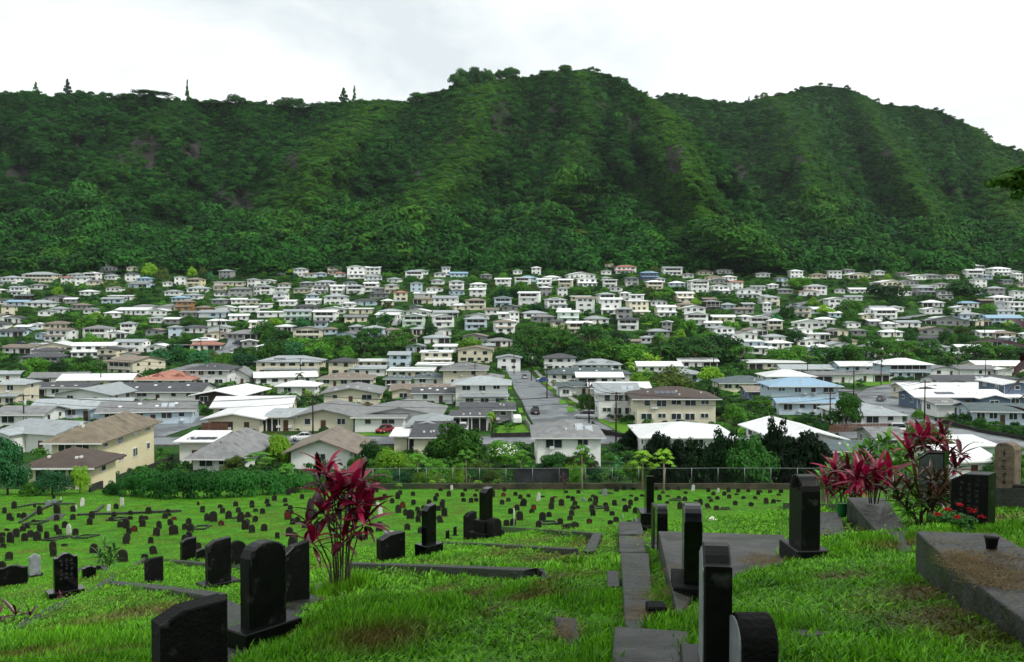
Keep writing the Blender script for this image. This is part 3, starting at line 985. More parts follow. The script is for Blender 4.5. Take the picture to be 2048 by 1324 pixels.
        for i in range(nrb):
            xx = -w / 2 + w * (i + 0.5) / nrb
            L_ = ln if kind != 'hip' else ln * min(1, (w / 2 - abs(xx)) / (min(w, d) / 2))
            if L_ < 0.6: continue
            link('roof_rib', ME_rib_b if H['roof'] == 'B' else ME_rib, rf, (xx, L_ * math.cos(sl) / 2, h + L_ * math.sin(sl) / 2 + 0.14), (sl, 0, 0), (0.07, L_, 0.10))
    if 'H' in feat:                            # chimney
        MB().box(-0.6, 0.6, 0, 1.0, 0, rise + 2.6).obj('chimney', M_wall['w'], rf, (-w * 0.22, d * 0.2, h))
    if 'A' in feat:                            # gablets on the front slope
        gl = MB()
        for gx_ in ((-w * 0.12, w * 0.26) if w > 12 else (0,)):
            gw = w * 0.14; gh = rise * 0.55; y0_, z0_ = d * 0.12, h + rise * 0.32
            gl.add([(gx_ - gw, y0_, z0_), (gx_ + gw, y0_, z0_), (gx_, y0_, z0_ + gh), (gx_, y0_ + d * 0.36, z0_ + gh)], [(0, 1, 2), (1, 3, 2), (3, 0, 2)])
        gl.obj('gablet', M_roof[H['roof']], rf)
    # under-house footing seen on slopes
    return root
# houses on the far hillside, read off the photograph in four strips: strip-x, strip-base, strip-width, storeys, roof, wall
K4 = 520 / 2025.0
HILL = {0: """65 270 140 2Lw;300 245 260 2Lc;515 268 90 2Rw;580 215 120 1Lw;635 270 110 2Lw;700 235 120 2Ww;845 185 150 2Dn;855 225 110 1Lw;1030 185 100 2Lc;1020 240 105 2Dw;1115 245 115 1Bp;1070 290 170 1Gp;1515 140 130 1Dw;1805 140 100 1To;1970 130 100 1Lw;1750 215 110 2Ln;280 300 110 1Gw;1505 285 135 2Ty;1780 275 240 1Wc;1540 325 180 1Lw;1870 365 190 2Gn;2000 350 60 2Gw
175 385 150 1Eb;40 420 120 1Dw;130 432 175 1Bp;430 400 220 1Dn;680 350 130 1Ww;300 440 220 1Lw;1340 350 130 1Lw;1490 380 140 1Lw;1390 400 130 1Bp;940 385 200 1Ww;870 410 170 1Lp;1115 470 180 1Gw;1310 470 170 1Gw;1440 470 150 2To;1570 480 130 1To;1020 500 270 1Ww;1230 505 150 1Ww;1470 520 150 1Gn;1650 520 230 1Lp;1750 480 160 1Ww;1930 480 150 1Ww;1860 415 130 1Ww;1960 420 110 1Lc;1860 545 160 1Ww
430 610 210 1Tc;90 670 200 1Dp;320 690 120 1Lp;450 705 210 2Tw;740 690 210 2Gw;990 650 120 2Lw;1190 660 140 1Tn;1360 680 110 2Lp;1510 640 200 1Dw;1700 640 190 1Lw;1680 690 200 1Tc;1880 690 260 1Gn;1590 742 200 1Wc;1600 778 250 1Rw;130 800 260 1Tw;420 790 330 1Wc;730 830 330 2Ww;1000 800 240 2Lw;1220 790 180 1Ww;340 825 230 1Dw;310 875 320 1Dn;830 862 180 2Dc;1000 852 160 1Tw""",
510: """285 150 80 1Lw;350 200 110 2Lw;465 175 110 1Gc;515 205 100 1Lp;620 185 120 2Dc;660 205 100 1Rw;785 215 145 3Ww;915 190 130 2Ww;920 230 150 1Lw;1055 175 100 1Gw;1240 222 150 2Lw;1290 185 130 1Lw;1490 190 70 2Gw;1440 205 100 1Gw;1590 205 145 1Bp
95 265 130 1Ww;60 345 150 2Lw;225 290 110 1Tw;205 322 110 1Ww;360 330 140 1Gc;390 280 100 1Ln;505 342 140 2Gw;545 275 170 1Lw;640 342 120 2Ww;740 280 120 1Ew;775 342 140 2Lw;900 320 115 2Ww;918 260 100 1Lw;1060 335 105 2Lc;1075 250 110 1Lw;1395 322 140 1Rw;1420 262 110 1Lw;1570 305 130 2Lw;1740 292 140 1Ww;1930 285 130 2Ww
190 400 110 2Lw;250 430 140 1Ww;450 422 130 1Ww;625 428 190 2Lw;850 427 200 1Dp;960 372 150 1Dn;1035 425 110 1Wc;1135 395 120 2Rc;1320 367 180 1Ww;1305 412 160 1Tc;1480 442 200 2Lw;1570 347 130 1Ep;1730 372 130 2Ww;1725 462 165 2Tc;1930 442 150 2Wp
70 452 90 1Ww;150 518 280 1Ww;330 552 220 2Lg;390 472 200 1Dn;540 557 190 2Ww;610 492 200 1Ww;785 557 190 1Gc;820 492 190 1Wc;1025 582 190 2Ww;1045 512 190 1Lw;1235 592 190 2Wg;1265 512 200 1Ww;1470 597 180 2Ww;1490 522 200 1Lw;1720 617 190 2Lp;1730 545 190 1Lw;1950 642 170 2Tw;1960 532 150 1Ww;1945 592 160 1Ww
410 702 240 2Gc;700 692 160 1Gp;930 692 180 2Lp;1140 717 260 1Tc;1420 722 220 1Lw;1465 662 150 1Gw;1710 712 200 1Tn;1920 747 200 1Gw;1800 787 140 1Lw;260 772 220 1Lp;70 792 140 1Ww;1250 792 170 1Lp;1480 792 190 1Ww""",
1020: """325 162 150 2Nb;455 127 140 1Wc;595 162 140 2Lc;745 92 130 1No;790 162 110 2Rc;905 182 170 2Rw;950 102 135 2Ww;750 187 90 1Ww;1160 127 140 1Bn;1270 192 160 2Lw;1370 132 170 1Tc;1525 192 130 1Tc;1590 237 160 1Tc;1680 182 140 1Ww;1820 167 110 2Rw;1990 142 80 2Ww;1970 207 120 1Ww
140 240 150 1Bp;95 272 130 2Ww;265 287 120 2Ww;330 237 140 1Ww;430 292 120 2Wc;600 282 160 2Ww;560 217 230 1Ww;755 242 80 1Lw;780 292 120 2Ww;950 277 120 2En;1085 232 150 2Bt;1130 307 140 2Wc;1300 282 140 1Wp;1480 332 160 3Ww;1630 257 150 1Wn;1645 342 140 2Ww;1770 307 110 2Rw;1865 372 200 2Lw;1935 312 120 1Lw
145 442 175 3Ww;365 457 165 2Lw;545 392 160 1Wc;585 487 160 3Tw;755 412 140 2Lw;790 497 170 3Ww;985 417 120 2Ww;1005 512 170 3Wc;1160 432 140 1Lw;1220 517 160 2Ww;1365 402 150 2Wc;1375 457 160 1Tc;1580 472 140 2Gb;1555 412 110 1Tb;1825 492 170 1Tn;1860 452 110 1Ln;1990 422 80 2Lw
420 502 110 1Ww;450 562 180 2Wg;200 527 200 1Lw;250 557 200 1Gn;35 562 90 2Ww;540 652 200 2Wc;680 572 200 1Lw;920 622 180 2Dw;1440 522 180 2Ww;1455 577 190 2Ww;1660 557 190 1Wc;1945 602 170 2Ww;1850 552 100 1Ww
1160 672 190 1Ln;1220 642 80 2Wn;950 752 150 1Tn;1670 692 180 2Lw;1825 692 220 1Gw;1920 662 200 1Tw;1860 752 250 1Wp;1900 802 240 1Ww;1060 722 100 1Lw""",
1528: """100 182 200 2Ww;255 217 110 2Ww;430 217 130 1Tc;555 217 110 2Ww;750 217 190 1Wc;710 132 90 1Gw;850 132 150 1Gw;950 152 140 1Ww;1090 107 150 1Lw;1275 142 110 2Lw;1170 137 100 1Ww;1210 227 130 1Ww;1310 222 170 1Gn;1470 222 110 1Tw;1650 172 180 2Ww;1645 212 140 2Ww;1655 122 150 1Eg;1830 147 150 1Gw;1850 197 160 2Ww;1740 222 90 1Lp
880 282 110 1Ww;1000 307 190 2Wc;1135 272 150 1Gn;905 322 80 1Ww;1690 287 110 2Lw;1900 262 90 1En;1990 242 70 2Ww;165 337 130 1Gn;410 342 170 2Lw;350 352 170 1Rw;590 332 90 1Gw;745 332 160 1Ww;1260 352 150 2Ln;1270 302 160 1Ww;1095 352 140 1Ww;1400 292 120 1Gw;1810 357 140 2Ln;1865 397 170 1Ww;1985 382 90 2Lw
65 432 130 2Lc;25 482 70 2Ww;700 392 140 1Lw;575 447 165 2Ww;430 492 230 1Wp;555 522 110 1Wp;310 522 130 2Ec;480 572 160 1Ww;900 477 150 1Lw;950 537 210 2Ww;1040 477 120 1Lw;1320 437 170 1Ww;1320 492 150 1Ww;1740 422 130 1Tb;1590 442 170 1Bw;1550 477 140 1Ww;1610 532 190 1Lp;1970 472 140 2Ww
350 602 280 1Ww;700 602 130 1Lw;865 587 110 1Wn;980 607 130 1Ww;1130 597 200 1Lw;1400 562 120 1Wn;1430 582 340 1Ln;1880 562 280 1Bp;1340 657 260 1Tn;580 662 180 1Gc;310 652 160 1Ww;1790 677 230 1Ww;1880 682 190 1Tc;740 662 120 1Gn;1000 672 180 1Ww
1300 722 230 1Dn;430 692 180 1Ww;370 747 250 1Ww;640 742 200 1Tc;130 762 200 1Ww;90 712 180 1Lw;1090 742 120 1Wn;600 782 280 1Lw;1320 792 260 1Lw;1600 792 200 1Ww;1860 747 170 1Gc;1930 762 90 2Wp;70 812 140 1Ww"""}
for x0, txt in HILL.items():
    for e in txt.replace('\n', ';').split(';'):
        a, b, c, k = e.split()
        px, vb, wp = x0 + float(a) * K4, 500 + float(b) * K4, float(c) * K4
        r = random.Random(int(px * 13 + vb * 101))
        rk, wk, st = k[1], k[2], int(k[0])
        q = r.random()
        if rk in 'LGDTENBR': kd = 'hip' if q < 0.6 else ('gx' if q < 0.82 else 'gy')
        else: kd = 'gx' if q < 0.42 else ('gy' if q < 0.72 else ('hip' if q < 0.88 else 'flat'))
        ft = ''
        if st >= 2: ft += r.choice(['V', 'V', '', 'g', ''])
        else: ft += r.choice(['C', 'K', '', 'g', '', ''])
        if r.random() < 0.08: ft += 'S'
        if (x0, int(a)) == (0, 845): kd, ft = 'gy', 'H'
        house(px, vb + 1.5, wp, st, rk, wk, kd, yaw=r.uniform(-0.22, 0.22), feat=ft, ov=0.7, hs=2.7)

# houses on the valley floor, nearest ones last
N = dict(near=True)
house(15, 764, 50, 1, 'L', 'w', 'gx', yaw=.15)
house(115, 772, 110, 1, 'G', 'w', 'gx', d=11, yaw=.2, feat='C')
house(190, 778, 145, 1, 'W', 'c', 'gx', d=13, yaw=.15, feat='CK')
house(240, 752, 80, 2, 'T', 'c', 'gx', d=16, yaw=-.5, feat='V')
house(325, 777, 120, 1, 'R', 'c', 'hip', d=17, feat='GA', ov=1.1)
house(405, 756, 145, 1, 'G', 'w', 'hip', d=14)
house(413, 774, 96, 2, 'D', 'w', 'hip', d=13, feat='G', ov=1.2)
house(474, 770, 58, 1, 'G', 'w', 'gy', d=9, rise=2.8)
house(575, 752, 132, 2, 'L', 'c', 'hip', d=14, feat='S', win=6)
house(572, 771, 125, 1, 'W', 'w', 'gx', d=12, yaw=.25, win=5)
house(682, 752, 56, 2, 'D', 'c', 'hip', d=11)
house(690, 775, 112, 1, 'T', 'c', 'hip', d=11, feat='K')
house(735, 752, 74, 1, 'L', 'w', 'gx')
house(745, 736, 72, 1, 'W', 'c', 'flat')
house(798, 736, 46, 2, 'L', 'p', 'gx', d=10)
house(872, 731, 66, 2, 'W', 'c', 'flat', feat='S')
house(868, 744, 74, 1, 'W', 'w', 'flat', feat='K')
house(950, 726, 74, 2, 'T', 'c', 'gy', d=14)
house(1018, 743, 52, 2, 'L', 'w', 'gy', d=10, feat='g')
house(795, 775, 56, 1, 'E', 'w', 'hip', feat='C')
house(858, 773, 66, 1, 'E', 'w', 'hip', feat='A', d=12)
house(820, 757, 95, 1, 'W', 'c', 'flat', feat='')
house(978, 776, 60, 1, 'G', 'c', 'hip', d=14)
house(928, 774, 96, 2, 'G', 'c', 'hip', d=17, feat='g', ov=1.2, win=2)
house(1120, 743, 68, 2, 'D', 'w', 'hip')
house(1196, 743, 98, 1, 'L', 'w', 'hip', feat='A')
house(1178, 764, 172, 1, 'E', 'w', 'hip', d=13, feat='k')
house(1200, 771, 96, 1, 'W', 'w', 'gx', feat='C')
house(1320, 746, 92, 1, 'W', 'w', 'gx')
house(1397, 736, 82, 1, 'W', 'w', 'gx', feat='K')
house(1365, 764, 86, 1, 'L', 'p', 'hip')
house(1553, 739, 118, 1, 'W', 'c', 'flat', feat='C')
house(1495, 785, 116, 1, 'E', 'c', 'hip', d=12)
house(1582, 770, 104, 1, 'W', 'w', 'hip', d=13)
house(1615, 753, 106, 1, 'L', 'w', 'gx')
house(1668, 767, 84, 1, 'G', 'w', 'flat', feat='C', d=11)
house(1745, 764, 76, 1, 'G', 'w', 'hip', feat='K')
house(1725, 746, 94, 1, 'W', 'p', 'gx')
house(1816, 759, 102, 2, 'W', 'p', 'hip', d=13, feat='VgK', ov=1.3)
house(1890, 753, 62, 1, 'G', 'w', 'gy')
house(1955, 753, 78, 1, 'G', 'w', 'gx', feat='g')
house(2008, 745, 110, 1, 'W', 'c', 'gx')
house(2010, 754, 34, 1, 'W', 'w', 'gy', feat='g', d=6)
house(1940, 782, 136, 1, 'D', 'w', 'gx', d=13, feat='Z')
house(2040, 784, 90, 1, 'D', 'w', 'gy', d=12)
house(1905, 798, 198, 1, 'W', 'c', 'gx', d=10, win=7)
house(1920, 817, 186, 1, 'W', 't', 'gx', d=11, feat='S', win=6)
house(2034, 814, 66, 2, 'W', 't', 'gy', d=13)
house(1900, 834, 66, 1, 'G', 'w', 'flat', feat='g', d=8)
house(2006, 850, 130, 1, 'E', 'p', 'gx', d=10, win=5, yaw=-.12)
house(1512, 803, 44, 1, 'T', 't', 'gx', d=8)
house(1610, 818, 148, 2, 'B', 'p', 'hip', d=11, feat='xR', ov=1.0, win=4)
house(1618, 830, 132, 1, 'B', 'p', 'gx', d=6, feat='xR', ov=.7, win=4)
house(1745, 857, 132, 1, 'L', 'w', 'hip', d=14, feat='x', win=3)
house(1152, 792, 82, 1, 'E', 'w', 'hip')
house(1240, 797, 126, 1, 'W', 'c', 'gx', feat='Z')
house(1236, 838, 92, 2, 'L', 'w', 'gx', d=14, feat='Z', win=3)
house(1352, 851, 176, 2, 'N', 'c', 'hip', d=13, feat='xS', ov=1.1, win=5)
# left of the central street
house(22, 812, 66, 2, 'L', 'c', 'hip', feat='')
house(105, 796, 126, 1, 'D', 'w', 'flat', d=12, feat='Ck')
house(165, 811, 135, 1, 'L', 'w', 'gy', d=17, yaw=-.12, ov=1.3, win=2)
house(315, 805, 176, 1, 'D', 'w', 'gx', d=15, feat='k')
house(434, 813, 108, 1, 'W', 'b', 'gy', d=18, ov=1.3, yaw=-.12)
house(592, 792, 84, 1, 'W', 'w', 'hip', d=9)
house(702, 809, 122, 1, 'G', 'c', 'gy', d=16, ov=1.1, yaw=.05, feat='k')
house(845, 801, 132, 1, 'T', 'c', 'gx', d=10)
house(866, 808, 88, 1, 'D', 'w', 'gx', d=9, feat='k')
house(963, 813, 118, 2, 'L', 'w', 'hip', d=11, win=3, ov=1.1)
house(38, 857, 108, 1, 'G', 'w', 'gx', d=10)
house(158, 842, 190, 1, 'L', 'p', 'gx', d=12, yaw=.14, win=6)
house(292, 850, 190, 1, 'G', 'p', 'gx', d=13, yaw=.2, feat='kZ', win=6)
house(503, 840, 160, 1, 'W', 'c', 'gx', d=14, yaw=.1, win=5)
house(468, 866, 124, 1, 'W', 'c', 'gy', d=17, ov=1.2, feat='G')
house(648, 862, 138, 1, 'G', 'c', 'gy', d=16, ov=1.2, win=3, rise=1.5)
house(560, 862, 70, 1, 'L', 'c', 'flat', d=10, feat='C')
house(800, 858, 168, 1, 'G', 'w', 'gy', d=15, ov=1.2, win=5, rise=1.5)
house(758, 864, 110, 1, 'G', 'w', 'flat', d=8, feat='x')
house(975, 846, 112, 1, 'D', 'n', 'gx', d=9, win=4)
house(940, 861, 84, 1, 'D', 'n', 'flat', d=6, feat='CK')
house(855, 892, 86, 1, 'L', 'c', 'gy', d=12, hs=3.6, ov=1.0, feat='x')
house(815, 905, 66, 1, 'W', 'c', 'flat', d=7, feat='K')
house(862, 908, 84, 1, 'D', 'c', 'flat', d=9, rise=1.4)
# nearest houses, just beyond the cemetery fence
house(1137, 936, 146, 2, 'G', 'w', 'hip', d=13, feat='Zx', ov=.8, win=2, hs=2.35, rise=1.6, label='tall white two storey house with grey hip roof just behind the fence')
house(1376, 920, 196, 1, 'W', 'w', 'hip', d=14, feat='Rx', ov=1.1, win=4, hs=3.7, rise=1.5, label='white house with ribbed white hip roof behind the dark trees')
house(1628, 922, 142, 1, 'W', 'w', 'gy', d=19, feat='Rx', ov=1.2, win=3, hs=3.4, rise=1.3, yaw=.1, label='white house with broad white gable roof right of the dark trees')
house(1782, 912, 62, 1, 'G', 'n', 'gx', d=10, hs=3.0)
house(1700, 935, 60, 1, 'E', 'n', 'gx', d=8, hs=2.6)
house(1955, 925, 86, 1, 'W', 'g', 'flat', d=9, hs=2.6)
house(1948, 962, 104, 1, 'W', 'w', 'gx', d=11, yaw=.15)
house(390, 927, 78, 1, 'W', 'w', 'flat', d=9, hs=3.4, feat='S')
house(60, 905, 150, 1, 'L', 'w', 'gx', d=12, yaw=-.35, hs=3.4, win=2)
house(432, 947, 118, 1, 'G', 'w', 'hip', d=17, hs=2.5, ov=1.1, feat='xA', win=2, rise=2.3, yaw=-.06, label='white house with large grey shingle roof behind the long hedge')
house(642, 938, 146, 1, 'T', 'w', 'gy', d=13, hs=2.6, ov=1.2, feat='x', win=1, rise=1.9, label='white gabled house with brown shingle roof behind the red plant')
house(150, 962, 118, 2, 'Y', 'y', 'hip', d=21, ov=1.1, feat='x', win=2, hs=2.7, rise=1.7, label='long yellow two storey house with weathered tan hip roof')
house(118, 979, 152, 1, 'N', 'y', 'hip', d=7.5, ov=1.0, feat='x', win=3, hs=2.7, rise=1.5, label='low yellow wing with dark brown hip roof before the yellow house')

# further small houses in the gaps of the hillside rows
rh = random.Random(41); tries = 0; added = 0
def bbox(H):
    s_ = px_per_m(H['y']); return H['px'] - H['w'] * s_ / 2 - 3, H['px'] + H['w'] * s_ / 2 + 3, H['vb'] - (H['h'] + H['rise']) * s_, H['vb']
BB = [bbox(H) for H in HOUSES]
while added < 95 and tries < 6000:
    tries += 1
    px, vb = rh.uniform(-30, 2080), rh.uniform(545, 720)
    if 1010 < px < 1500 and vb > 668: continue
    if 500 < px < 830 and vb > 675: continue
    st = rh.choice([1, 1, 2]); wp = rh.uniform(30, 46) * (0.6 + 0.4 * (vb - 540) / 150)
    x, y, z = hit(px, vb)
    if min(float(np.min(np.hypot(r_[0] - x, r_[1] - y) - r_[5] / 2)) for r_ in ROADS) < 5: continue
    s_ = px_per_m(y); hh = (st * 2.7 + 1.2) * s_
    b = (px - wp / 2, px + wp / 2, vb - hh, vb)
    bad = False
    for q in BB:
        ox = min(b[1], q[1]) - max(b[0], q[0]); oy = min(b[3], q[3]) - max(b[2], q[2])
        if ox > 0 and oy > 0 and ox * oy > 0.18 * (q[1] - q[0]) * (q[3] - q[2]): bad = True; break
    if bad: continue
    house(px, vb, wp, st, rh.choice('WWLLGTD'), rh.choice('wwwwcpn'), rh.choice(['hip', 'gx', 'gy', 'hip']), yaw=rh.uniform(-.25, .25), feat=rh.choice(['V', '', 'C', 'g', '']) if st == 2 else rh.choice(['C', 'K', '']), ov=.7, hs=2.7)
    BB.append(bbox(HOUSES[-1])); added += 1
for H in HOUSES:                       # size on the picture, to keep the 300 that show largest as single things
    s_ = px_per_m(H['y'])
    H['area'] = (H['w'] * s_) * ((H['h'] + H['rise']) * s_)
order = sorted(range(len(HOUSES)), key=lambda i: -HOUSES[i]['area'])
single = set(order[:298])
roots = []
for i, H in enumerate(HOUSES):
    if i in single:
        H['obj'] = build_house(H)
rest = [H for i, H in enumerate(HOUSES) if i not in single]
print('houses', len(HOUSES), 'rest', len(rest))
if rest:                               # the smallest ones among the trees, as one mass
    mats = [M_roof[k] for k in ROOFC] + [M_wall[k] for k in WALLC] + [M_glass]
    ri = {k: i for i, k in enumerate(ROOFC)}; wi = {k: len(ROOFC) + i for i, k in enumerate(WALLC)}
    big_ = MB()
    for H in rest:
        sub = MB()
        w, d, h = H['w'], H['d'], H['h']
        if H['kind'] == 'gy': sub.profile_y([(-w / 2, -3), (w / 2, -3), (w / 2, h), (0, h + H['rise']), (-w / 2, h)], 0, d, wi[H['wall']])
        else: sub.box(-w / 2, w / 2, 0, d, -3, h, wi[H['wall']])
        rm = roof_mesh(H['kind'], w, d, h, H['rise'], H['ov'], H['roof'])
        sub.add(rm.v, rm.f, ri[H['roof']])
        n = max(2, int(w / 3))
        for s_ in range(H['st']):
            for j in range(n):
                xx = -w / 2 + w * (j + 0.5) / n
                sub.box(xx - .6, xx + .6, -.07, .05, s_ * 2.7 + 1.1, s_ * 2.7 + 2.2, len(mats) - 1)
        c, s2 = math.cos(H['yaw']), math.sin(H['yaw'])
        vs = [(H['x'] + p[0] * c - p[1] * s2, H['y'] + p[0] * s2 + p[1] * c, H['z'] + p[2]) for p in sub.v]
        for f, m_ in zip(sub.f, sub.m): pass
        b = len(big_.v); big_.v.extend(vs)
        for f, m_ in zip(sub.f, sub.m):
            big_.f.append([b + q for q in f]); big_.m.append(m_); big_.sm.append(False)
    tag(big_.obj('distant_houses', mats), kind='stuff')

NUM = ['', 'one', 'two', 'three']
def ordinal(n):
    if 10 <= n % 100 <= 20: return '%dth' % n
    return '%d%s' % (n, {1: 'st', 2: 'nd', 3: 'rd'}.get(n % 10, 'th'))
def rows_of(items, edges, key_v, key_x):
    """sort things into bands of picture height, left to right"""
    out = []
    for k in range(len(edges) - 1):
        b = sorted([i for i in items if edges[k] <= key_v(i) < edges[k + 1]], key=key_x)
        if b: out.append(b)
    return out
hs_ = [H for H in HOUSES if 'obj' in H]
for k, row in enumerate(rows_of(hs_, [0, 545, 560, 575, 592, 610, 628, 648, 670, 690, 715, 745, 770, 800, 840, 880, 2000], lambda H: H['vb'], lambda H: H['px'])):
    for j, H in enumerate(row):
        kd = {'gx': 'ridged', 'gy': 'gabled', 'hip': 'hip', 'flat': 'flat'}[H['kind']]
        lb = H['label'] or '%s %s storey house, %s %s roof, %s from left, %s row below forest' % (
            WALLC[H['wall']][0], NUM[H['st']], ROOFC[H['roof']][0].split(' and')[0].replace('painted metal', '').strip(), kd, ordinal(j + 1), ordinal(k + 1))
        tag(H['obj'], lb, 'house', 'houses of the valley')
# ------------------------------------------------------------------ trees and shrubs of the valley
LEAF = {
 'm': leafmat('leaves_mid', lin(26, 76, 20), lin(82, 136, 40)),
 'd': leafmat('leaves_dark', lin(14, 50, 20), lin(46, 92, 32), trans=0.15),
 'k': leafmat('leaves_black_green', lin(6, 22, 9), lin(17, 44, 15), trans=0.08, var=0.15, spec=0.1),
 'y': leafmat('leaves_bright', lin(62, 118, 22), lin(124, 168, 46)),
 'o': leafmat('leaves_olive', lin(40, 68, 24), lin(90, 110, 46)),
 'b': leafmat('leaves_blue_green', lin(20, 68, 38), lin(56, 114, 66)),
 'h': leafmat('leaves_hedge', lin(20, 70, 28), lin(58, 122, 48)),
}
LEAFN = {'m': 'green', 'd': 'dark green', 'k': 'blackish green', 'y': 'bright green', 'o': 'olive green', 'b': 'blue green', 'h': 'leafy green'}
M_bark = mat('bark', lin(86, 72, 58), lin(54, 46, 38), scale=3, rough=0.9, bump=0.4)
M_bark_l = mat('pale_bark', lin(150, 138, 116), lin(112, 102, 84), scale=3, rough=0.85)

def trunk_mesh(seed, limbs=4, h=1.0, r=0.035, spread=0.4, mat_=None):
    q = random.Random(seed)
    mb = MB()
    fork = h * q.uniform(0.3, 0.42)
    mb.tube([(0, 0, -0.08), (q.uniform(-.02, .02), q.uniform(-.02, .02), fork * 0.5), (q.uniform(-.03, .03), q.uniform(-.03, .03), fork)], [r * 1.25, r, r * 0.8], 7)
    for i in range(limbs):
        a = 6.283 * i / limbs + q.uniform(-.4, .4)
        e = spread * q.uniform(0.6, 1.1)
        mb.tube([(0, 0, fork * 0.95), (math.cos(a) * e * 0.45, math.sin(a) * e * 0.45, fork + (h - fork) * 0.35), (math.cos(a) * e, math.sin(a) * e, h * q.uniform(0.75, 0.9))], [r * 0.62, r * 0.42, r * 0.14], 5)
    return mb.mesh('trunk', mat_ or M_bark)

PROTO = {}
def fit_crown(V, zlo, zhi=1.0):
    V = V.copy()
    r = np.hypot(V[:, 0], V[:, 1]); V[:, :2] /= np.quantile(r, 0.965)
    a, b = np.quantile(V[:, 2], [0.015, 0.985]); V[:, 2] = zlo + (V[:, 2] - a) / (b - a) * (zhi - zlo)
    return V
def proto_set(key, n, fn, tr):
    PROTO[key] = []
    for i in range(n):
        V, Q = fn(i)
        PROTO[key].append((np_mesh('crown', V, Q, LEAF['m']), tr(i)))
# unit trees: height 1, crown centred on the axis, half width 1 (scaled later in xy)
def unit_round(i, n=1700, leaf=0.075, nb=26, seed=300, lowc=0.20, br=0.36):
    V, Q = crown_round(seed + i * 5, 1.0, 1.0, nb, n, leaf, br)
    return fit_crown(V, lowc), Q
proto_set('round', 5, lambda i: unit_round(i), lambda i: trunk_mesh(i, 4, 0.75, 0.05))
proto_set('near', 4, lambda i: unit_round(i, 7500, 0.044, 46, 400, 0.22, 0.27), lambda i: trunk_mesh(20 + i, 5, 0.7, 0.05))
proto_set('full', 4, lambda i: unit_round(i, 9500, 0.048, 54, 500, 0.04, 0.28), lambda i: trunk_mesh(40 + i, 5, 0.7, 0.05))
def unit_umb(i):
    V, Q = crown_umbrella(600 + i * 7, 1.0, 34, 2600, 0.05, 0.55)
    return fit_crown(V, 0.36), Q
proto_set('umbrella', 4, unit_umb, lambda i: trunk_mesh(60 + i, 6, 0.8, 0.04, 0.75, M_bark_l))
def unit_cone(i):
    q = np.random.default_rng(700 + i)
    blobs = []
    for k in range(26):
        z = q.uniform(0.1, 0.97); r = (1 - z) * 0.9 + 0.06; a = q.uniform(0, 6.28)
        blobs.append((math.cos(a) * r * 0.6, math.sin(a) * r * 0.6, z, r * 0.5 + .06, r * 0.5 + .06, 0.05))
    P, Nn = blob_points(blobs, 1200, 710 + i, up=0.4)
    return leaf_quads(P, Nn, 0.09, 720 + i)
proto_set('cone', 2, unit_cone, lambda i: trunk_mesh(80 + i, 2, 0.95, 0.03, 0.1))

def frond(mb, base, az, el, L, droop, wid, nseg=7, leaflets=True):
    """palm frond: rachis with paired leaflets"""
    p = Vector(base); ca, sa = math.cos(az), math.sin(az)
    pts = []
    e = el
    for i in range(nseg + 1):
        pts.append(p.copy())
        p = p + Vector((ca * math.cos(e), sa * math.cos(e), math.sin(e))) * (L / nseg)
        e -= droop / nseg * (1 + 0.5 * i / nseg)
    side = Vector((-sa, ca, 0))
    for i in range(1, nseg + 1):
        a, b = pts[i - 1], pts[i]
        w = wid * math.sin(math.pi * min(0.96, (i - 0.3) / nseg)) + 0.02
        for s in (-1, 1):
            for k in (0.15, 0.65):
                q = a.lerp(b, k)
                t = q + side * s * w + (b - a) * 0.9 + Vector((0, 0, -w * 0.35))
                n = (b - a) * 0.28
                mb.add([q - n, q + n, t], [(0, 1, 2) if s > 0 else (1, 0, 2)])
    mb.tube([pts[0], pts[nseg // 2], pts[-1]], [0.012, 0.008, 0.003], 3)

def palm_crown(seed, n=15, L=0.55, z=0.72):
    q = random.Random(seed); mb = MB()
    for i in range(n):
        frond(mb, (0, 0, z), 6.283 * i / n + q.uniform(-.2, .2), q.uniform(0.1, 1.25), L * q.uniform(0.8, 1.1), q.uniform(1.2, 2.2), 0.12)
    return mb.mesh('crown', LEAF['m'])
def palm_trunk(seed, h=0.72):
    q = random.Random(seed); mb = MB(); a, b = q.uniform(-.05, .05), q.uniform(-.05, .05)
    mb.tube([(0, 0, -.05), (a * .4, b * .4, h * .4), (0, 0, h)], [0.035, 0.026, 0.022], 7)
    return mb.mesh('trunk', M_bark_l)
PROTO['palm'] = [(palm_crown(800 + i), palm_trunk(810 + i)) for i in range(3)]
def clump_palm(seed):
    q = random.Random(seed); mb = MB()
    for c in range(7):
        bx, by = q.uniform(-.5, .5), q.uniform(-.5, .5); z = q.uniform(0.2, 0.62)
        for i in range(9):
            frond(mb, (bx, by, z), 6.283 * i / 9 + q.uniform(-.3, .3), q.uniform(0.2, 1.3), q.uniform(.35, .6), q.uniform(1.0, 2.1), 0.1, 6)
    return mb.mesh('crown', LEAF['m'])
def clump_stems(seed):
    q = random.Random(seed); mb = MB()
    for c in range(7):
        bx, by = q.uniform(-.5, .5), q.uniform(-.5, .5)
        mb.tube([(bx * .5, by * .5, -.05), (bx, by, .5)], [.02, .016], 5)
    return mb.mesh('trunk', M_bark_l)
PROTO['clump'] = [(clump_palm(820 + i), clump_stems(830 + i)) for i in range(2)]
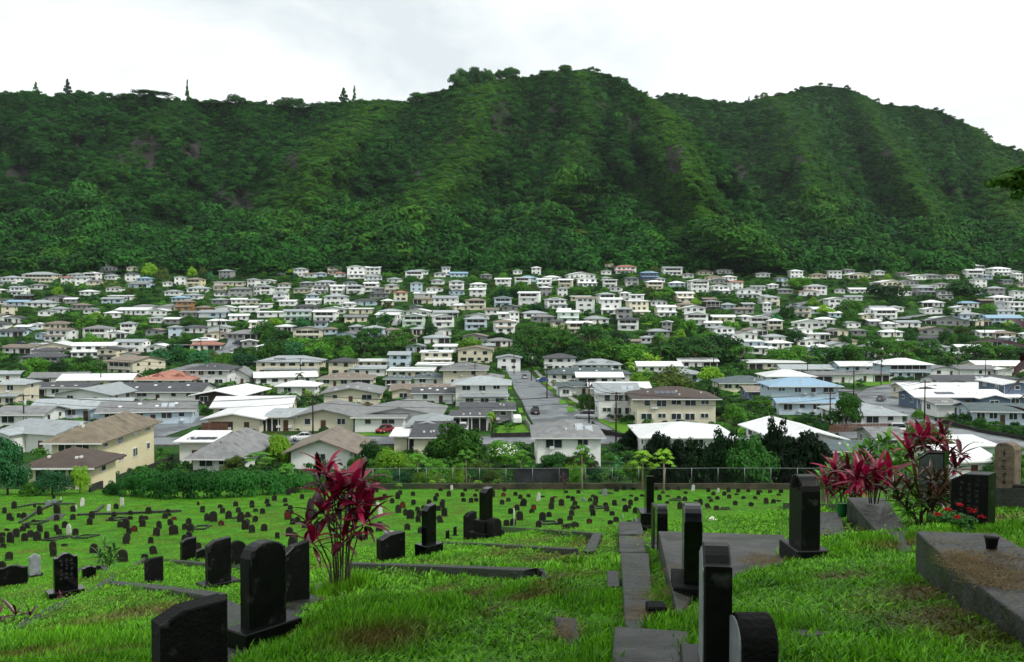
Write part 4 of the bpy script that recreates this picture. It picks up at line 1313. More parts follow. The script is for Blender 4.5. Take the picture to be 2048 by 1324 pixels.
def banana_crown(seed):
    q = random.Random(seed); mb = MB()
    for i in range(13):
        az = 6.283 * i / 13 + q.uniform(-.3, .3); el = q.uniform(0.5, 1.35); L = q.uniform(.5, .75)
        ca, sa = math.cos(az), math.sin(az); side = Vector((-sa, ca, 0)); p = Vector((q.uniform(-.15, .15), q.uniform(-.15, .15), q.uniform(.3, .5))); e = el; rows = []
        for k in range(8):
            w = 0.13 * math.sin(math.pi * min(.97, max(.04, (k + .3) / 7.6)))
            rows.append((p + side * w + Vector((0, 0, -w * .3)), p.copy(), p - side * w + Vector((0, 0, -w * .3))))
            p = p + Vector((ca * math.cos(e), sa * math.cos(e), math.sin(e))) * (L / 7); e -= q.uniform(.12, .34)
        vs = [v for r_ in rows for v in r_]
        fs = []
        for k in range(7):
            fs += [(k * 3, k * 3 + 1, k * 3 + 4, k * 3 + 3), (k * 3 + 1, k * 3 + 2, k * 3 + 5, k * 3 + 4)]
        mb.add(vs, fs)
    return mb.mesh('crown', LEAF['m'])
PROTO['banana'] = [(banana_crown(840 + i), clump_stems(850 + i)) for i in range(3)]
def papaya_crown(seed, n=15):
    q = random.Random(seed); mb = MB()
    for i in range(n):
        az = i * 2.4; f = i / n; el = 1.2 - 1.5 * f; L = .30 + .12 * f
        b = Vector((0, 0, .86 - .1 * f)); d = Vector((math.cos(az) * math.cos(el), math.sin(az) * math.cos(el), math.sin(el)))
        t = b + d * L
        mb.tube([b, t], [.012, .008], 3)
        s = .24 * q.uniform(.8, 1.2); hd = Vector((math.cos(az), math.sin(az), 0)); sd = Vector((-math.sin(az), math.cos(az), 0))
        for k in range(7):
            a = (k - 3) * 0.62
            tip = t + (hd * math.cos(a) + sd * math.sin(a)) * s * (1 - .1 * abs(k - 3)) + Vector((0, 0, -.35 * s))
            u = (hd * -math.sin(a) + sd * math.cos(a)) * s * .26
            m_ = t.lerp(tip, .55)
            mb.add([t, m_ + u, tip, m_ - u], [(0, 1, 2, 3)])
    return mb.mesh('crown', LEAF['m'])
def papaya_trunk(seed):
    mb = MB(); mb.tube([(0, 0, -.05), (.01, 0, .4), (0, .01, .88)], [.03, .026, .018], 7)
    return mb.mesh('trunk', M_bark_l)
PROTO['papaya'] = [(papaya_crown(860 + i), papaya_trunk(i)) for i in range(3)]
def shrub_crown(i):
    V, Q = crown_round(900 + i * 3, 1.0, 0.75, 26, 4200, 0.05, 0.36)
    return fit_crown(V, 0.0), Q
PROTO['shrub'] = []
for i in range(4):
    V, Q = shrub_crown(i)
    PROTO['shrub'].append((np_mesh('foliage', V, Q, LEAF['m']), None))

TREES = []
def plant_tree(kind, x, y, z, hw, h, lf, name=None, var=None):
    """a tree standing at x, y, z with crown half width hw and height h (metres)"""
    r = random.Random(int(x * 91 + y * 37))
    cm, tm = PROTO[kind][(r.randrange(len(PROTO[kind])) if var is None else var)]
    nm = name or {'palm': 'palm_tree', 'clump': 'palm_clump', 'banana': 'banana_plant', 'papaya': 'papaya_tree', 'shrub': 'shrub', 'cone': 'conifer_tree', 'umbrella': 'spreading_tree'}.get(kind, 'tree')
    root = empty(nm, (x, y, z), r.uniform(0, 6.28))
    sx = hw if kind not in ('palm', 'papaya') else h * 1.0
    if kind in ('palm', 'papaya'): sx = hw / (0.6 if kind == 'palm' else 0.55)
    c = link('foliage' if kind == 'shrub' else 'crown', cm, root, (0, 0, 0), (0, 0, 0), (sx, sx, h))
    c.material_slots[0].link = 'OBJECT'
    c.material_slots[0].material = LEAF[lf]
    if tm is not None:
        ts = min(sx, h) if kind not in ('palm', 'papaya') else h * 0.9
        link('trunk', tm, root, (0, 0, 0), (0, 0, 0), (ts, ts, h))
    px, v = project(x, y, z)
    TREES.append(dict(obj=root, px=px, v=v, kind=kind, lf=lf, hw=hw, h=h, x=x, y=y, nm=nm))
    return root
def tree_at(px, vb, hwpx, hpx, kind='round', lf='m', name=None, var=None):
    x, y, z = hit(px, vb)
    s = px_per_m(y)
    return plant_tree(kind, x, y, z, hwpx / s, hpx / s, lf, name, var)

BIG = """70 757 32 40 round m;115 757 24 36 round d;35 762 24 34 umbrella d;178 752 28 26 round m;325 737 30 38 round b;365 735 32 38 round h;400 738 30 36 round b;425 735 16 32 round o;450 740 27 32 round m;490 742 30 34 round b;540 732 32 42 round m;590 727 34 42 round b;640 724 30 38 round m
530 674 26 32 round d;562 692 27 32 round d;600 710 37 37 umbrella m;650 707 32 32 round m;560 717 37 37 round d;690 707 32 36 umbrella m;740 702 38 46 umbrella d;800 707 42 46 umbrella m;770 652 20 25 round d;860 678 18 30 round d;941 708 29 33 round y
1060 722 52 64 umbrella m;1110 707 47 54 umbrella m;1180 702 47 54 umbrella d;1040 730 32 42 round d;1215 724 42 46 round m;1150 730 37 37 round d;1270 730 37 42 round m;1300 737 34 40 clump y;1340 727 37 42 round m;1390 727 47 52 umbrella d;1440 724 47 52 round d;1480 730 37 42 umbrella m;1420 697 32 32 round m;1320 692 18 30 palm m;1232 700 30 34 round d;1360 702 26 26 round m
1770 598 42 30 round d;1925 596 46 32 round d;1600 577 26 22 round m;1700 627 24 27 round m;1650 632 20 22 round y;1590 732 42 40 umbrella m;1650 730 37 38 round d;1700 730 37 40 round m;1760 724 42 44 umbrella m;1810 722 42 44 umbrella m;1860 720 37 40 round d;1900 730 30 36 clump m;1950 724 37 38 round m;2000 724 37 36 round m;2040 732 32 36 umbrella d;1560 732 32 34 round m;1822 694 17 34 round d;1892 690 15 30 round d;1950 660 14 30 palm o;1690 700 14 30 round d;1592 690 16 34 round d;1930 690 20 24 round d
1692 858 31 64 near m;1422 766 28 32 round y;1418 810 33 54 clump d;1340 787 44 52 round o;1278 777 24 30 round y;1262 750 22 42 banana y;1292 762 22 36 clump y;1178 828 26 38 near m;1013 779 13 28 round y;871 832 28 28 clump m;500 797 27 30 clump m;540 792 24 32 clump y;580 802 27 28 clump m;620 800 24 26 clump y;655 787 22 24 clump m;600 780 14 40 palm o;692 858 15 32 palm m;981 864 15 44 palm y
558 930 26 58 full y;915 938 62 86 full m;1008 934 36 50 near m;740 930 26 46 shrub d;785 944 36 44 shrub y;830 948 27 34 shrub y;712 945 20 30 shrub m;15 990 44 108 near b;105 990 40 46 near b;160 988 21 54 near y;60 992 26 26 shrub m;468 950 24 36 near o;870 955 30 36 shrub m;960 955 30 34 shrub o
1332 974 50 100 full k;1388 974 42 90 full k;1442 974 46 104 full k;1498 976 52 98 full d;1546 972 36 124 full k;1602 976 60 106 full k;1262 900 26 40 full k;1105 958 37 50 near d;1160 958 37 50 near o;1235 956 26 54 banana b;1262 960 22 46 banana m;1290 955 26 52 banana b;1330 962 20 40 banana m;1858 930 50 82 near o;2024 964 48 66 near m;1985 975 30 46 near d;1470 850 22 40 near m;1520 820 26 28 near m;1556 822 20 26 near y;1440 838 14 24 near d;1185 862 10 14 shrub m;1142 812 8 10 shrub y;170 752 14 16 shrub y
1800 842 14 16 shrub d;1838 838 16 18 shrub m;1930 848 14 22 round d;1960 856 14 20 shrub d;2015 866 18 16 shrub d;2045 870 16 18 shrub d;1790 880 14 18 shrub d;1985 868 12 14 shrub m;1672 880 9 14 shrub d;905 800 14 18 clump y;1645 862 14 16 shrub d;1125 790 10 14 palm m"""
for e in BIG.replace('\n', ';').split(';'):
    a = e.split()
    tree_at(float(a[0]), float(a[1]), float(a[2]), float(a[3]), a[4], a[5])
for e in [(932, 972, 17, 66), (1042, 978, 16, 72), (1164, 980, 15, 82), (1285, 982, 17, 74), (1327, 984, 17, 78), (836, 970, 17, 58), (572, 986, 13, 50), (518, 950, 22, 42)]:
    tree_at(e[0], e[1], e[2] * 1.45, e[3], 'papaya', 'y' if e[0] % 2 else 'm')
for e in [(865, 976, 9, 14), (885, 973, 8, 14), (995, 976, 11, 16), (1075, 976, 8, 16), (798, 980, 7, 12), (955, 974, 9, 12)]:
    tree_at(*e, 'papaya', 'y', 'papaya_sapling')
rf_ = random.Random(77)
for i in range(30):                     # thicket between the fence and the first houses
    px = 620 + 990 * (i + rf_.uniform(.1, .9)) / 30
    k = rf_.choice(['shrub', 'shrub', 'shrub', 'near', 'banana'])
    tree_at(px, rf_.uniform(962, 973), rf_.uniform(16, 30), rf_.uniform(24, 44), k, rf_.choice('mmdyodb'))
# long hedge of big-leaved shrubs along the left edge of the lawn
for e in [(225, 990, 20, 26), (262, 992, 30, 44), (305, 995, 36, 54), (352, 997, 38, 56), (400, 997, 38, 54), (446, 995, 36, 50), (490, 993, 34, 50), (534, 990, 34, 48), (574, 986, 30, 42), (605, 984, 22, 32), (640, 980, 24, 30), (680, 978, 22, 32), (725, 976, 24, 34), (765, 974, 22, 30)]:
    tree_at(*e, 'shrub', 'h' if e[0] < 620 else 'm', 'hedge_shrub')

# smaller trees among the hillside houses: not where they would hide a facade
SCR = []
for H in HOUSES:
    s = px_per_m(H['y'])
    SCR.append((H['px'] - H['w'] * s / 2, H['px'] + H['w'] * s / 2, H['vb'] - (H['h'] + H['rise']) * s, H['vb'], H['y'], H['d']))
SCR = np.array(SCR)
RP = np.concatenate([np.stack([r_[0], r_[1], r_[5] / 2], 1) for r_ in ROADS])
RPc = RP[::2]
def free_spot(x, y, px, v, hw, hh, cover=0.35, clear=1.0):
    a, b, t, bo, hy, hd = SCR.T
    ov = ~((b < px - hw) | (a > px + hw))
    hide = ov & (hy > y) & (v - hh < bo - (bo - t) * cover) & (v > t)
    inside = ov & (hy <= y) & (hy + hd + 1.5 > y) & (px > a - hw * 0.5) & (px < b + hw * 0.5)
    if hide.any() or inside.any(): return False
    return np.min(np.hypot(RPc[:, 0] - x, RPc[:, 1] - y) - RPc[:, 2]) > clear
rt = random.Random(5)
cnt = 0; tries = 0
while cnt < 165 and tries < 14000:
    tries += 1
    px = rt.uniform(-60, 2110); v = rt.choice([rt.uniform(545, 735), rt.uniform(545, 690)])
    x, y, z = hit(px, v); s = px_per_m(y)
    h = rt.uniform(4.5, 11); hw = h * rt.uniform(0.45, 0.8)
    if not free_spot(x, y, px, v, hw * s, h * s, 0.5): continue
    if any(abs(t['px'] - px) < 9 and abs(t['v'] - v) < 6 for t in TREES): continue
    q = rt.random()
    plant_tree('umbrella' if q < 0.12 else ('palm' if q < 0.2 else ('cone' if q < 0.24 else 'round')), x, y, z, hw, h, rt.choice('mmmddyob'))
    cnt += 1
print('random trees', cnt, tries, 'all', len(TREES))

# undergrowth between the houses: bushes nobody could count
rs = np.random.default_rng(21)
SHP = []
L_scrub = leafmat('bush_leaves', lin(22, 66, 20), lin(76, 128, 42), trans=0.2, var=0.35, tint=lin(22, 58, 24))
for k in range(5):
    V, Q = crown_round(1000 + k, 1.0, 0.6, 10, 220, 0.15, 0.45)
    SHP.append(np_mesh('bush', V, Q, L_scrub))
pts = []; scl = []
n = 0
NB = 44000
Yb = np.where(rs.random(NB) < 0.62, rs.uniform(395, 765, NB), rs.uniform(125, 400, NB))
Xb = rs.uniform(-0.58, 0.58, NB) * Yb
Zb = T0(Xb, Yb); PXb, PVb = project(Xb, Yb, Zb)
Db = fnoise(Xb * 0.03, Yb * 0.02, 3)
for t in range(NB):
    x, y, z, px, v, dens = Xb[t], Yb[t], Zb[t], PXb[t], PVb[t], Db[t]
    s = px_per_m(y)
    if v < 735 and dens < 0.30: continue
    if v > 735 and dens < 0.36: continue
    if v > 875 and rs.random() < 0.5: continue
    r = rs.uniform(0.9, 2.6) if y > 330 else rs.uniform(0.5, 1.4)
    h = r * rs.uniform(0.8, 1.4)
    if not free_spot(x, y, px, v, r * s, h * s * 1.3, 0.3, r + (0.4 if y > 395 else 3.2)): continue
    pts.append((x, y, z - 0.1)); scl.append((r, r, h)); n += 1
    if n > 12000: break
n = len(pts)
instancer('undergrowth', np.array(pts), np.stack([np.zeros(n), np.zeros(n), rs.uniform(0, 6.28, n)], 1), np.array(scl), rs.integers(0, 5, n), SHP, rs.uniform(0, 1, n) ** 2)
print('bushes', n)
# ------------------------------------------------------------------ fence and wall at the foot of the cemetery
M_wallst = mat('old_concrete_wall', lin(78, 72, 58), lin(48, 46, 38), scale=0.7, rough=0.95, bump=0.6, bscale=5, c3=lin(44, 60, 34), c3scale=0.4, c3lo=0.5, c3hi=0.7)
M_wire = mat('chain_link_wire', lin(70, 76, 78), rough=0.5, metal=0.3)
FX0, FX1, FY = hit(600, 975)[0], 44.0, 112.6
def fy(x): return FY + 0.012 * (x - 10)
wl = MB()
nseg = 24
for i in range(nseg):
    a = FX0 + (FX1 - FX0) * i / nseg; b = FX0 + (FX1 - FX0) * (i + 1) / nseg
    za, zb = float(T0(a, 112)) + 0.62, float(T0(b, 112)) + 0.62
    wl.add([(a, fy(a) - .2, za - 3), (b, fy(b) - .2, zb - 3), (b, fy(b) + .2, zb - 3), (a, fy(a) + .2, za - 3), (a, fy(a) - .2, za), (b, fy(b) - .2, zb), (b, fy(b) + .2, zb), (a, fy(a) + .2, za)],
           [(4, 5, 6, 7), (0, 1, 5, 4), (2, 3, 7, 6)] + ([(3, 0, 4, 7)] if i == 0 else []) + ([(1, 2, 6, 5)] if i == nseg - 1 else []))
tag(wl.obj('retaining_wall', M_wallst), 'low stained concrete retaining wall under the chain link fence', 'wall')
fen = empty('chain_link_fence', (0, 0, 0))
tag(fen, 'long grey chain link fence on the low wall behind the lawn', 'fence')
FH = 1.75
def fz(x): return float(T0(x, 112)) + 0.62
pm_ = MB().tube([(0, 0, -0.1), (0, 0, FH + .05)], 0.04, 6).mesh('post', M_metal)
xs = np.arange(FX0 + .4, FX1, 3.02)
for x in xs: link('post', pm_, fen, (x, fy(x), fz(x)))
MB().tube([(x, fy(x), fz(x) + FH) for x in xs], 0.028, 5).obj('top_rail', M_metal, fen)
mb = MB()
for x in np.arange(FX0, FX1, 0.26):
    for s in (-1, 1):
        x2 = x + s * FH
        if not FX0 <= x2 <= FX1: continue
        a = Vector((x, fy(x) - .01 * s, fz(x))); b = Vector((x2, fy(x2) - .01 * s, fz(x2) + FH)); t = Vector((.004, 0, 0))
        mb.add([a - t, a + t, b + t, b - t], [(0, 1, 2, 3)])
tag(mb.obj('wire_mesh', M_wire, fen), kind='stuff')
# windbreak cloth on the fence in front of the tall white house
M_cloth = mat('black_shade_cloth', lin(34, 36, 40), lin(52, 54, 60), scale=0.6, rough=0.8)
x0, x1 = hit(1028, 970)[0], hit(1128, 970)[0]
cl = MB()
for i in range(12):
    a = x0 + (x1 - x0) * i / 12; b = x0 + (x1 - x0) * (i + 1) / 12
    wa, wb = .05 * math.sin(i * 1.7), .05 * math.sin(i * 1.7 + 1.7)
    cl.add([(a, fy(a) + .12 + wa, fz(a) + .1), (b, fy(b) + .12 + wb, fz(b) + .1), (b, fy(b) + .12 - wb, fz(b) + 1.75 + .1 * math.sin(i)), (a, fy(a) + .12 - wa, fz(a) + 1.75 + .1 * math.sin(i - 1))], [(0, 1, 2, 3)], 0, True)
tag(cl.obj('shade_cloth', M_cloth), 'black shade cloth hung behind the chain link fence', 'cloth')

# ------------------------------------------------------------------ utility poles and lines
M_pole = mat('creosoted_pole', lin(60, 48, 40), lin(40, 33, 28), scale=2, rough=0.9, stretch=(1, 1, .15))
M_pole_g = mat('grey_steel_pole', lin(120, 124, 126), rough=0.5)
M_insul = mat('porcelain', lin(190, 190, 186))
M_tran = mat('transformer_grey', lin(196, 200, 202), lin(172, 176, 178), scale=2)
POLES = {}
def pole(px, vb, vt, name='utility_pole', tr=False, lamp=False, arm=True, side=''):
    x, y, z = hit(px, vb)
    s = px_per_m(y); h = (vb - vt) / s
    root = empty(name, (x, y, z), random.Random(px).uniform(-.2, .2))
    MB().tube([(0, 0, -1), (0, 0, h * .6), (0, 0, h)], [0.17, 0.14, 0.11], 8).obj('pole_shaft', M_pole if not lamp else M_pole, root)
    if arm:
        for k, zz in enumerate((h - .35, h - 1.5)):
            ca = MB().box(-1.15, 1.15, -.06, .06, zz - .06, zz + .08).obj('crossarm', M_pole, root)
            for xx in (-1.0, -.4, .4, 1.0):
                MB().tube([(xx, 0, zz + .08), (xx, 0, zz + .3)], [.05, .035], 6).obj('insulator', M_insul, ca)
    if tr:
        MB().tube([(.32, -.1, h - 2.2), (.32, -.1, h - 2.15), (.32, -.1, h - 1.3), (.32, -.1, h - 1.25)], [.2, .26, .26, .2], 10).obj('transformer', M_tran, root)
    if lamp:
        la = MB().tube([(0, 0, h - 1.6), (.7, 0, h - 1.0), (1.9, 0, h - .9)], .04, 5).obj('lamp_arm', M_pole_g, root)
        MB().tube([(1.7, 0, h - .92), (2.0, 0, h - .95), (2.4, 0, h - .97)], [.06, .13, .07], 6).obj('lamp_head', M_pole_g, la)
    POLES[px] = (x, y, z, h, root)
    return root
for a in [(626, 872, 789, 'grey roofed house with the wide window'), (601, 764, 716, 'long cream building with solar panels', 1), (48, 857, 788, 'left edge, by the dark ridged roofs', 1), (202, 777, 717, 'white flat carport roof on the left'), (1232, 894, 783, 'round dark tree on the lower street'), (1178, 847, 760, 'silver parked car at the street corner'), (1094, 797, 727, 'right kerb of the central street, middle one'), (1063, 762, 706, 'far right end of the central street', 1), (1028, 748, 690, 'far left end of the central street'), (950, 774, 722, 'large grey hip roofed house with white garage'), (1660, 849, 783, 'blue house, right front corner'), (1707, 800, 731, 'junction of the curving street'), (1762, 770, 710, 'green verge left of the arcaded white house', 1), (1849, 845, 761, 'right hand corner of the lower street'), (1915, 752, 700, 'right of the arcaded white house'), (1971, 754, 710, 'dark roofed houses at the right'), (1615, 757, 706, 'low white roofs left of the junction'), (1427, 740, 690, 'tree belt right of centre'), (163, 680, 631, 'hillside trees far left'), (402, 706, 676, 'red roofed cottage on the left hillside'), (439, 688, 636, 'top of the left hillside lane'), (1969, 676, 621, 'right hillside lane'), (1585, 636, 585, 'bend of the upper hillside road'), (1790, 684, 639, 'right hillside tree clump')]:
    tr = len(a) > 4
    lb = 'dark wooden utility pole near the ' + a[3] if not a[3].startswith(('left', 'right', 'far', 'top', 'hillside')) else 'dark wooden utility pole at ' + a[3]
    tag(pole(a[0], a[1], a[2], tr=tr, lamp=a[0] in (1615, 1849, 1660)), lb, 'utility pole', 'utility poles along the streets')
M_line = mat('black_cable', lin(38, 40, 42), rough=0.6)
def wires(a, b, offs=((-1.0, -.1), (1.0, -.1), (0, -1.4))):
    A, B = POLES[a], POLES[b]
    for k, (ox, oz) in enumerate(offs):
        p = Vector((A[0] + ox, A[1], A[2] + A[3] + oz)); q = Vector((B[0] + ox, B[1], B[2] + B[3] + oz))
        sag = (q - p).length * 0.022
        pts = [p.lerp(q, t / 10) - Vector((0, 0, 4 * sag * (t / 10) * (1 - t / 10))) for t in range(11)]
        o = MB().tube(pts, 0.042, 3).obj('power_line', M_line)
        w_ = ['left upper', 'right upper', 'lower'][k]
        tag(o, '%s black cable from the %s pole to the %s pole' % (w_, SHORT[a], SHORT[b]), 'cable', 'power lines over the streets')
SHORT = {48: 'left edge', 626: 'white sedan', 1232: 'round dark tree', 1660: 'blue house', 1849: 'right corner', 1178: 'silver car', 1094: 'central street', 1063: 'far street', 1028: 'street end', 202: 'white carport', 601: 'solar building', 950: 'white garage', 1707: 'junction', 1762: 'arcaded house', 1615: 'low white roofs', 1915: 'arcade side', 1971: 'dark roofs', 163: 'far left hillside', 439: 'left lane', 1585: 'upper bend', 1790: 'tree clump', 1969: 'right lane'}
for a, b in [(48, 626), (626, 1232), (1232, 1660), (1660, 1849), (1178, 1094), (1094, 1063), (1063, 1028), (1178, 1232), (202, 601), (601, 950), (1707, 1762), (1707, 1660), (1615, 1707), (1915, 1971), (163, 439), (1585, 1790), (1790, 1969)]:
    wires(a, b)

# ------------------------------------------------------------------ cars
def paint(name, c): return mat('paint_' + name, c, rough=0.25, spec=0.6)
PAINT = {'white': paint('white', lin(226, 228, 228)), 'dark': paint('dark', lin(34, 34, 40)), 'silver': paint('silver', lin(170, 174, 176)), 'blue': paint('blue', lin(38, 70, 140)), 'grey': paint('grey', lin(88, 92, 100)), 'red': paint('red', lin(130, 24, 28)), 'navy': paint('navy', lin(50, 60, 84))}
M_tyre = mat('tyre', lin(24, 24, 24), rough=0.9)
M_rim = mat('wheel_rim', lin(160, 162, 164), rough=0.3, metal=0.7)
M_cglass = mat('car_glass', lin(24, 28, 32), rough=0.06, spec=0.7)
M_tail = mat('tail_lamp', lin(150, 20, 20), rough=0.2)
M_head = mat('head_lamp', lin(225, 228, 225), rough=0.1)
ME_tyre = MB().tube([(-.11, 0, 0), (-.1, 0, 0), (.1, 0, 0), (.11, 0, 0)], [.26, .33, .33, .26], 14).mesh('tyre', M_tyre)
ME_rim = MB().tube([(-.115, 0, 0), (.115, 0, 0)], [.2, .2], 10).mesh('rim', M_rim)
def loft(mb, secs, mi=0):
    """sections along y: (y, half width bottom, half width top, z bottom, z top)"""
    vs = []
    for y, wb, wt, zb, zt in secs:
        zm = zb + (zt - zb) * .55
        vs += [(-wb * .92, y, zb), (wb * .92, y, zb), (wb, y, zm), (wt, y, zt), (-wt, y, zt), (-wb, y, zm)]
    fs = []
    n = len(secs)
    for i in range(n - 1):
        for j in range(6):
            k = (j + 1) % 6
            fs.append((i * 6 + j, i * 6 + k, (i + 1) * 6 + k, (i + 1) * 6 + j)[::-1])
    fs.append((0, 1, 2, 3, 4, 5)); fs.append(tuple((n - 1) * 6 + j for j in (5, 4, 3, 2, 1, 0)))
    mb.add(vs, fs, mi, False)
def car(px, vb, head, col, kind, label, dz=0.12, pos=None, name='parked_car'):
    """head: direction the nose points, degrees from +y"""
    x, y, z = hit(px, vb) if pos is None else (pos[0], pos[1], float(T0(*pos)))
    root = empty(name, (x, y, z + dz), R(head))
    tall = kind == 'suv'
    zt = 1.02 if tall else 0.92; rz = 1.78 if tall else 1.42
    b = MB(); loft(b, [(-2.25, .72, .66, .42, zt - .22), (-2.1, .86, .80, .30, zt), (-1.1, .90, .82, .26, zt + .02), (0.7, .90, .82, .26, zt), (1.5, .88, .80, .28, zt - .1), (2.1, .82, .74, .32, zt - .2), (2.25, .66, .6, .42, zt - .34)])
    b.obj('body', PAINT[col], root)
    c = MB()
    if tall: loft(c, [(-2.12, .78, .60, zt - .02, zt + .05), (-1.95, .78, .64, zt - .02, rz - .1), (-1.7, .78, .64, zt - .02, rz), (0.2, .78, .64, zt - .02, rz), (.55, .76, .6, zt - .02, rz - .12), (1.15, .74, .6, zt - .05, zt + .02)])
    else: loft(c, [(-1.75, .76, .6, zt - .02, zt + .04), (-1.05, .76, .58, zt - .02, rz - .04), (-.4, .76, .58, zt - .02, rz), (.35, .76, .56, zt - .02, rz - .06), (1.1, .74, .6, zt - .05, zt + .02)])
    cab = c.obj('cabin_glass', M_cglass, root)
    y0, y1 = (-1.9, .3) if tall else (-.95, .2)
    MB().box(-.6, .6, y0, y1, rz - .03, rz + .03).obj('roof_panel', PAINT[col], root)
    pl = MB()
    for sx in (-1, 1):
        for ya, yb in ([(-2.0, -1.85), (-.9, -.9), (.75, .35)] if tall else [(-1.6, -1.0), (-.35, -.35), (.95, .3)]):
            pl.tube([(sx * .775, ya, zt), (sx * .62, yb, rz - .02)], .035, 4)
    pl.obj('window_pillars', PAINT[col], root)
    for sx in (-1, 1):
        for yy in (-1.35, 1.4):
            w = link('wheel', ME_tyre, root, (sx * .82, yy, .33)); link('rim', ME_rim, w)
        MB().box(sx * .62 - .14, sx * .62 + .14, -2.27, -2.1, zt - .3, zt - .12).obj('tail_lamp', M_tail, root)
        MB().box(sx * .6 - .16, sx * .6 + .16, 2.1, 2.24, zt - .42, zt - .28).obj('headlamp', M_head, root)
    MB().box(-.26, .26, -2.275, -2.2, .55, .68).obj('number_plate', M_head, root)
    tag(root, label, 'car', 'cars in the valley streets')
    return root
car(1070, 829, 4, 'dark', 'suv', 'dark car driving away on the central street', name='moving_car')
car(1049, 758, 3, 'silver', 'suv', 'small silver car far up the central street', name='moving_car')
car(606, 883, 96, 'white', 'sedan', 'white sedan parked beside the pole on the lower street', dz=.25)
car(1170, 838, 80, 'silver', 'suv', 'silver off road car parked at the street corner')
car(1762, 803, -30, 'grey', 'sedan', 'grey car parked in the curving street', dz=.2)
car(1787, 866, 84, 'white', 'suv', 'white car before the brown fence on the right')
car(1084, 765, 85, 'blue', 'sedan', 'blue car in the drive right of the central street')
car(1086, 762, 88, 'white', 'sedan', 'white car behind the blue car in the drive')
car(926, 866, 180, 'white', 'suv', 'white car in the open carport with blue edge')
car(770, 866, 150, 'red', 'sedan', 'dark red car beside the white house at the driveway')
car(778, 782, 178, 'white', 'suv', 'white car under the green roofed carport')
car(40, 688, 88, 'navy', 'sedan', 'dark blue car leftmost on the hillside lane')
car(68, 690, 90, 'silver', 'sedan', 'silver car second from left on hillside lane')
car(88, 690, 92, 'white', 'suv', 'white car third from left on hillside lane')
car(318, 690, 90, 'silver', 'sedan', 'pale car parked between trees on left hillside lane')
car(462, 708, 30, 'white', 'suv', 'white car halfway up the left hillside road')
car(474, 689, 80, 'navy', 'suv', 'dark blue car at the top of left hillside road')
car(1590, 612, -60, 'navy', 'sedan', 'dark car on the upper hillside road')
car(1640, 757, 60, 'white', 'sedan', 'white car in carport left of the street junction')

# boat on trailer under a white cover, beside the central street
x, y, z = hit(1033, 848)
bt = empty('covered_boat', (x, y, z), R(5)); tag(bt, 'boat under a white cover on its trailer beside the street', 'boat')
b = MB(); loft(b, [(-2.4, .9, .8, .6, 1.5), (-1, 1.0, .7, .55, 2.1), (1, .95, .6, .55, 1.9), (2.2, .5, .3, .7, 1.5), (2.9, .1, .08, .95, 1.3)]); b.obj('cover', M_trim, bt)
MB().box(-.8, .8, -2.2, 1.5, .4, .5).obj('trailer', M_metal, bt)
for sx in (-1, 1): link('wheel', ME_tyre, bt, (sx * .85, -.6, .33))

# fire hydrant, bins, wooden fences, small signs
M_yel = mat('hydrant_yellow', lin(212, 186, 60), rough=0.5); M_bin = {'blue': mat('bin_blue', lin(30, 70, 160), rough=0.5), 'green': mat('bin_green', lin(24, 80, 48), rough=0.5), 'black': mat('bin_black', lin(36, 38, 40), rough=0.5)}
x, y, z = hit(996, 874)
hy = empty('fire_hydrant', (x, y, z)); tag(hy, 'yellow fire hydrant on the kerb of the lower street', 'hydrant')
MB().tube([(0, 0, 0), (0, 0, .1), (0, 0, .12), (0, 0, .6), (0, 0, .72), (0, 0, .8)], [.2, .2, .14, .14, .16, .04], 10).obj('barrel', M_yel, hy)
for sx in (-1, 1): MB().tube([(sx * .1, 0, .5), (sx * .25, 0, .5)], .07, 8).obj('nozzle', M_yel, hy)
for px, vb, c, lb in [(428, 866, 'blue', 'blue wheeled bin under the white roofed house'), (440, 867, 'green', 'green wheeled bin beside the blue one'), (412, 866, 'black', 'black wheeled bin left of the blue one'), (1920, 838, 'blue', 'blue wheeled bin before the red brick garage'), (1908, 838, 'black', 'black wheeled bin left of blue one at the right'), (1722, 764, 'blue', 'blue wheeled bin near the street junction'), (857, 817, 'blue', 'blue wheeled bin at the brown roofed house')]:
    x, y, z = hit(px, vb); rt_ = empty('wheeled_bin', (x, y, z + .15)); tag(rt_, lb, 'bin')
    MB().prism([(-.28, -.28), (.28, -.28), (.32, .3), (-.32, .3)], 0, .95).obj('container', M_bin[c], rt_)
    MB().box(-.34, .34, -.34, .36, .96, 1.06).obj('lid', M_bin[c], rt_)
M_wood = mat('brown_fence_wood', lin(106, 74, 58), lin(78, 54, 43), scale=2, rough=0.85)
ME_board = MB().box(-.11, .11, -.02, .02, 0, 1).mesh('board', M_wood)
def wood_fence(a, b, h, label, gap=.3):
    A, B = hit(*a), hit(*b); L = math.dist(A[:2], B[:2]); n = int(L / gap); ang = math.atan2(B[1] - A[1], B[0] - A[0])
    rt_ = empty('wooden_fence', (A[0], A[1], A[2])); tag(rt_, label, 'fence')
    zz = lambda t: float(T0(A[0] + (B[0] - A[0]) * t, A[1] + (B[1] - A[1]) * t)) - A[2]
    for i in range(n + 1):
        t = i / n
        link('board', ME_board, rt_, ((B[0] - A[0]) * t, (B[1] - A[1]) * t, zz(t)), (0, 0, ang), (1, 1, h))
    for k in (.25, .8):
        MB().tube([((B[0] - A[0]) * t, (B[1] - A[1]) * t + .06, zz(t) + h * k) for t in (0, .25, .5, .75, 1)], .05, 4).obj('rail', M_wood, rt_)
wood_fence((1660, 866), (1800, 862), 1.6, 'brown wooden board fence along the street at the white car')
wood_fence((704, 820), (745, 820), 1.6, 'short brown board fence left of the grey roofed house')
wood_fence((405, 868), (455, 868), 2.2, 'tall brown board screen under the white roof', .25)
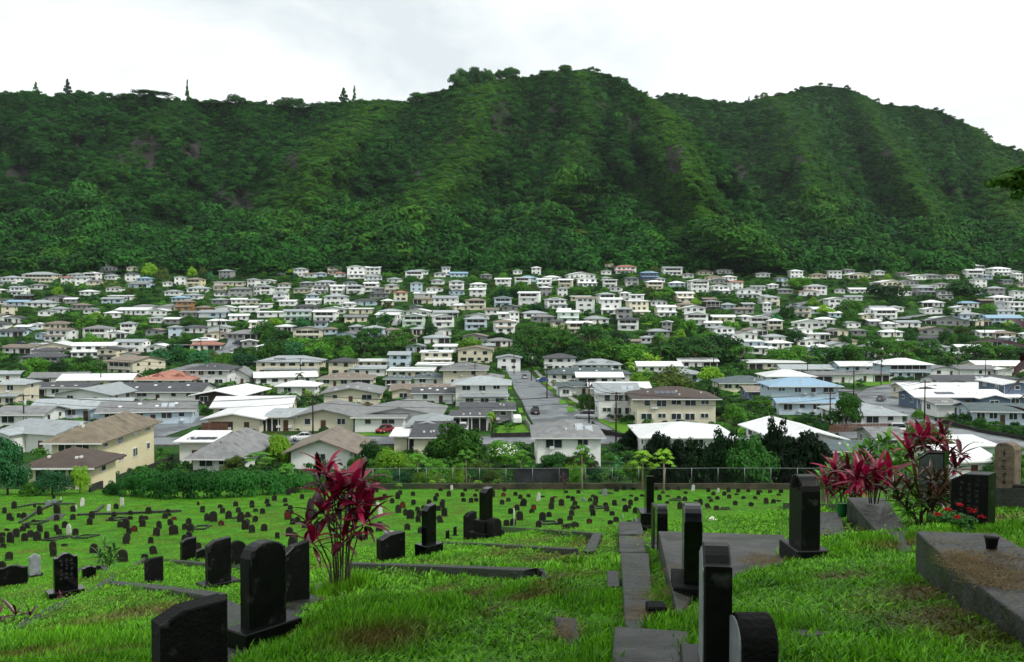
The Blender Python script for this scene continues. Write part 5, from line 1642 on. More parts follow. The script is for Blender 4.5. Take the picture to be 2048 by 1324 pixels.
# small stone garden walls
def low_wall(name, pts, h, label, th=.25, m=None, h1=None):
    P = [hit(*p) for p in pts]; mb = MB()
    for i in range(len(P) - 1):
        a, b = Vector(P[i]), Vector(P[i + 1]); d = (b - a); d.z = 0; d.normalize(); n_ = Vector((-d.y, d.x, 0)) * th / 2
        up = Vector((0, 0, h)); dn = Vector((0, 0, -.6))
        mb.add([a - n_ + dn, b - n_ + dn, b + n_ + dn, a + n_ + dn, a - n_ + up, b - n_ + up, b + n_ + up, a + n_ + up], [(4, 5, 6, 7), (0, 1, 5, 4), (1, 2, 6, 5), (2, 3, 7, 6), (3, 0, 4, 7)])
    return tag(mb.obj(name, m or M_lava), label, 'wall')
M_lava = mat('lava_rock', lin(52, 50, 48), lin(30, 30, 30), scale=2.5, rough=0.95, bump=0.8, bscale=6)
low_wall('garden_wall', [(982, 876), (1064, 874), (1064, 860)], 0.9, 'dark stone garden wall at the lawn beside the hydrant')
low_wall('garden_wall', [(1184, 850), (1200, 866), (1240, 876), (1290, 877)], 0.9, 'dark curved stone wall round the lawn of the brown roofed house')
low_wall('garden_wall', [(180, 985), (235, 962), (300, 940), (345, 922)], 0.8, 'stepped dark stone wall beside the yellow house')
low_wall('garden_wall', [(1490, 872), (1640, 870)], 0.7, 'low dark wall below the garden lawn right of centre')
low_wall('garden_wall', [(1870, 842), (1960, 866), (2060, 884)], 0.8, 'dark stone wall along the right hand street')
low_wall('garden_wall', [(1050, 845), (1062, 862)], 1.1, 'grey block wall beside the covered boat', .2, M_conc)
# driveways and lawns that read as bright patches
M_yard = mat('mown_yard', lin(66, 112, 26), lin(92, 138, 36), scale=0.6, rough=0.9, spec=0.1, bump=0.5, bscale=6)
def patch(name, pts, m, lift=.09, kind='structure'):
    P = [hit(*p) for p in pts]; c = np.mean(np.array(P), 0); vs = []; fs = []; n = len(P)
    rows = [0.02, .35, .7, 1.0]
    for r_ in rows:
        for p in P:
            x = c[0] + (p[0] - c[0]) * r_; y = c[1] + (p[1] - c[1]) * r_; vs.append((x, y, float(T0(x, y)) + lift))
    for k in range(3):
        for i in range(n):
            j = (i + 1) % n; fs.append((k * n + i, (k + 1) * n + i, (k + 1) * n + j, k * n + j))
    mb = MB(); mb.add(vs, fs); o = mb.obj(name, m); tag(o, kind=kind)
patch('yard_lawn', [(1192, 850), (1250, 868), (1268, 858), (1246, 842), (1200, 838)], M_yard)
patch('yard_lawn', [(985, 872), (1062, 868), (1052, 848), (990, 852)], M_yard)
patch('yard_lawn', [(655, 888), (790, 886), (790, 866), (690, 866)], M_yard)
patch('yard_lawn', [(1470, 866), (1610, 868), (1560, 842), (1490, 846)], M_yard)
patch('yard_lawn', [(1660, 772), (1760, 772), (1800, 764), (1760, 760), (1690, 766)], M_yard)
patch('yard_lawn', [(1455, 800), (1500, 802), (1500, 780), (1460, 784)], M_yard)
patch('yard_lawn', [(240, 650), (300, 650), (300, 634), (245, 634)], M_yard)
patch('yard_lawn', [(240, 962), (350, 955), (372, 936), (290, 944)], M_yard)
patch('yard_lawn', [(1810, 684), (1920, 684), (1920, 680), (1830, 680)], M_yard)
patch('yard_lawn', [(1040, 640), (1090, 642), (1080, 632), (1046, 632)], M_yard)
patch('yard_lawn', [(1268, 648), (1312, 650), (1306, 636), (1276, 638)], M_yard)
patch('yard_lawn', [(1430, 655), (1480, 658), (1476, 643), (1432, 643)], M_yard)
patch('driveway_slab', [(800, 874), (868, 874), (860, 862), (806, 860)], M_asphalt, .14)
patch('driveway_slab', [(1600, 774), (1660, 774), (1655, 766), (1620, 766)], M_asphalt, .14)
patch('driveway_slab', [(1780, 772), (1840, 772), (1838, 762), (1786, 762)], M_asphalt, .14)
for a, b in [(1083, 757), (1091, 766), (1101, 777), (1113, 790), (1127, 805), (1143, 820)]:
    k = (b - 700) / 100
    patch('verge', [(a - 6 * k, b + 4 * k), (a + 7 * k, b + 4 * k), (a + 3 * k, b - 4 * k), (a - 9 * k, b - 4 * k)], M_yard, .16)
for a, b in [(1019, 775), (1024, 800), (1042, 822), (1050, 838)]:
    patch('verge', [(a - 4, b + 5), (a + 5, b + 5), (a + 2, b - 5), (a - 6, b - 5)], M_yard, .16)
# ------------------------------------------------------------------ cemetery: stones, slabs, kerbs
def stone_mat(name, c1, c2, rough, lich=None, spec=0.5, bump=0.15):
    return mat(name, c1, c2, scale=6, rough=rough, spec=spec, bump=bump, bscale=30, c3=lich, c3scale=3.5, c3lo=0.60, c3hi=0.68)
SM = {
 'gloss': stone_mat('polished_black_granite', lin(7, 8, 9), lin(13, 14, 15), 0.12, None, 0.35, 0.02),
 'black': stone_mat('black_granite', lin(9, 10, 10), lin(18, 19, 19), 0.34, lin(52, 56, 51), 0.16, 0.1),
 'rough': stone_mat('rough_black_stone', lin(9, 10, 9), lin(20, 21, 20), 0.65, lin(46, 52, 45), 0.12, 0.5),
 'old': stone_mat('weathered_stone', lin(26, 24, 21), lin(46, 43, 37), 0.85, lin(40, 46, 32), 0.2, 0.5),
 'brown': stone_mat('brown_stone', lin(92, 82, 70), lin(124, 112, 96), 0.8, lin(62, 60, 52), 0.25, 0.5),
 'mid': stone_mat('granite_sky_sheen_paint', lin(56, 62, 62), lin(74, 80, 80), 0.2, None, 0.5, 0.02),  # grey tone paints the sky's reflection on a polished black face
 'grey': stone_mat('grey_granite', lin(140, 146, 148), lin(112, 118, 120), 0.4, lin(70, 72, 70), 0.4, 0.1),
 'white': stone_mat('white_stone', lin(210, 210, 204), lin(176, 176, 170), 0.6, lin(70, 70, 66), 0.3, 0.2),
 'redp': mat('red_painted_lettering', lin(170, 36, 30), lin(120, 24, 22), scale=14, rough=0.7),
 'gold': mat('pale_lettering', lin(48, 50, 48), rough=0.6),
}
SMN = {'gloss': 'polished black', 'black': 'black granite', 'rough': 'rough black', 'old': 'dark weathered', 'brown': 'brown', 'grey': 'grey granite', 'white': 'white'}
M_slab = mat('cemetery_concrete', lin(52, 54, 52), lin(26, 28, 27), scale=2.6, rough=0.6, rough2=0.25, spec=0.4, bump=0.6, bscale=22, c3=lin(26, 32, 22), c3scale=1.3, c3lo=0.48, c3hi=0.62, detail=9)
M_slab_l = mat('cemetery_concrete_pale', lin(72, 74, 71), lin(44, 46, 44), scale=2.0, rough=0.6, spec=0.4, bump=0.5, bscale=18, c3=lin(38, 42, 33), c3scale=1.5, c3lo=0.5, c3hi=0.62, detail=9)

def top_outline(w, h, kind, n=9):
    """outline of a headstone face, ccw from lower left, x across, z up"""
    x = w / 2
    if kind == 'round':
        sh = h - w * 0.42
        return [(-x, 0), (x, 0)] + [(x * math.cos(t), sh + (h - sh) * math.sin(t)) for t in np.linspace(0.0, math.pi, n)]
    if kind == 'arch':
        sh = h - w * 0.22
        return [(-x, 0), (x, 0), (x, sh - .04)] + [(x * .9 * math.cos(t), sh + (h - sh) * math.sin(t)) for t in np.linspace(0.05, math.pi - .05, n)] + [(-x, sh - .04)]
    if kind == 'peak': return [(-x, 0), (x, 0), (x, h * .9), (x * .35, h * .985), (-x * .35, h), (-x, h * .9)]
    if kind == 'slant': return [(-x, 0), (x, 0), (x, h), (-x * .3, h * .97), (-x, h * .86)]
    if kind == 'wave': return [(-x, 0), (x, 0), (x, h * .9), (x * .7, h * .9), (x * .5, h * .95), (x * .2, h), (-x * .2, h), (-x * .5, h * .95), (-x * .7, h * .9), (-x, h * .9)]
    return [(-x, 0), (x, 0), (x, h), (-x, h)]
def slab_mesh(name, w, h, t, kind, m, bev=0.012, sink=0.35, back=None):
    o = top_outline(w, h, kind)
    o = [(p[0], p[1] if p[1] > 0 else -sink) for p in o]
    n = len(o); cx = 0; cz = h * .45
    def ring(y, k): return [(p[0] - math.copysign(min(k, abs(p[0])), p[0]), y, p[1] - (k if p[1] > h * .5 else 0)) for p in o]
    rings = [ring(-t / 2, bev), ring(-t / 2 + bev, 0), ring(t / 2 - bev, 0), ring(t / 2, bev)]
    mb = MB(); vs = [p for r_ in rings for p in r_]; fs = [tuple(range(n)), tuple(range(4 * n - 1, 3 * n - 1, -1))]
    for k in range(3):
        for i in range(n):
            j = (i + 1) % n
            fs.append(((k) * n + j, (k) * n + i, (k + 1) * n + i, (k + 1) * n + j))
    mb.add(vs, fs)
    return mb.mesh(name, m)
def box_mesh(name, w, d, h, m, bev=.015, sink=.4):
    o = [(-w / 2, -d / 2), (w / 2, -d / 2), (w / 2, d / 2), (-w / 2, d / 2)]
    mb = MB()
    i_ = [(p[0] - math.copysign(bev, p[0]), p[1] - math.copysign(bev, p[1])) for p in o]
    vs = [(p[0], p[1], -sink) for p in o] + [(p[0], p[1], h - bev) for p in o] + [(p[0], p[1], h) for p in i_]
    fs = [(8, 9, 10, 11)]
    for a in (0, 4):
        for i in range(4):
            j = (i + 1) % 4; fs.append((a + i, a + j, a + 4 + j, a + 4 + i))
    mb.add(vs, fs)
    return mb.mesh(name, m)
STONES = []
def headstone(px, vb, w, h, t, yaw, top, m, label, base=None, y=None, lean=(0, 0), text=None, base2=None, inlay=None, sink=.35, fan=False):
    """standing monument: base blocks (w, depth, h) then the stone"""
    if y is None: x, y_, z = hitT(px, vb)
    else:
        dx, dz = dirpix(px, vb); x, y_, z = dx * y, y, float(T(dx * y, y))
    root = empty('headstone', (x, y_, z), R(yaw))
    zz = 0.0
    for b in (base2, base):
        if b:
            link('base', box_mesh('base', b[0], b[1], b[2], SM[b[3]] if len(b) > 3 else SM[m], sink=.5 if zz == 0 else .0), root, (0, 0, zz)); zz += b[2]
    st = link('slab', slab_mesh('slab', w, h, t, top, SM[m], .014, sink if zz == 0 else 0.0), root, (0, 0, zz), (lean[0], lean[1], 0))
    if inlay:                                  # pale face panel; some carry a painted sky reflection
        link('face_panel', slab_mesh('face_panel', w * .92, h * .96, .012, top, SM[inlay], .003, 0), st, (0, -t / 2 - .004, .0))
    if text:
        tm = MB()
        r = random.Random(px)
        for c in range(text[0]):
            xx = -w * .32 + w * .64 * (c + .5) / text[0]
            for k in range(text[1]):
                zc = h * (.82 - .62 * k / text[1]); s = min(w * .5 / text[0], h * .5 / text[1]) * .42
                for q in range(r.randint(3, 5)):       # engraved strokes of each character
                    if r.random() < .55: a0, a1, b0, b1 = -s, s, 0, .012
                    else: a0, a1, b0, b1 = 0, .012, -s, s
                    ox, oz = r.uniform(-.5, .5) * s, r.uniform(-.8, .8) * s
                    tm.box(xx + ox + a0 * .8, xx + ox + a1 * .8, -t / 2 - .008, -t / 2 + .002, zc + oz + b0 * .8, zc + oz + b1 * .8)
        tm.obj('lettering', SM[text[2]], st)
    if fan:                                    # carved fan of rays under the rounded top
        fm = MB()
        for k in range(9):
            a = math.pi * (k + .5) / 9
            c0 = Vector((0, -t / 2 - .006, h - w * .42)); d_ = Vector((math.cos(a), 0, math.sin(a)))
            fm.tube([c0 + d_ * w * .1, c0 + d_ * w * .26, c0 + d_ * w * .4], [.006, .02, .008], 5)
        fm.obj('fan_carving', SM['rough'], st)
    tag(root, label, 'headstone', 'large headstones on the terraces')
    STONES.append((px, vb, root))
    return root
# the monuments close to the camera
headstone(365, 0, .62, .92, .26, 38, 'slant', 'rough', 'big lichen stained black headstone at the bottom left edge', y=9.0)
headstone(528, 1296, .56, 1.02, .2, 52, 'arch', 'black', 'tall rounded black headstone on a plinth left of the red plant', base=(.86, .42, .32))
headstone(590, 1212, .55, 1.12, .16, 50, 'slant', 'black', 'black slab headstone right behind the tall rounded one')
headstone(1440, 0, .6, .92, .2, -98, 'wave', 'black', 'black headstone with pale face nearest the camera, bottom centre right', y=7.4, inlay='grey', base=(.9, .5, .12))  # grey panel paints the sky mirrored in this face
headstone(1516, 0, .42, .42, .26, -88, 'round', 'rough', 'low rounded dark headstone touching the nearest tall one', y=7.0, inlay='grey', base=(.7, .5, .12))
headstone(1383, 1204, .58, .94, .22, -97, 'arch', 'gloss', 'polished black headstone with bright top standing on a block plinth', base=(.86, .48, .3, 'rough'))
headstone(1608, 1122, .55, 1.12, .3, -85, 'round', 'black', 'thick dark headstone with fan carving on its rounded top', base=(.78, .52, .26), fan=True)
headstone(1322, 1104, .5, .92, .22, -92, 'arch', 'gloss', 'polished black headstone with wreath mark beside the concrete wall', base=(.6, .34, .1))
headstone(1308, 1100, .5, .9, .08, -92, 'flat', 'black', 'thin black slab just left of the wreath headstone', base=(.6, .3, .1))
headstone(1298, 1046, .5, 1.05, .22, -90, 'slant', 'gloss', 'slim black headstone with white top at the lawn edge', y=29, base=(.8, .6, .34), base2=(1.0, .8, .3))
headstone(540, 1112, .62, 1.02, .22, 42, 'slant', 'black', 'black headstone with white splashed top behind the tall rounded one', y=21)
headstone(437, 1176, .6, 1.06, .2, 40, 'slant', 'black', 'tall black headstone on a plinth left of centre', base=(.95, .46, .18))
headstone(474, 1150, .55, .85, .16, 42, 'round', 'rough', 'dark rounded stone with lichen behind the plinth headstone', y=30)
headstone(782, 1126, .8, .84, .26, 40, 'slant', 'black', 'broad low black headstone with white lichen on top')
headstone(858, 1112, .38, 1.1, .22, 48, 'slant', 'gloss', 'narrow tall black headstone on a plinth right of the red plant', base=(.62, .5, .36))
headstone(605, 1112, .3, .4, .16, 30, 'round', 'grey', 'small pale green grey stone behind the red plant', y=30)
headstone(895, 1078, .24, .55, .16, 45, 'slant', 'gloss', 'small narrow black headstone left of the lichen covered one', base=(.36, .3, .08))
headstone(910, 1072, .24, .62, .14, 45, 'slant', 'gloss', 'small narrow black headstone, right one of the pair', base=(.36, .3, .08))
headstone(940, 1080, .46, 1.05, .26, 44, 'slant', 'rough', 'grey topped lichen covered headstone beside stacked plinths', y=37, base=(.66, .44, .1))
headstone(972, 1078, .42, 1.15, .3, 50, 'slant', 'gloss', 'tallest polished headstone on stacked plinths at the terrace corner', y=36, base=(.72, .56, .42, 'black'), base2=(1.1, .8, .4, 'rough'))
headstone(988, 1080, .5, .8, .3, 50, 'round', 'rough', 'rough dark stone beside the tallest stacked monument', y=35.5)
headstone(132, 1200, .6, 1.0, .2, 36, 'wave', 'gloss', 'black headstone on a broad plinth at the left', base=(.95, .46, .3), text=(3, 5, 'gold'))
headstone(308, 1168, .52, .74, .16, 32, 'slant', 'rough', 'plain dark headstone on the left terrace edge', base=(.66, .3, .06))
headstone(28, 1174, .9, .78, .2, 20, 'wave', 'black', 'wide dark headstone at the far left edge')
headstone(70, 1160, .4, .8, .18, 36, 'wave', 'grey', 'light grey headstone on a base at the far left', base=(.6, .4, .22, 'rough'))
headstone(178, 1160, .46, .5, .2, 36, 'wave', 'gloss', 'low black wave topped stone right of the broad plinth')
headstone(377, 1124, .55, .92, .24, 38, 'slant', 'black', 'black headstone with thick edge behind the left terrace')
headstone(404, 1124, .42, .5, .2, 38, 'slant', 'black', 'small black slanted stone right of thick edged one')
headstone(1866, 1012, .62, 1.5, .36, -42, 'slant', 'gloss', 'polished grey black headstone rising from the red leaves at right', text=(3, 5, 'gold'), inlay='mid', y=24.5)
headstone(1945, 1066, .62, 1.08, .4, -44, 'slant', 'black', 'black headstone with engraved columns at the right edge', text=(3, 7, 'gold'))
headstone(2014, 1006, .5, 1.42, .36, -52, 'arch', 'brown', 'tall brown round topped headstone at the far right', text=(1, 5, 'old'), base=(.8, .6, .1, 'white'))
headstone(1650, 1006, .6, 1.3, .5, -58, 'arch', 'brown', 'brown round topped headstone behind the red leaves', text=(1, 4, 'old'))
headstone(2050, 1040, .5, .5, .2, -40, 'flat', 'old', 'low dark stone at the right picture edge', y=22)
headstone(778, 1090, .36, .72, .12, 20, 'flat', 'grey', 'plain pale grey slab beyond the low broad headstone', y=38)

# the lower lawn: many small old stones, positions read from the photograph (x, foot, height in strip pixels)
K3 = {
 'c': (720, 940, .29, "113 155 40;170 187 22;143 213 27;92 235 33;58 208 14;222 230 35;260 200 45;277 170 30;365 180 30;368 243 38;296 265 45r;265 297 55;125 270 45w;142 318 60w;476 237 33;520 215 35;531 185 27;558 147 25l;612 185 40;634 140 35w;727 148 22;707 185 30;715 220 28;766 228 35;802 218 25;794 185 22;807 148 15;572 232 30;567 262 45;583 320 58;540 282 35;397 285 30;408 320 45;347 340 65;322 315 45l;402 362 50;558 365 50l;438 270 25;132 425 65;326 417 45;418 435 40;995 150 33;988 185 28r;1072 178 28;1105 200 30;1122 250 55l;1163 190 24;980 240 35;1020 220 28l;1040 305 40;1084 280 40;1198 275 36r;1184 298 30;1102 348 60;1055 385 50;1010 385 40;1230 215 55w;1260 190 12;1325 228 40;1320 272 48;1344 195 14r;1390 250 48;1305 325 36;1258 355 60;1232 397 45;1382 376 42;1436 410 22;1435 198 22;1468 217 35;1478 247 35l;1506 163 24;1467 278 30;1460 318 40;1500 270 25;1450 348 35;1582 370 33r;1540 215 20g;1587 218 24;1607 190 20;1627 225 45;1600 285 45;1608 318 48;1622 248 40;1688 180 45g;1694 258 33;1703 288 42;1740 315 30;1767 360 36;1728 378 32;1755 248 40;1768 150 40;1822 138 30;1870 185 15;1830 290 50;1865 245 40;1855 268 25;1820 214 18;1905 213 28;1945 185 18;1898 303 45;1886 140 20;1665 130 30;1323 130 32;1245 130 22;1163 123 35;1080 130 25;905 150 25;1420 160 18"),
 'a': (0, 940, .29, "97 268 50;30 300 40;63 345 45;80 352 30;165 335 40;275 310 62;395 300 60;390 350 40;502 345 40;632 335 50;785 325 35;900 310 30;900 343 25;1025 305 48;1160 295 26;1138 337 38;1163 320 22;233 360 18;190 403 35;158 425 40;276 430 55;390 425 48;447 400 45;408 453 45;110 468 62;48 420 15;15 460 30;72 505 75;15 508 50;170 492 55;210 468 50;257 490 65;322 480 55;520 455 50;475 445 68w;365 555 62;368 600 60;62 625 58;22 540 35;20 690 60;445 528 15;618 378 45;768 355 30;828 395 40;873 403 65;890 445 50;878 487 50;870 510 55;928 425 40r;975 365 50;983 393 50;1005 345 28;1180 383 45l;1200 345 22r;1097 405 52;1078 457 58;1300 375 42;1275 413 42;1313 430 58;1305 485 58;1272 495 48;1063 582 58l;998 612 32;330 252 40g;370 238 35g;418 212 25w;567 250 55w;750 285 45w;800 270 38;842 250 55w;525 272 30w;505 290 45"),
 'b': (280, 860, .3504, "547 437 28;638 430 28;640 445 18;357 458 24;357 472 14;458 445 20;470 477 32;562 472 30;505 508 45;383 520 42;420 525 58;574 525 55;607 500 32l;660 467 18;700 480 32;722 420 28l;732 438 18;828 413 25;832 435 16;858 455 25;862 480 22;602 570 55;610 545 35r;640 588 45;463 545 28r;845 512 55r;872 540 35;900 530 35;853 608 52;876 645 58;1330 420 24;1373 405 22;1398 383 18;1282 630 30;1250 615 30;940 560 40;985 600 40;1010 560 40;960 630 40"),
 'd': (1180, 920, .305, "70 190 25;223 198 25;283 195 15;343 242 18;303 270 30;456 268 42;435 200 28;476 220 14;512 200 24;507 290 20;590 325 48;580 200 25;627 225 20;582 252 16;623 272 32;675 205 40w;776 212 28;808 233 25;840 215 30w;880 235 28;836 262 24;908 213 34;724 295 40;796 276 20l;778 318 36l;830 330 30;782 255 16;914 255 28;972 215 30;960 232 14;1038 212 25;1006 258 22;1103 230 32;1118 215 16;1180 218 22;1082 258 20;951 298 30;1056 305 28;1155 290 42;1200 285 28l;1238 235 15;1252 218 26;1237 274 10;695 275 8;510 243 8"),
}
SMALL = []
_cache = {}
for key, (ox, oy, kk, txt) in K3.items():
    for e in txt.split(';'):
        a, b, c = e.split()
        fl = c[-1] if c[-1].isalpha() else ''
        px, vb, hp = ox + float(a) * kk, oy + float(b) * kk, float(c.rstrip('rlwg')) * kk
        if any(abs(px - q['px']) < 3.2 and abs(vb - q['v']) < 3.2 for q in SMALL): continue
        r = random.Random(int(px * 17 + vb * 3))
        x, y, z = hitT(px, vb); s = px_per_m(y)
        h = min(1.15, max(.2, hp / s * 1.08)); w = min(.66, max(.44, h * r.uniform(.62, .78))) if not fl == 'w' else min(.36, h * .5)
        m = {'w': 'white', 'g': 'grey'}.get(fl, 'old')
        vi = r.randrange(4)
        k = (m, vi)
        if k not in _cache:
            rr = random.Random(vi * 7 + len(m))
            _cache[k] = slab_mesh('slab', 1, 1, .32, ['round', 'arch', 'round', 'arch'][vi] if m == 'old' else ['peak', 'flat', 'slant', 'arch'][vi], SM[m], .02, .3)
        root = empty('gravestone', (x, y, z), r.uniform(-.5, .35))
        lean = (r.uniform(-.1, .06), (r.choice([-1, 1]) * r.uniform(.22, .45)) if fl == 'l' else r.uniform(-.07, .07), 0)
        st = link('slab', _cache[k], root, (0, 0, 0), lean, (w, w * .9, h))
        if fl == 'r':
            tm = MB()
            for q in range(3):
                for u in range(4):
                    tm.box(-.3 + .22 * q, -.3 + .22 * q + .14, -.175, -.15, .2 + .17 * u, .2 + .17 * u + .1)
            tm.obj('red_lettering', SM['redp'], st)
        SMALL.append(dict(px=px, v=vb, fl=fl, obj=root, h=h))
rx_ = random.Random(15); tries = 0
while len(SMALL) < 292 and tries < 4000:
    tries += 1
    y = rx_.uniform(58, 109); x = rx_.uniform(-.5, .26) * y
    q_ = round(x / 2.1) * 2.1 + rx_.uniform(-.25, .25); x = q_
    z = float(T(x, y)); px, vb = project(x, y, z)
    if not 5 < px < 1560 or any(abs(px - q['px']) < 9 and abs(vb - q['v']) < 9 for q in SMALL): continue
    h = rx_.uniform(.35, .8); w = h * rx_.uniform(.66, .85)
    root = empty('gravestone', (x, y, z), rx_.uniform(-.4, .3))
    link('slab', _cache[('old', rx_.randrange(4))], root, (0, 0, 0), (rx_.uniform(-.1, .06), rx_.uniform(-.08, .08), 0), (w, w * .9, h))
    SMALL.append(dict(px=px, v=vb, fl='', obj=root, h=h))
for k, row in enumerate(rows_of(SMALL, [900, 985, 997, 1008, 1019, 1031, 1044, 1058, 1075, 1095, 1300], lambda q: q['v'], lambda q: q['px'])):
    for j, q in enumerate(row):
        look = {'r': 'gravestone with red painted lettering', 'l': 'leaning dark gravestone', 'w': 'small white gravestone', 'g': 'small grey gravestone'}.get(q['fl'], ('short' if q['h'] < .4 else ('tall' if q['h'] > .75 else 'small')) + ' dark round topped gravestone')
        tag(q['obj'], '%s, %s from left in %s row from the fence' % (look, ordinal(j + 1), ordinal(k + 1)), 'gravestone', 'small gravestones on the lower lawn')

# concrete slabs and kerbs of the terraces
SLABS = []; SLAB3 = []; STRIPS = []
def poly_slab(name, pts, label, m=None, cat='grave slab', depth=.9):
    P = [hit(*p) for p in pts]
    SLABS.append([p[:2] for p in P]); SLAB3.append(np.array(P))
    mb = MB(); mb.prism([p[:2] for p in P], [p[2] - depth for p in P], [p[2] for p in P])
    o = mb.obj(name, m or M_slab)
    bv = o.modifiers.new('edge', 'BEVEL'); bv.width = .018; bv.segments = 2; bv.limit_method = 'ANGLE'
    return tag(o, label, cat)
poly_slab('grave_slab', [(1751, 1060, .08), (1812, 1056, .12), (1772, 996, .5), (1694, 994, .66)], 'raised dark concrete grave slab below the bright red leaves')
poly_slab('grave_slab', [(1800, 1106, .05), (1834, 1100, .08), (1822, 1060, .14), (1760, 1064, .08)], 'small low concrete step between the two raised slabs')
poly_slab('grave_slab', [(2120, 1290, .2), (2230, 1200, .2), (1995, 1067, .5), (1832, 1062, .58), (1940, 1160, .32)][::1], 'large raised concrete slab at the right edge with straw on it')
poly_slab('grave_slab', [(1356, 1230, .14), (1402, 1172, .06), (1578, 1132, .05), (1570, 1070, .16), (1317, 1062, .5)], 'wide concrete platform behind the polished headstone', M_slab_l)
poly_slab('grave_slab', [(1600, 1064, .04), (1692, 1072, .05), (1680, 1023, .26), (1630, 1024, .26)], 'dark wet slab between fan carved headstone and red leaves')
poly_slab('concrete_step', [(1238, 1068, .22), (1288, 1068, .18), (1282, 1043, .34), (1237, 1043, .38)], 'farthest concrete step along the grass walk', M_slab_l, 'step')
poly_slab('concrete_step', [(1239, 1103, .14), (1292, 1104, .16), (1286, 1069, .14), (1237, 1069, .18)], 'second concrete step along the grass walk', M_slab_l, 'step')
poly_slab('concrete_step', [(1251, 1262, .14), (1310, 1262, .10), (1298, 1106, .2), (1241, 1105, .28)], 'long concrete strip beside the platform wall', M_slab, 'step')
poly_slab('concrete_step', [(1214, 1172, .10), (1240, 1172, .10), (1238, 1141, .2), (1214, 1141, .2)], 'small concrete block jutting into the grass walk', M_slab, 'step')
poly_slab('concrete_step', [(1218, 1380, .10), (1380, 1380, .08), (1376, 1262, .16), (1229, 1252, .2)], 'flat concrete slab at the bottom edge left of nearest headstone', M_slab_l, 'step')
poly_slab('grave_slab', [(1980, 1012, .05), (2090, 1016, .05), (2090, 975, .5), (1990, 975, .5)], 'dark stone bench slab behind the headstones far right')
poly_slab('kerb_wall', [(1566, 1022, .05), (1690, 1022, .05), (1688, 1008, .32), (1566, 1006, .32)], 'low dark kerb wall behind the fan carved headstone', M_slab, 'kerb')
def kerb(pts, label, w=.24, m=None, depth=.6):
    P = [Vector(hit(*p)) for p in pts]; mb = MB(); vs = []; fs = []
    n = len(P); STRIPS.append((P, w))
    for i, p in enumerate(P):
        d = (P[min(i + 1, n - 1)] - P[max(i - 1, 0)]); d.z = 0; d.normalize(); q = Vector((-d.y, d.x, 0)) * w / 2
        vs += [p - q - Vector((0, 0, depth)), p - q, p + q, p + q - Vector((0, 0, depth))]
    for i in range(n - 1):
        for j in range(3): fs.append((i * 4 + j, i * 4 + j + 1, i * 4 + j + 5, i * 4 + j + 4)[::-1])
    fs.append((0, 1, 2, 3)); fs.append(tuple((n - 1) * 4 + j for j in (3, 2, 1, 0)))
    mb.add(vs, fs); o = mb.obj('plot_kerb', m or M_slab)
    bv = o.modifiers.new('edge', 'BEVEL'); bv.width = .015; bv.segments = 2; bv.limit_method = 'ANGLE'
    return tag(o, label, 'kerb')
kerb([(700, 1125, .38), (880, 1131, .38), (1062, 1138, .38), (1086, 1140, .32), (1088, 1168, .12)], 'dark concrete kerb along the middle grass plot right of red plant')
kerb([(868, 1082, .26), (1000, 1088, .26), (1147, 1097, .26)], 'dark kerb behind the grass plot with the narrow tall headstone')
kerb([(1000, 1053, .30), (1100, 1059, .30), (1195, 1066, .30), (1178, 1102, .12)], 'kerb at the edge of the lower lawn below the terrace')
poly_slab('plot_kerb', [(1136, 1298, .06), (1163, 1296, .07), (1152, 1236, .24), (1106, 1231, .27)], 'dark concrete kerb block at the end of the near grass mound', M_slab, 'kerb')
kerb([(35, 1256, .08), (120, 1208, .14), (222, 1164, .34), (300, 1171, .34), (386, 1181, .34), (438, 1189, .32)], 'bent concrete kerb round the left grass plot', .32)
kerb([(150, 1204, .06), (215, 1160, .16), (292, 1116, .34), (360, 1121, .34), (440, 1128, .33), (600, 1141, .28)], 'long dark kerb of the plot behind the left one')
kerb([(428, 1197, .2), (462, 1212, .16), (474, 1232, .14), (460, 1256, .12), (428, 1280, .1)], 'curved concrete kerb between the two black headstones at left', .34)
kerb([(425, 1350, .05), (520, 1270, .08), (596, 1212, .1), (662, 1166, .12)], 'wide concrete strip running under the tall rounded headstone', .5)
kerb([(154, 1027, .22), (250, 1024, .22), (363, 1019, .22)], 'thin dark kerb on the far left of the lower lawn')
kerb([(36, 1012, .18), (70, 1006, .18), (150, 1006, .15)], 'short dark kerb near the hedge end at left')
kerb([(40, 1042, .2), (78, 1018, .2), (122, 1000, .2)], 'slanting dark kerb among the small stones at left')
kerb([(190, 1022, .15), (206, 1010, .15)], 'very short kerb left of the long lawn kerb', .3)
kerb([(150, 1147, .1), (163, 1135, .25), (205, 1130, .25), (222, 1148, .1)], 'broken dark kerb under the leafy green plant')
kerb([(1545, 1362, .06), (1640, 1268, .08), (1500, 1254, .05)][1:], 'flat concrete edge in the grass at the right', .3)
poly_slab('grave_slab', [(92, 1039, .06), (120, 1039, .06), (131, 1027, .1), (108, 1027, .1)], 'pale flat slab among the small stones at left', M_slab_l)
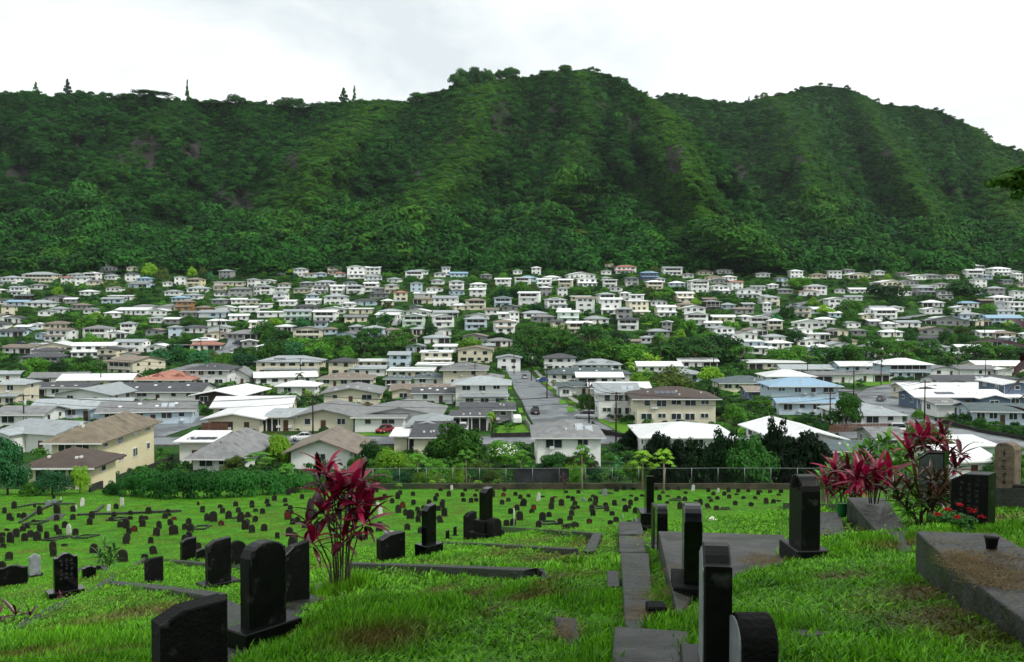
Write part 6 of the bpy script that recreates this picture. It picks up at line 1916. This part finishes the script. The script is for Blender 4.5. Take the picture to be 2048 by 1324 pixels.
# low grave surrounds on the lower lawn
gk = random.Random(9)
for i, (px, vb) in enumerate([(95, 1082), (160, 1078), (60, 1050), (225, 1042), (395, 1060), (470, 1038), (760, 1000), (1100, 1050), (1200, 1018), (1350, 1002), (1450, 1020), (1215, 988)]):
    x, y, z = hitT(px, vb); a, b, w_ = gk.uniform(.8, 1.3), gk.uniform(1.6, 2.2), .12
    rt_ = empty('grave_surround', (x, y, z), gk.uniform(-.4, .2))
    for x0, x1, y0, y1 in ((-a / 2, a / 2, -w_, 0), (-a / 2, -a / 2 + w_, 0.002, b), (a / 2 - w_, a / 2, 0.002, b), (-a / 2, a / 2, b + .002, b + w_)):
        mb = MB(); cs = [(x0, y0), (x1, y0), (x1, y1), (x0, y1)]
        c_, s_ = math.cos(rt_.rotation_euler.z), math.sin(rt_.rotation_euler.z)
        zz = [float(T(x + p[0] * c_ - p[1] * s_, y + p[0] * s_ + p[1] * c_)) - z for p in cs]
        mb.prism(cs, [q - .3 for q in zz], [q + .14 for q in zz]); mb.obj('kerb_stone', M_slab, rt_)
    tag(rt_, 'low concrete grave surround, %s from left on the lower lawn' % ordinal(1 + sorted([95, 160, 60, 225, 395, 470, 760, 1100, 1200, 1350, 1450, 1215]).index(px)), 'grave surround', 'low grave surrounds on the lower lawn')
# flower bucket, vase, marker posts
M_vase = mat('green_glass_vase', lin(20, 90, 40), rough=0.1, spec=0.6); M_buck = mat('black_plastic', lin(26, 26, 26), rough=0.5)
x, y, z = hit(1684, 1033, .2); v_ = empty('flower_vase', (x, y, z)); tag(v_, 'green glass vase on the dark slab under the red leaves', 'vase')
MB().tube([(0, 0, 0), (0, 0, .02), (0, 0, .18), (0, 0, .3), (0, 0, .32)], [.09, .1, .13, .11, .12], 12).obj('vessel', M_vase, v_)
x, y, z = hit(1983, 1090, .46); v_ = empty('plant_pot', (x, y, z - .06)); tag(v_, 'small black plastic pot on the large slab at right', 'pot')
MB().tube([(0, 0, 0), (0, 0, .13), (0, 0, .14), (0, 0, .16)], [.05, .07, .08, .08], 12).obj('pot_body', M_buck, v_)
x, y, z = hitT(1028, 1052); v_ = empty('marker_post', (x, y, z)); tag(v_, 'thin white marker post with red tip on the lawn', 'post')
MB().tube([(0, 0, -.2), (0, 0, 1.4)], .03, 6).obj('stake', M_trim, v_); MB().tube([(0, 0, 1.4), (0, 0, 1.6)], [.045, .02], 6).obj('tip', SM['redp'], v_)
x, y, z = hitT(1246, 1043); v_ = empty('marker_post', (x, y, z)); tag(v_, 'short grey marker pipe at the end of the steps', 'post')
MB().tube([(0, 0, -.2), (0, 0, .55)], .03, 6).obj('stake', M_metal, v_)
x, y, z = hitT(1427, 1046); tag(MB().prism([(-.18, -.08), (.14, -.1), (.2, .06), (-.02, .12)], 0, [.16, .1, .06, .2]).obj('marble_fragment', SM['white'], None, (x, y, z)), 'broken white marble piece lying in the grass', 'stone')
x, y, z = hitT(1312, 1248); tag(box_mesh_obj := link('stone_block', box_mesh('stone_block', .2, .24, .22, SM['rough']), None, (x, y, z)), 'small black stone block in the straw beside the concrete strip', 'stone block')
# ------------------------------------------------------------------ ti plants (cordyline) and other leafy plants
def tleaf(name, c1, c2, trans=.3):
    return leafmat(name, c1, c2, rough=.35, trans=trans, spec=.5, var=.3, scale=3.0)
TI = {'red': tleaf('ti_magenta', lin(74, 7, 27), lin(140, 17, 58)), 'mar': tleaf('ti_maroon', lin(32, 8, 15), lin(76, 15, 28), .2), 'grn': tleaf('ti_green', lin(34, 92, 22), lin(90, 148, 44)), 'brz': tleaf('ti_bronze', lin(34, 44, 20), lin(76, 54, 34), .2), 'gng': tleaf('ginger_green', lin(30, 74, 28), lin(80, 128, 52))}
def strap_leaf(wid, droop, fold, n=7):
    mb = MB(); vs = []; fs = []; x = 0; z = 0; e = 0
    for i in range(n + 1):
        t = i / n
        w = wid * (math.sin(math.pi * min(1, t * .92 + .05)) ** .8) * (1 if t < .98 else .05)
        if t < .12: w *= .35 + t * 4
        vs += [(x, w, z + w * fold), (x, 0, z), (x, -w, z + w * fold)]
        x += math.cos(e) / n; z += math.sin(e) / n; e -= droop / n * (.4 + 1.2 * t)
    for i in range(n): fs += [(i * 3, i * 3 + 3, i * 3 + 4, i * 3 + 1), (i * 3 + 1, i * 3 + 4, i * 3 + 5, i * 3 + 2)]
    mb.add(vs, fs, 0, True)
    return mb
LEAFME = {}
for k, m in TI.items():
    wd = {'red': .105, 'mar': .095, 'grn': .13, 'brz': .075, 'gng': .11}[k]
    LEAFME[k] = [strap_leaf(wd * a, b, c).mesh('leaf', m) for a, b, c in ((1, .5, .35), (1.1, .9, .3), (.9, 1.3, .4), (1, .2, .45))]
M_cane = mat('ti_cane', lin(96, 88, 72), lin(62, 56, 48), scale=8, rough=.9)
def ti_plant(px, vb, canes, leafs, label, name='ti_plant', y=None, cat='plant', seed=1, h0=0.0, cane_r=.014):
    """canes: list of (dx, dy, height); leafs: (kinds, count, length) per cane"""
    if y is None: x, y_, z = hitT(px, vb, h0)
    else:
        dx, dz = dirpix(px, vb); x, y_ = dx * y, y; z = float(T(x, y_))
    r = random.Random(seed)
    root = empty(name, (x, y_, z))
    for i, (dx, dy, h) in enumerate(canes):
        kinds, cnt, L = leafs[i % len(leafs)]
        p = [Vector((dx * .25, dy * .25, -.1)), Vector((dx * .38 + r.uniform(-.03, .03), dy * .38, h * .45)), Vector((dx * .68, dy * .68, h * .78)), Vector((dx, dy, h))]
        MB().tube(p, [cane_r * 1.3, cane_r * 1.1, cane_r, cane_r * .8], 6).obj('cane', M_cane, root)
        az0 = r.uniform(0, 6.28)
        for k in range(cnt):
            f = k / max(1, cnt - 1)
            az = az0 + k * 2.4 + r.uniform(-.25, .25)
            el = 1.35 - 1.95 * f ** .75 + r.uniform(-.2, .2)
            l_ = L * (.62 + .45 * math.sin(math.pi * min(1, f + .25))) * r.uniform(.85, 1.12)
            kd = kinds[min(len(kinds) - 1, int(f * len(kinds) + r.uniform(-.25, .25)))] if len(kinds) > 1 else kinds[0]
            me = LEAFME[kd][r.randrange(4)]
            link('leaf', me, root, (dx, dy, h - .22 * f * h * .35), (r.uniform(-.3, .3), -el, az), (l_, l_, l_))
    tag(root, label, cat)
    return root
rm = random.Random(3)
canes = [(a_ * .82, b_, c_) for a_, b_, c_ in [(-.28, 0, 2.35), (-.5, .1, 2.2), (.02, 0, 2.0), (.3, -.05, 2.05), (.5, .05, 2.2), (-.12, -.1, 1.85), (.15, -.15, 1.7), (.42, -.1, 1.75), (-.35, -.1, 1.6), (-.72, 0, 1.35), (-.6, -.15, 1.05), (.3, .1, 1.25), (.55, .05, 1.4), (.1, -.2, 1.1)]]
ti_plant(682, 1192, canes, [(('red', 'red', 'mar'), 10, .68), (('mar', 'mar'), 10, .56), (('red', 'red', 'red', 'mar'), 17, .70), (('red', 'mar', 'mar'), 14, .64), (('mar', 'red'), 12, .58)], 'tall red leaved ti plant standing left of centre among the headstones', seed=4)
ti_plant(1690, 1020, [(-.3, 0, 1.25), (.1, .1, 1.1), (.35, 0, 1.15), (-.1, -.1, .85), (.55, .1, 1.45), (-.45, .1, .8), (.2, -.2, .7), (-.2, .1, 1.0), (.4, -.1, .8)], [(('red', 'mar'), 15, .6), (('mar', 'red'), 15, .58), (('red',), 14, .58)], 'red ti plant beside the brown round topped headstone', seed=7, y=25.5)
ti_plant(1748, 998, [(-.2, 0, .5), (.1, .05, .62), (.32, -.05, .48), (0, -.15, .35), (-.35, .1, .4)], [(('red', 'red'), 12, .72), (('red', 'red', 'mar'), 12, .66)], 'low bright magenta ti plant on the end of the raised slab', seed=8, h0=.58)
ti_plant(1868, 1008, [(-.2, .3, 1.7), (.15, .3, 1.55), (.45, .2, 1.3), (-.5, .2, 1.2), (.0, .4, 1.9), (.6, .1, 1.0), (-.7, .1, 1.5), (.8, .2, 1.4), (-.35, .2, 1.9), (.35, .35, 1.85)], [(('red', 'mar'), 14, .66), (('mar', 'red'), 13, .62)], 'red and maroon ti plant behind the polished grey headstone', seed=9, y=27.2)
ti_plant(1850, 1054, [(-.3, 0, .75), (.1, 0, .95), (.35, .05, .7), (0, -.15, .5), (-.5, .05, .5), (.5, -.1, .45), (-.15, .1, .9), (.25, .15, .85), (-.4, -.1, .35), (.15, -.2, .65), (-.2, -.2, .6), (.42, .1, .9), (-.55, .15, .75), (.6, 0, .65)], [(('brz', 'grn'), 18, .46), (('brz', 'brz', 'mar'), 19, .45)], 'bushy bronze green ti plant in front of the polished headstone', seed=10)
for i, (px, vb, yy, s_) in enumerate([(1705, 985, 34, .9), (1742, 985, 34.5, 1.05), (1778, 980, 35, 1.2), (1812, 985, 34, .9), (1660, 985, 36, .65)]):
    ti_plant(px, vb, [(-.4 * s_, 0, 1.4 * s_), (0, .1, 1.9 * s_), (.4 * s_, 0, 1.5 * s_), (.1, -.2, 1.0 * s_), (-.2, .2, 1.7 * s_), (.6, .1, 1.1 * s_)], [(('grn',), 12, .64)], 'green ti plant %s behind the red leaves on the right' % ['second from left', 'third from left', 'fourth from left, tallest', 'fifth from left, at the right', 'first from left, smallest'][i], seed=20 + i, y=yy)
ti_plant(212, 1146, [(-.35, 0, 1.0), (-.1, .1, 1.5), (.2, 0, 1.1), (.45, .05, 1.2), (.1, -.2, .7), (-.25, -.1, .8), (.3, -.1, .6), (.5, -.15, .8)], [(('gng',), 12, .62)], 'leafy green ginger plant on the left lawn edge', 'ginger_plant', seed=31)
ti_plant(1128, 982, [(-.2, 0, .9), (.2, 0, 1.3), (0, .1, 1.7), (.1, -.1, .7), (-.15, .05, 1.4)], [(('mar', 'brz'), 12, .55)], 'small dark red ti plant by the fence below the shade cloth', seed=33)
ti_plant(22, 1250, [(-.3, 0, .15), (.1, 0, .2), (.35, .1, .15)], [(('mar', 'brz'), 12, .4)], 'low dark red plant at the left picture edge', seed=35)
ti_plant(124, 1206, [(0, 0, .12), (.12, 0, .08)], [(('mar',), 9, .26)], 'tiny red plant at the foot of the left plinth', seed=36)
# small red flower bed before the right hand headstone
x, y, z = hitT(1905, 1062, .3)
fb_ = empty('flower_bed', (x, y, z)); tag(fb_, 'bed of small red ixora flowers before the black engraved headstone', 'flowers')
V, Q = crown_round(1400, .42, .55, 16, 1400, .07, .35); V[:, 2] *= .55
c = link('foliage', np_mesh('foliage', V, Q, LEAF['d']), fb_)
M_flower = leafmat('red_flower', lin(110, 12, 18), lin(170, 26, 30), trans=.2)
for i, (a, b, h) in enumerate([(-.18, -.25, .34), (.1, -.3, .36), (.22, -.2, .3), (-.3, -.2, .26), (0, -.2, .4), (.3, -.28, .24), (-.08, -.34, .24)]):
    V, Q = crown_round(1410 + i, .06, .5, 6, 90, .24, .5); link('flower', np_mesh('flower', V, Q, M_flower), fb_, (a, b, h))
# white flowers on the bush left of the tall white house
M_wfl = leafmat('white_flower', lin(220, 222, 214), lin(240, 240, 236), trans=.1, var=.05)
for t in TREES:
    if abs(t['px'] - 1008) < 4 and abs(t['v'] - 934) < 5:
        q = np.random.default_rng(5); n = 260
        d = q.normal(size=(n, 3)); d /= np.linalg.norm(d, axis=1, keepdims=True); d[:, 2] = np.abs(d[:, 2])
        P = d * np.array([t['hw'] * .95, t['hw'] * .95, t['h'] * .42]) + np.array([0, 0, t['h'] * .55])
        V, Q = leaf_quads(P, d + q.normal(size=(n, 3)) * .4, .16, 6)
        link('blossom', np_mesh('blossom', V, Q, M_wfl), t['obj'])

# ------------------------------------------------------------------ trees on the mountain that stand out one by one
def mount_tree(which, px, v, hwpx, hpx, kind, lf, up=None):
    ridge = A_ridge if which == 'A' else B_ridge
    vr = np.interp(px, ridge[:, 0], ridge[:, 1])
    t = np.array([min(1.0, max(0.0, (556 - v) / (556 - vr)))])
    x, y, z, _ = sheet_point(which, np.array([float(px)]), t)
    s = px_per_m(y[0])
    return plant_tree(kind, float(x[0]), float(y[0]), float(z[0]) - 1.0, hwpx / s, hpx / s, lf)
for px, hw, h, kd, lf in [(72, 7, 22, 'cone', 'd'), (135, 9, 28, 'cone', 'd'), (375, 5, 36, 'cone', 'd'), (380, 8, 14, 'round', 'd'), (470, 20, 22, 'round', 'd'), (555, 11, 18, 'round', 'd'), (575, 14, 24, 'near', 'd'), (600, 10, 24, 'near', 'd'), (640, 10, 12, 'round', 'd'), (662, 7, 10, 'round', 'd'), (687, 11, 26, 'cone', 'd'), (709, 5, 28, 'cone', 'd'), (840, 18, 20, 'near', 'd'), (862, 12, 12, 'near', 'd'), (888, 6, 10, 'round', 'd'), (925, 20, 34, 'full', 'd'), (950, 18, 34, 'full', 'd'), (975, 15, 26, 'full', 'd'), (1000, 10, 22, 'near', 'd'), (1022, 15, 28, 'near', 'd'), (1132, 12, 16, 'near', 'd'), (1100, 14, 8, 'round', 'm'), (300, 40, 14, 'umbrella', 'd'), (250, 16, 12, 'round', 'd'), (430, 12, 10, 'umbrella', 'd'), (520, 14, 9, 'round', 'd')]:
    mount_tree('A', px, float(np.interp(px, A_ridge[:, 0], A_ridge[:, 1])) + 3, hw * 1.25, h * (1.35 if kd == 'cone' else .95), kd, lf)
for px, hw, h, kd, lf in [(1498, 4, 14, 'cone', 'd'), (1512, 4, 14, 'cone', 'd'), (1528, 10, 13, 'umbrella', 'd'), (1560, 12, 9, 'round', 'd'), (1460, 5, 8, 'cone', 'd'), (1445, 8, 7, 'round', 'd')]:
    mount_tree('B', px, float(np.interp(px, B_ridge[:, 0], B_ridge[:, 1])) + 3, hw, h, kd, lf)
rr_ = random.Random(12)
for px, v in [(660, 515), (720, 490), (790, 520), (850, 480), (908, 468), (935, 515), (635, 462), (560, 495), (485, 515), (700, 450), (765, 462), (1082, 412), (1125, 432), (1180, 452), (1060, 455), (1150, 492), (1240, 482), (1292, 462), (1330, 502), (1390, 482), (1430, 512), (1300, 525), (1500, 512), (400, 520), (330, 512), (255, 526), (180, 512), (100, 526), (40, 512), (880, 530), (1010, 515), (1215, 520), (570, 530), (1100, 530)]:
    mount_tree('A', px, v, rr_.uniform(32, 50), rr_.uniform(30, 42), 'umbrella', rr_.choice('mdbmo'))
for px, v in [(1560, 520), (1620, 516), (1680, 492), (1740, 512), (1800, 502), (1860, 512), (1920, 492), (1980, 512), (2030, 502), (1720, 530), (1840, 532), (1960, 534)]:
    mount_tree('B', px, v, rr_.uniform(32, 50), rr_.uniform(30, 42), 'umbrella', rr_.choice('mdbm'))
# white roofed building on the left ridge
x, y, z, _ = sheet_point('A', np.array([262.0]), np.array([0.985]))
rb = build_house(dict(w=24, d=10, h=3.5, rise=1.0, ov=1.5, kind='gx', st=1, hs=3.5, r=random.Random(1), name='ridge_house', x=float(x[0]), y=float(y[0]), z=float(z[0]) + 2.5, yaw=.1, wall='w', roof='W', near=False, feat='', win=None))
tag(rb, 'long white roofed building among trees on the left ridge', 'house')

# names for the trees, row by row
KN = {'round': 'tree', 'near': 'tree', 'full': 'dense tree', 'umbrella': 'spreading tree', 'palm': 'palm tree', 'clump': 'palm clump', 'banana': 'banana plant', 'papaya': 'papaya tree', 'shrub': 'shrub', 'cone': 'narrow conifer'}
CN = {'palm': 'palm', 'clump': 'palm', 'shrub': 'shrub', 'banana': 'plant'}
for t in TREES: t['v'] = project(t['x'], t['y'], t['obj'].location.z)[1]
for k, row in enumerate(rows_of(TREES, [0, 250, 545, 575, 605, 640, 675, 705, 730, 770, 850, 950, 972, 2000], lambda t: t['v'], lambda t: t['px'])):
    where = ['on the mountain skyline', 'at the foot of the mountain'] + ['in hillside row %s below forest' % w for w in ('one', 'two', 'three', 'four', 'five')] + ['in the valley tree belt', 'among the upper valley houses', 'among the lower valley houses', 'near the lower street', 'behind the fence', 'along the lawn edge']
    for j, t in enumerate(row):
        kn = 'hedge shrub' if t['nm'] == 'hedge_shrub' else ('papaya sapling' if t['nm'] == 'papaya_sapling' else KN[t['kind']])
        tag(t['obj'], '%s %s, %s from left, %s' % (LEAFN[t['lf']], kn, ordinal(j + 1), where[min(k, len(where) - 1)]), CN.get(t['kind'], 'tree'), 'trees and shrubs of the valley')

# ------------------------------------------------------------------ shade tree at the right edge, and added ones behind the camera
L_shade = leafmat('shade_leaves', lin(26, 60, 20), lin(70, 112, 34), trans=.25)
def shade_tree(x, y, h, r, label, seed, n=9000, limbs=7, cz=.72):
    z = float(T0(x, y)); root = empty('shade_tree', (x, y, z)); q = np.random.default_rng(seed)
    mb = MB(); mb.tube([(0, 0, -.3), (.1, .05, h * .3), (-.1, .1, h * .5)], [.42, .33, .26], 10)
    blobs = []
    for i in range(limbs):
        a = 6.283 * i / limbs + q.uniform(-.3, .3); e = r * q.uniform(.5, .9)
        mb.tube([(0, 0, h * .45), (math.cos(a) * e * .5, math.sin(a) * e * .5, h * .66), (math.cos(a) * e, math.sin(a) * e, h * .85)], [.17, .1, .04], 7)
    for i in range(60):
        a = q.uniform(0, 6.283); e = r * math.sqrt(q.uniform(.02, 1)); b = q.uniform(.7, 1.4)
        blobs.append((math.cos(a) * e, math.sin(a) * e, h * cz + (1 - (e / r) ** 2) * h * .25 + q.uniform(-.5, .5), b, b, b * .55))
    P, Nn = blob_points(blobs, n, seed + 1, up=.6)
    V, Q = leaf_quads(P, Nn, .14, seed + 2)
    mb.obj('trunk', M_bark, root); link('crown', np_mesh('crown', V, Q, L_shade), root)
    return tag(root, label, 'tree'), root
st1, r1 = shade_tree(13.0, 4.0, 10.5, 8.5, 'tall shade tree at the right whose leaves hang into the picture', 51, 30000)
st2, r2 = shade_tree(2.8, -1.2, 11.5, 8.5, 'large unseen tree added behind the viewpoint to shade the foreground', 61, 24000)  # out of view, added so its canopy darkens the foreground
st3, r3 = shade_tree(-5.5, -8.5, 12, 8.5, 'second large unseen tree added behind the viewpoint for shade', 71, 22000)  # another added canopy out of view, deepening the foreground shade
# the branches that reach into the picture at the right edge
br = MB(); q = np.random.default_rng(81); bl = []
o0 = Vector(r1.location)
def ray(px, v, y): dx, dz = dirpix(px, v); return Vector((dx * y, y, dz * y))
for px, v, y in [(2052, 352, 11), (2035, 348, 11), (2018, 356, 11), (2070, 372, 11), (2005, 362, 11), (2050, 392, 11), (2090, 350, 11), (1998, 366, 11), (2040, 342, 11), (2030, 366, 11), (2060, 340, 11), (2045, 375, 11)]:
    p = ray(px, v, y) - o0; bl.append((p.x, p.y, p.z, .12, .18, .05))
tip = ray(2045, 358, 11) - o0
br.tube([(0, 0, 6.5), (tip.x * .5, tip.y * .5, 6.0), tuple(tip + Vector((.6, -.2, .25))), tuple(tip)], [.09, .06, .025, .008], 6)
P, Nn = blob_points(bl, 1100, 82, up=.8); V, Q = leaf_quads(P, Nn, .045, 83)
br.obj('branch', M_bark, r1); link('branch_leaves', np_mesh('branch_leaves', V, Q, L_shade), r1)
ti_plant(2098, 0, [(0, 0, 2.3), (.3, .1, 2.0), (.15, -.2, 1.7), (.45, .2, 1.5), (.3, -.1, 1.2), (.55, 0, 1.8)], [(('mar',), 14, .5)], 'dark red ti plant whose leaf tips show at the right edge', y=8.0, seed=44)

# ------------------------------------------------------------------ grass
def inside(poly, X, Y):
    c = np.zeros(len(X), bool); n = len(poly)
    for i in range(n):
        (x1, y1), (x2, y2) = poly[i], poly[(i + 1) % n]
        m = ((y1 > Y) != (y2 > Y)) & (X < (x2 - x1) * (Y - y1) / (y2 - y1 + 1e-12) + x1)
        c ^= m
    return c
def near_strip(X, Y):
    m = np.zeros(len(X), bool)
    for P, w in STRIPS:
        for a, b in zip(P[:-1], P[1:]):
            d = b - a; L2 = d.x ** 2 + d.y ** 2
            t = np.clip(((X - a.x) * d.x + (Y - a.y) * d.y) / L2, 0, 1)
            m |= np.hypot(X - a.x - t * d.x, Y - a.y - t * d.y) < w * .48
    return m
L_grass = leafmat('grass_blades', lin(32, 92, 8), lin(106, 172, 28), rough=.45, trans=.3, spec=.25, var=.35, scale=.8, tint=lin(96, 80, 40))
L_straw = leafmat('dry_straw', lin(70, 58, 38), lin(118, 102, 68), rough=.8, trans=.1, var=.3, scale=2)
def tuft(seed, n, rad, hmin, hmax, wid, flop=.5):
    q = np.random.default_rng(seed); V = []; Fq = []
    for i in range(n):
        a = q.uniform(0, 6.283); rr = rad * math.sqrt(q.random()); bx, by = math.cos(a) * rr, math.sin(a) * rr
        h = q.uniform(hmin, hmax); az = q.uniform(0, 6.283); ln = q.uniform(.15, 1.0) * flop
        dx, dy = math.cos(az) * ln, math.sin(az) * ln; w = wid * q.uniform(.7, 1.3); sx, sy = -math.sin(az + .6) * w, math.cos(az + .6) * w
        b = len(V)
        V += [(bx - sx, by - sy, 0), (bx + sx, by + sy, 0), (bx + dx * .35 + sx * .8, by + dy * .35 + sy * .8, h * .6), (bx + dx * .35 - sx * .8, by + dy * .35 - sy * .8, h * .6), (bx + dx + sx * .08, by + dy + sy * .08, h), (bx + dx - sx * .08, by + dy - sy * .08, h)]
        Fq += [(b, b + 1, b + 2, b + 3), (b + 3, b + 2, b + 4, b + 5)]
    return np.array(V), np.array(Fq)
TF = []
for k in range(5): TF.append(np_mesh('long_tuft', *tuft(1500 + k, 24, .17, .45, 1.25, .0105, .10), L_grass))
for k in range(4): TF.append(np_mesh('short_tuft', *tuft(1520 + k, 46, .42, .5, 1.0, .009, .06), L_grass))
gq = np.random.default_rng(33)
def band(n, y0, y1, k0, k1, xpad):
    Y = np.sqrt(gq.uniform(y0 ** 2, y1 ** 2, n)); X = gq.uniform(k0, k1, n) * Y + gq.uniform(-xpad, xpad, n)
    return X, Y
BROWN = [(hitT(a, b)[:2], r) for a, b, r in [(1080, 1085, 1.3), (1175, 1088, .9), (1130, 1160, .8), (1075, 1200, .6), (255, 1235, 1.3), (330, 1225, .9), (1870, 1190, .8), (1820, 1100, .7), (1540, 1128, .6), (960, 1195, .5), (1120, 1112, 1.0), (900, 1180, .4), (770, 1290, .7), (640, 1140, 1.2), (1010, 1110, .8), (1900, 1240, .6), (2000, 1040, .8), (1260, 1095, .4), (420, 1220, .5), (1700, 1160, .5)]]
Pn = []; Sc = []; Ix = []; Tn = []
for n, y0, y1, kind in [(34000, 5.5, 17, 'a'), (44000, 17, 46, 'b'), (38000, 44, 112, 'c')]:
    X, Y = band(n, y0, y1, -.60, .60 if kind == 'c' else .95, 1.0)
    m = ~near_strip(X, Y)
    for p in SLABS: m &= ~inside(p, X, Y)
    X, Y = X[m], Y[m]; n = len(X)
    hn = fnoise(X * .55 + 5, Y * .55, 3); br_ = np.clip((fnoise(X * .8 + 40, Y * .8 + 3, 3) - .62) * 5, 0, .7)
    for (bx, by), r_ in BROWN:
        br_ = np.maximum(br_, np.clip(1.25 - np.hypot(X - bx, Y - by) / r_ / (1 + .5 * (hn - .5)), 0, 1) * .95)
    if kind == 'a': hh = .05 + .17 * np.clip((hn - .34) * 2.2, 0, 1); ws = gq.uniform(.8, 1.3, n); ix = gq.integers(0, 5, n)
    elif kind == 'b': hh = .03 + .10 * np.clip((hn - .36) * 2.2, 0, 1); ws = gq.uniform(1.0, 1.6, n); ix = np.where(hn > .5, gq.integers(0, 5, n), gq.integers(5, 9, n))
    else: hh = .03 + .05 * gq.random(n) * hn; ws = gq.uniform(1.0, 1.8, n); ix = gq.integers(5, 9, n); br_ = br_ * .45
    hh = hh * (1 - .45 * br_)
    Pn.append(np.stack([X, Y, T(X, Y) - .005], 1)); Sc.append(np.stack([ws, ws, hh], 1)); Ix.append(ix); Tn.append(np.clip(br_ + gq.uniform(-.08, .08, n), 0, 1))
Pn = np.concatenate(Pn); Sc = np.concatenate(Sc); Ix = np.concatenate(Ix); Tn = np.concatenate(Tn); n = len(Pn)
bx_, by_, bz_ = hitT(682, 1192)
k = 260; Xb_ = bx_ + gq.normal(0, .24, k); Yb_ = by_ + gq.normal(0, .2, k)
Pn = np.concatenate([Pn, np.stack([Xb_, Yb_, T(Xb_, Yb_)], 1)]); Sc = np.concatenate([Sc, np.stack([np.full(k, .5), np.full(k, .5), gq.uniform(.12, .34, k)], 1)]); Ix = np.concatenate([Ix, gq.integers(0, 5, k)]); Tn = np.concatenate([Tn, gq.uniform(0, .25, k)]); n = len(Pn)
instancer('grass', Pn, np.stack([gq.uniform(-.12, .12, n), gq.uniform(-.12, .12, n), gq.uniform(0, 6.28, n)], 1), Sc, Ix, TF, Tn)
# straw lying on slabs and bare spots
SF = [np_mesh('straw', *tuft(1560 + k, 22, .16, .004, .03, .0035, .16), L_straw) for k in range(3)]
X = []; Y = []; Z = []
for a, b, r_, cnt, h_ in [(1328, 1165, .22, 40, .12), (1322, 1200, .25, 60, .1), (1318, 1235, .25, 50, .08), (1300, 1090, .2, 25, .1), (1885, 1095, .3, 60, .52), (1930, 1120, .35, 90, .44), (1985, 1150, .4, 80, .36), (1540, 1128, .5, 60, .04), (1290, 1068, .2, 20, .2), (1870, 1195, .9, 160, .03), (255, 1240, 1.2, 160, .12), (1100, 1085, 1.2, 160, .2), (1120, 1160, .6, 60, .05), (1070, 1200, .4, 50, .05), (1715, 1150, .6, 60, .02), (1140, 1290, .3, 40, .04)]:
    cx, cy2, cz2 = hit(a, b, h_)
    xx = cx + gq.normal(0, r_ * .6, cnt); yy = cy2 + gq.normal(0, r_ * .9, cnt)
    X.append(xx); Y.append(yy); zz_ = T(xx, yy)
    for pl_, p3 in zip(SLABS, SLAB3):      # on a slab the straw lies on its top
        co = np.linalg.lstsq(np.c_[p3[:, 0], p3[:, 1], np.ones(len(p3))], p3[:, 2], rcond=None)[0]
        zz_ = np.where(inside(pl_, xx, yy), np.maximum(zz_, co[0] * xx + co[1] * yy + co[2]), zz_)
    Z.append(zz_ + .006)
X = np.concatenate(X); Y = np.concatenate(Y); Z = np.concatenate(Z); n = len(X)
instancer('straw_litter', np.stack([X, Y, Z], 1), np.stack([np.zeros(n), np.zeros(n), gq.uniform(0, 6.28, n)], 1), np.ones((n, 3)), gq.integers(0, 3, n), SF)

# ------------------------------------------------------------------ damp air over the valley
hz = MB().box(-2600, 2600, -70, 2500, -60, 420).obj('haze', [])
hm = bpy.data.materials.new('haze'); hm.use_nodes = True
ht = hm.node_tree; ht.nodes.clear()
ho = ht.nodes.new('ShaderNodeOutputMaterial'); pv = ht.nodes.new('ShaderNodeVolumePrincipled')
pv.inputs['Color'].default_value = (.86, .93, 1.0, 1); pv.inputs['Density'].default_value = 0.000025; pv.inputs['Anisotropy'].default_value = 0.2
ht.links.new(pv.outputs['Volume'], ho.inputs['Volume'])
hz.data.materials.append(hm)
tag(hz, kind='stuff')
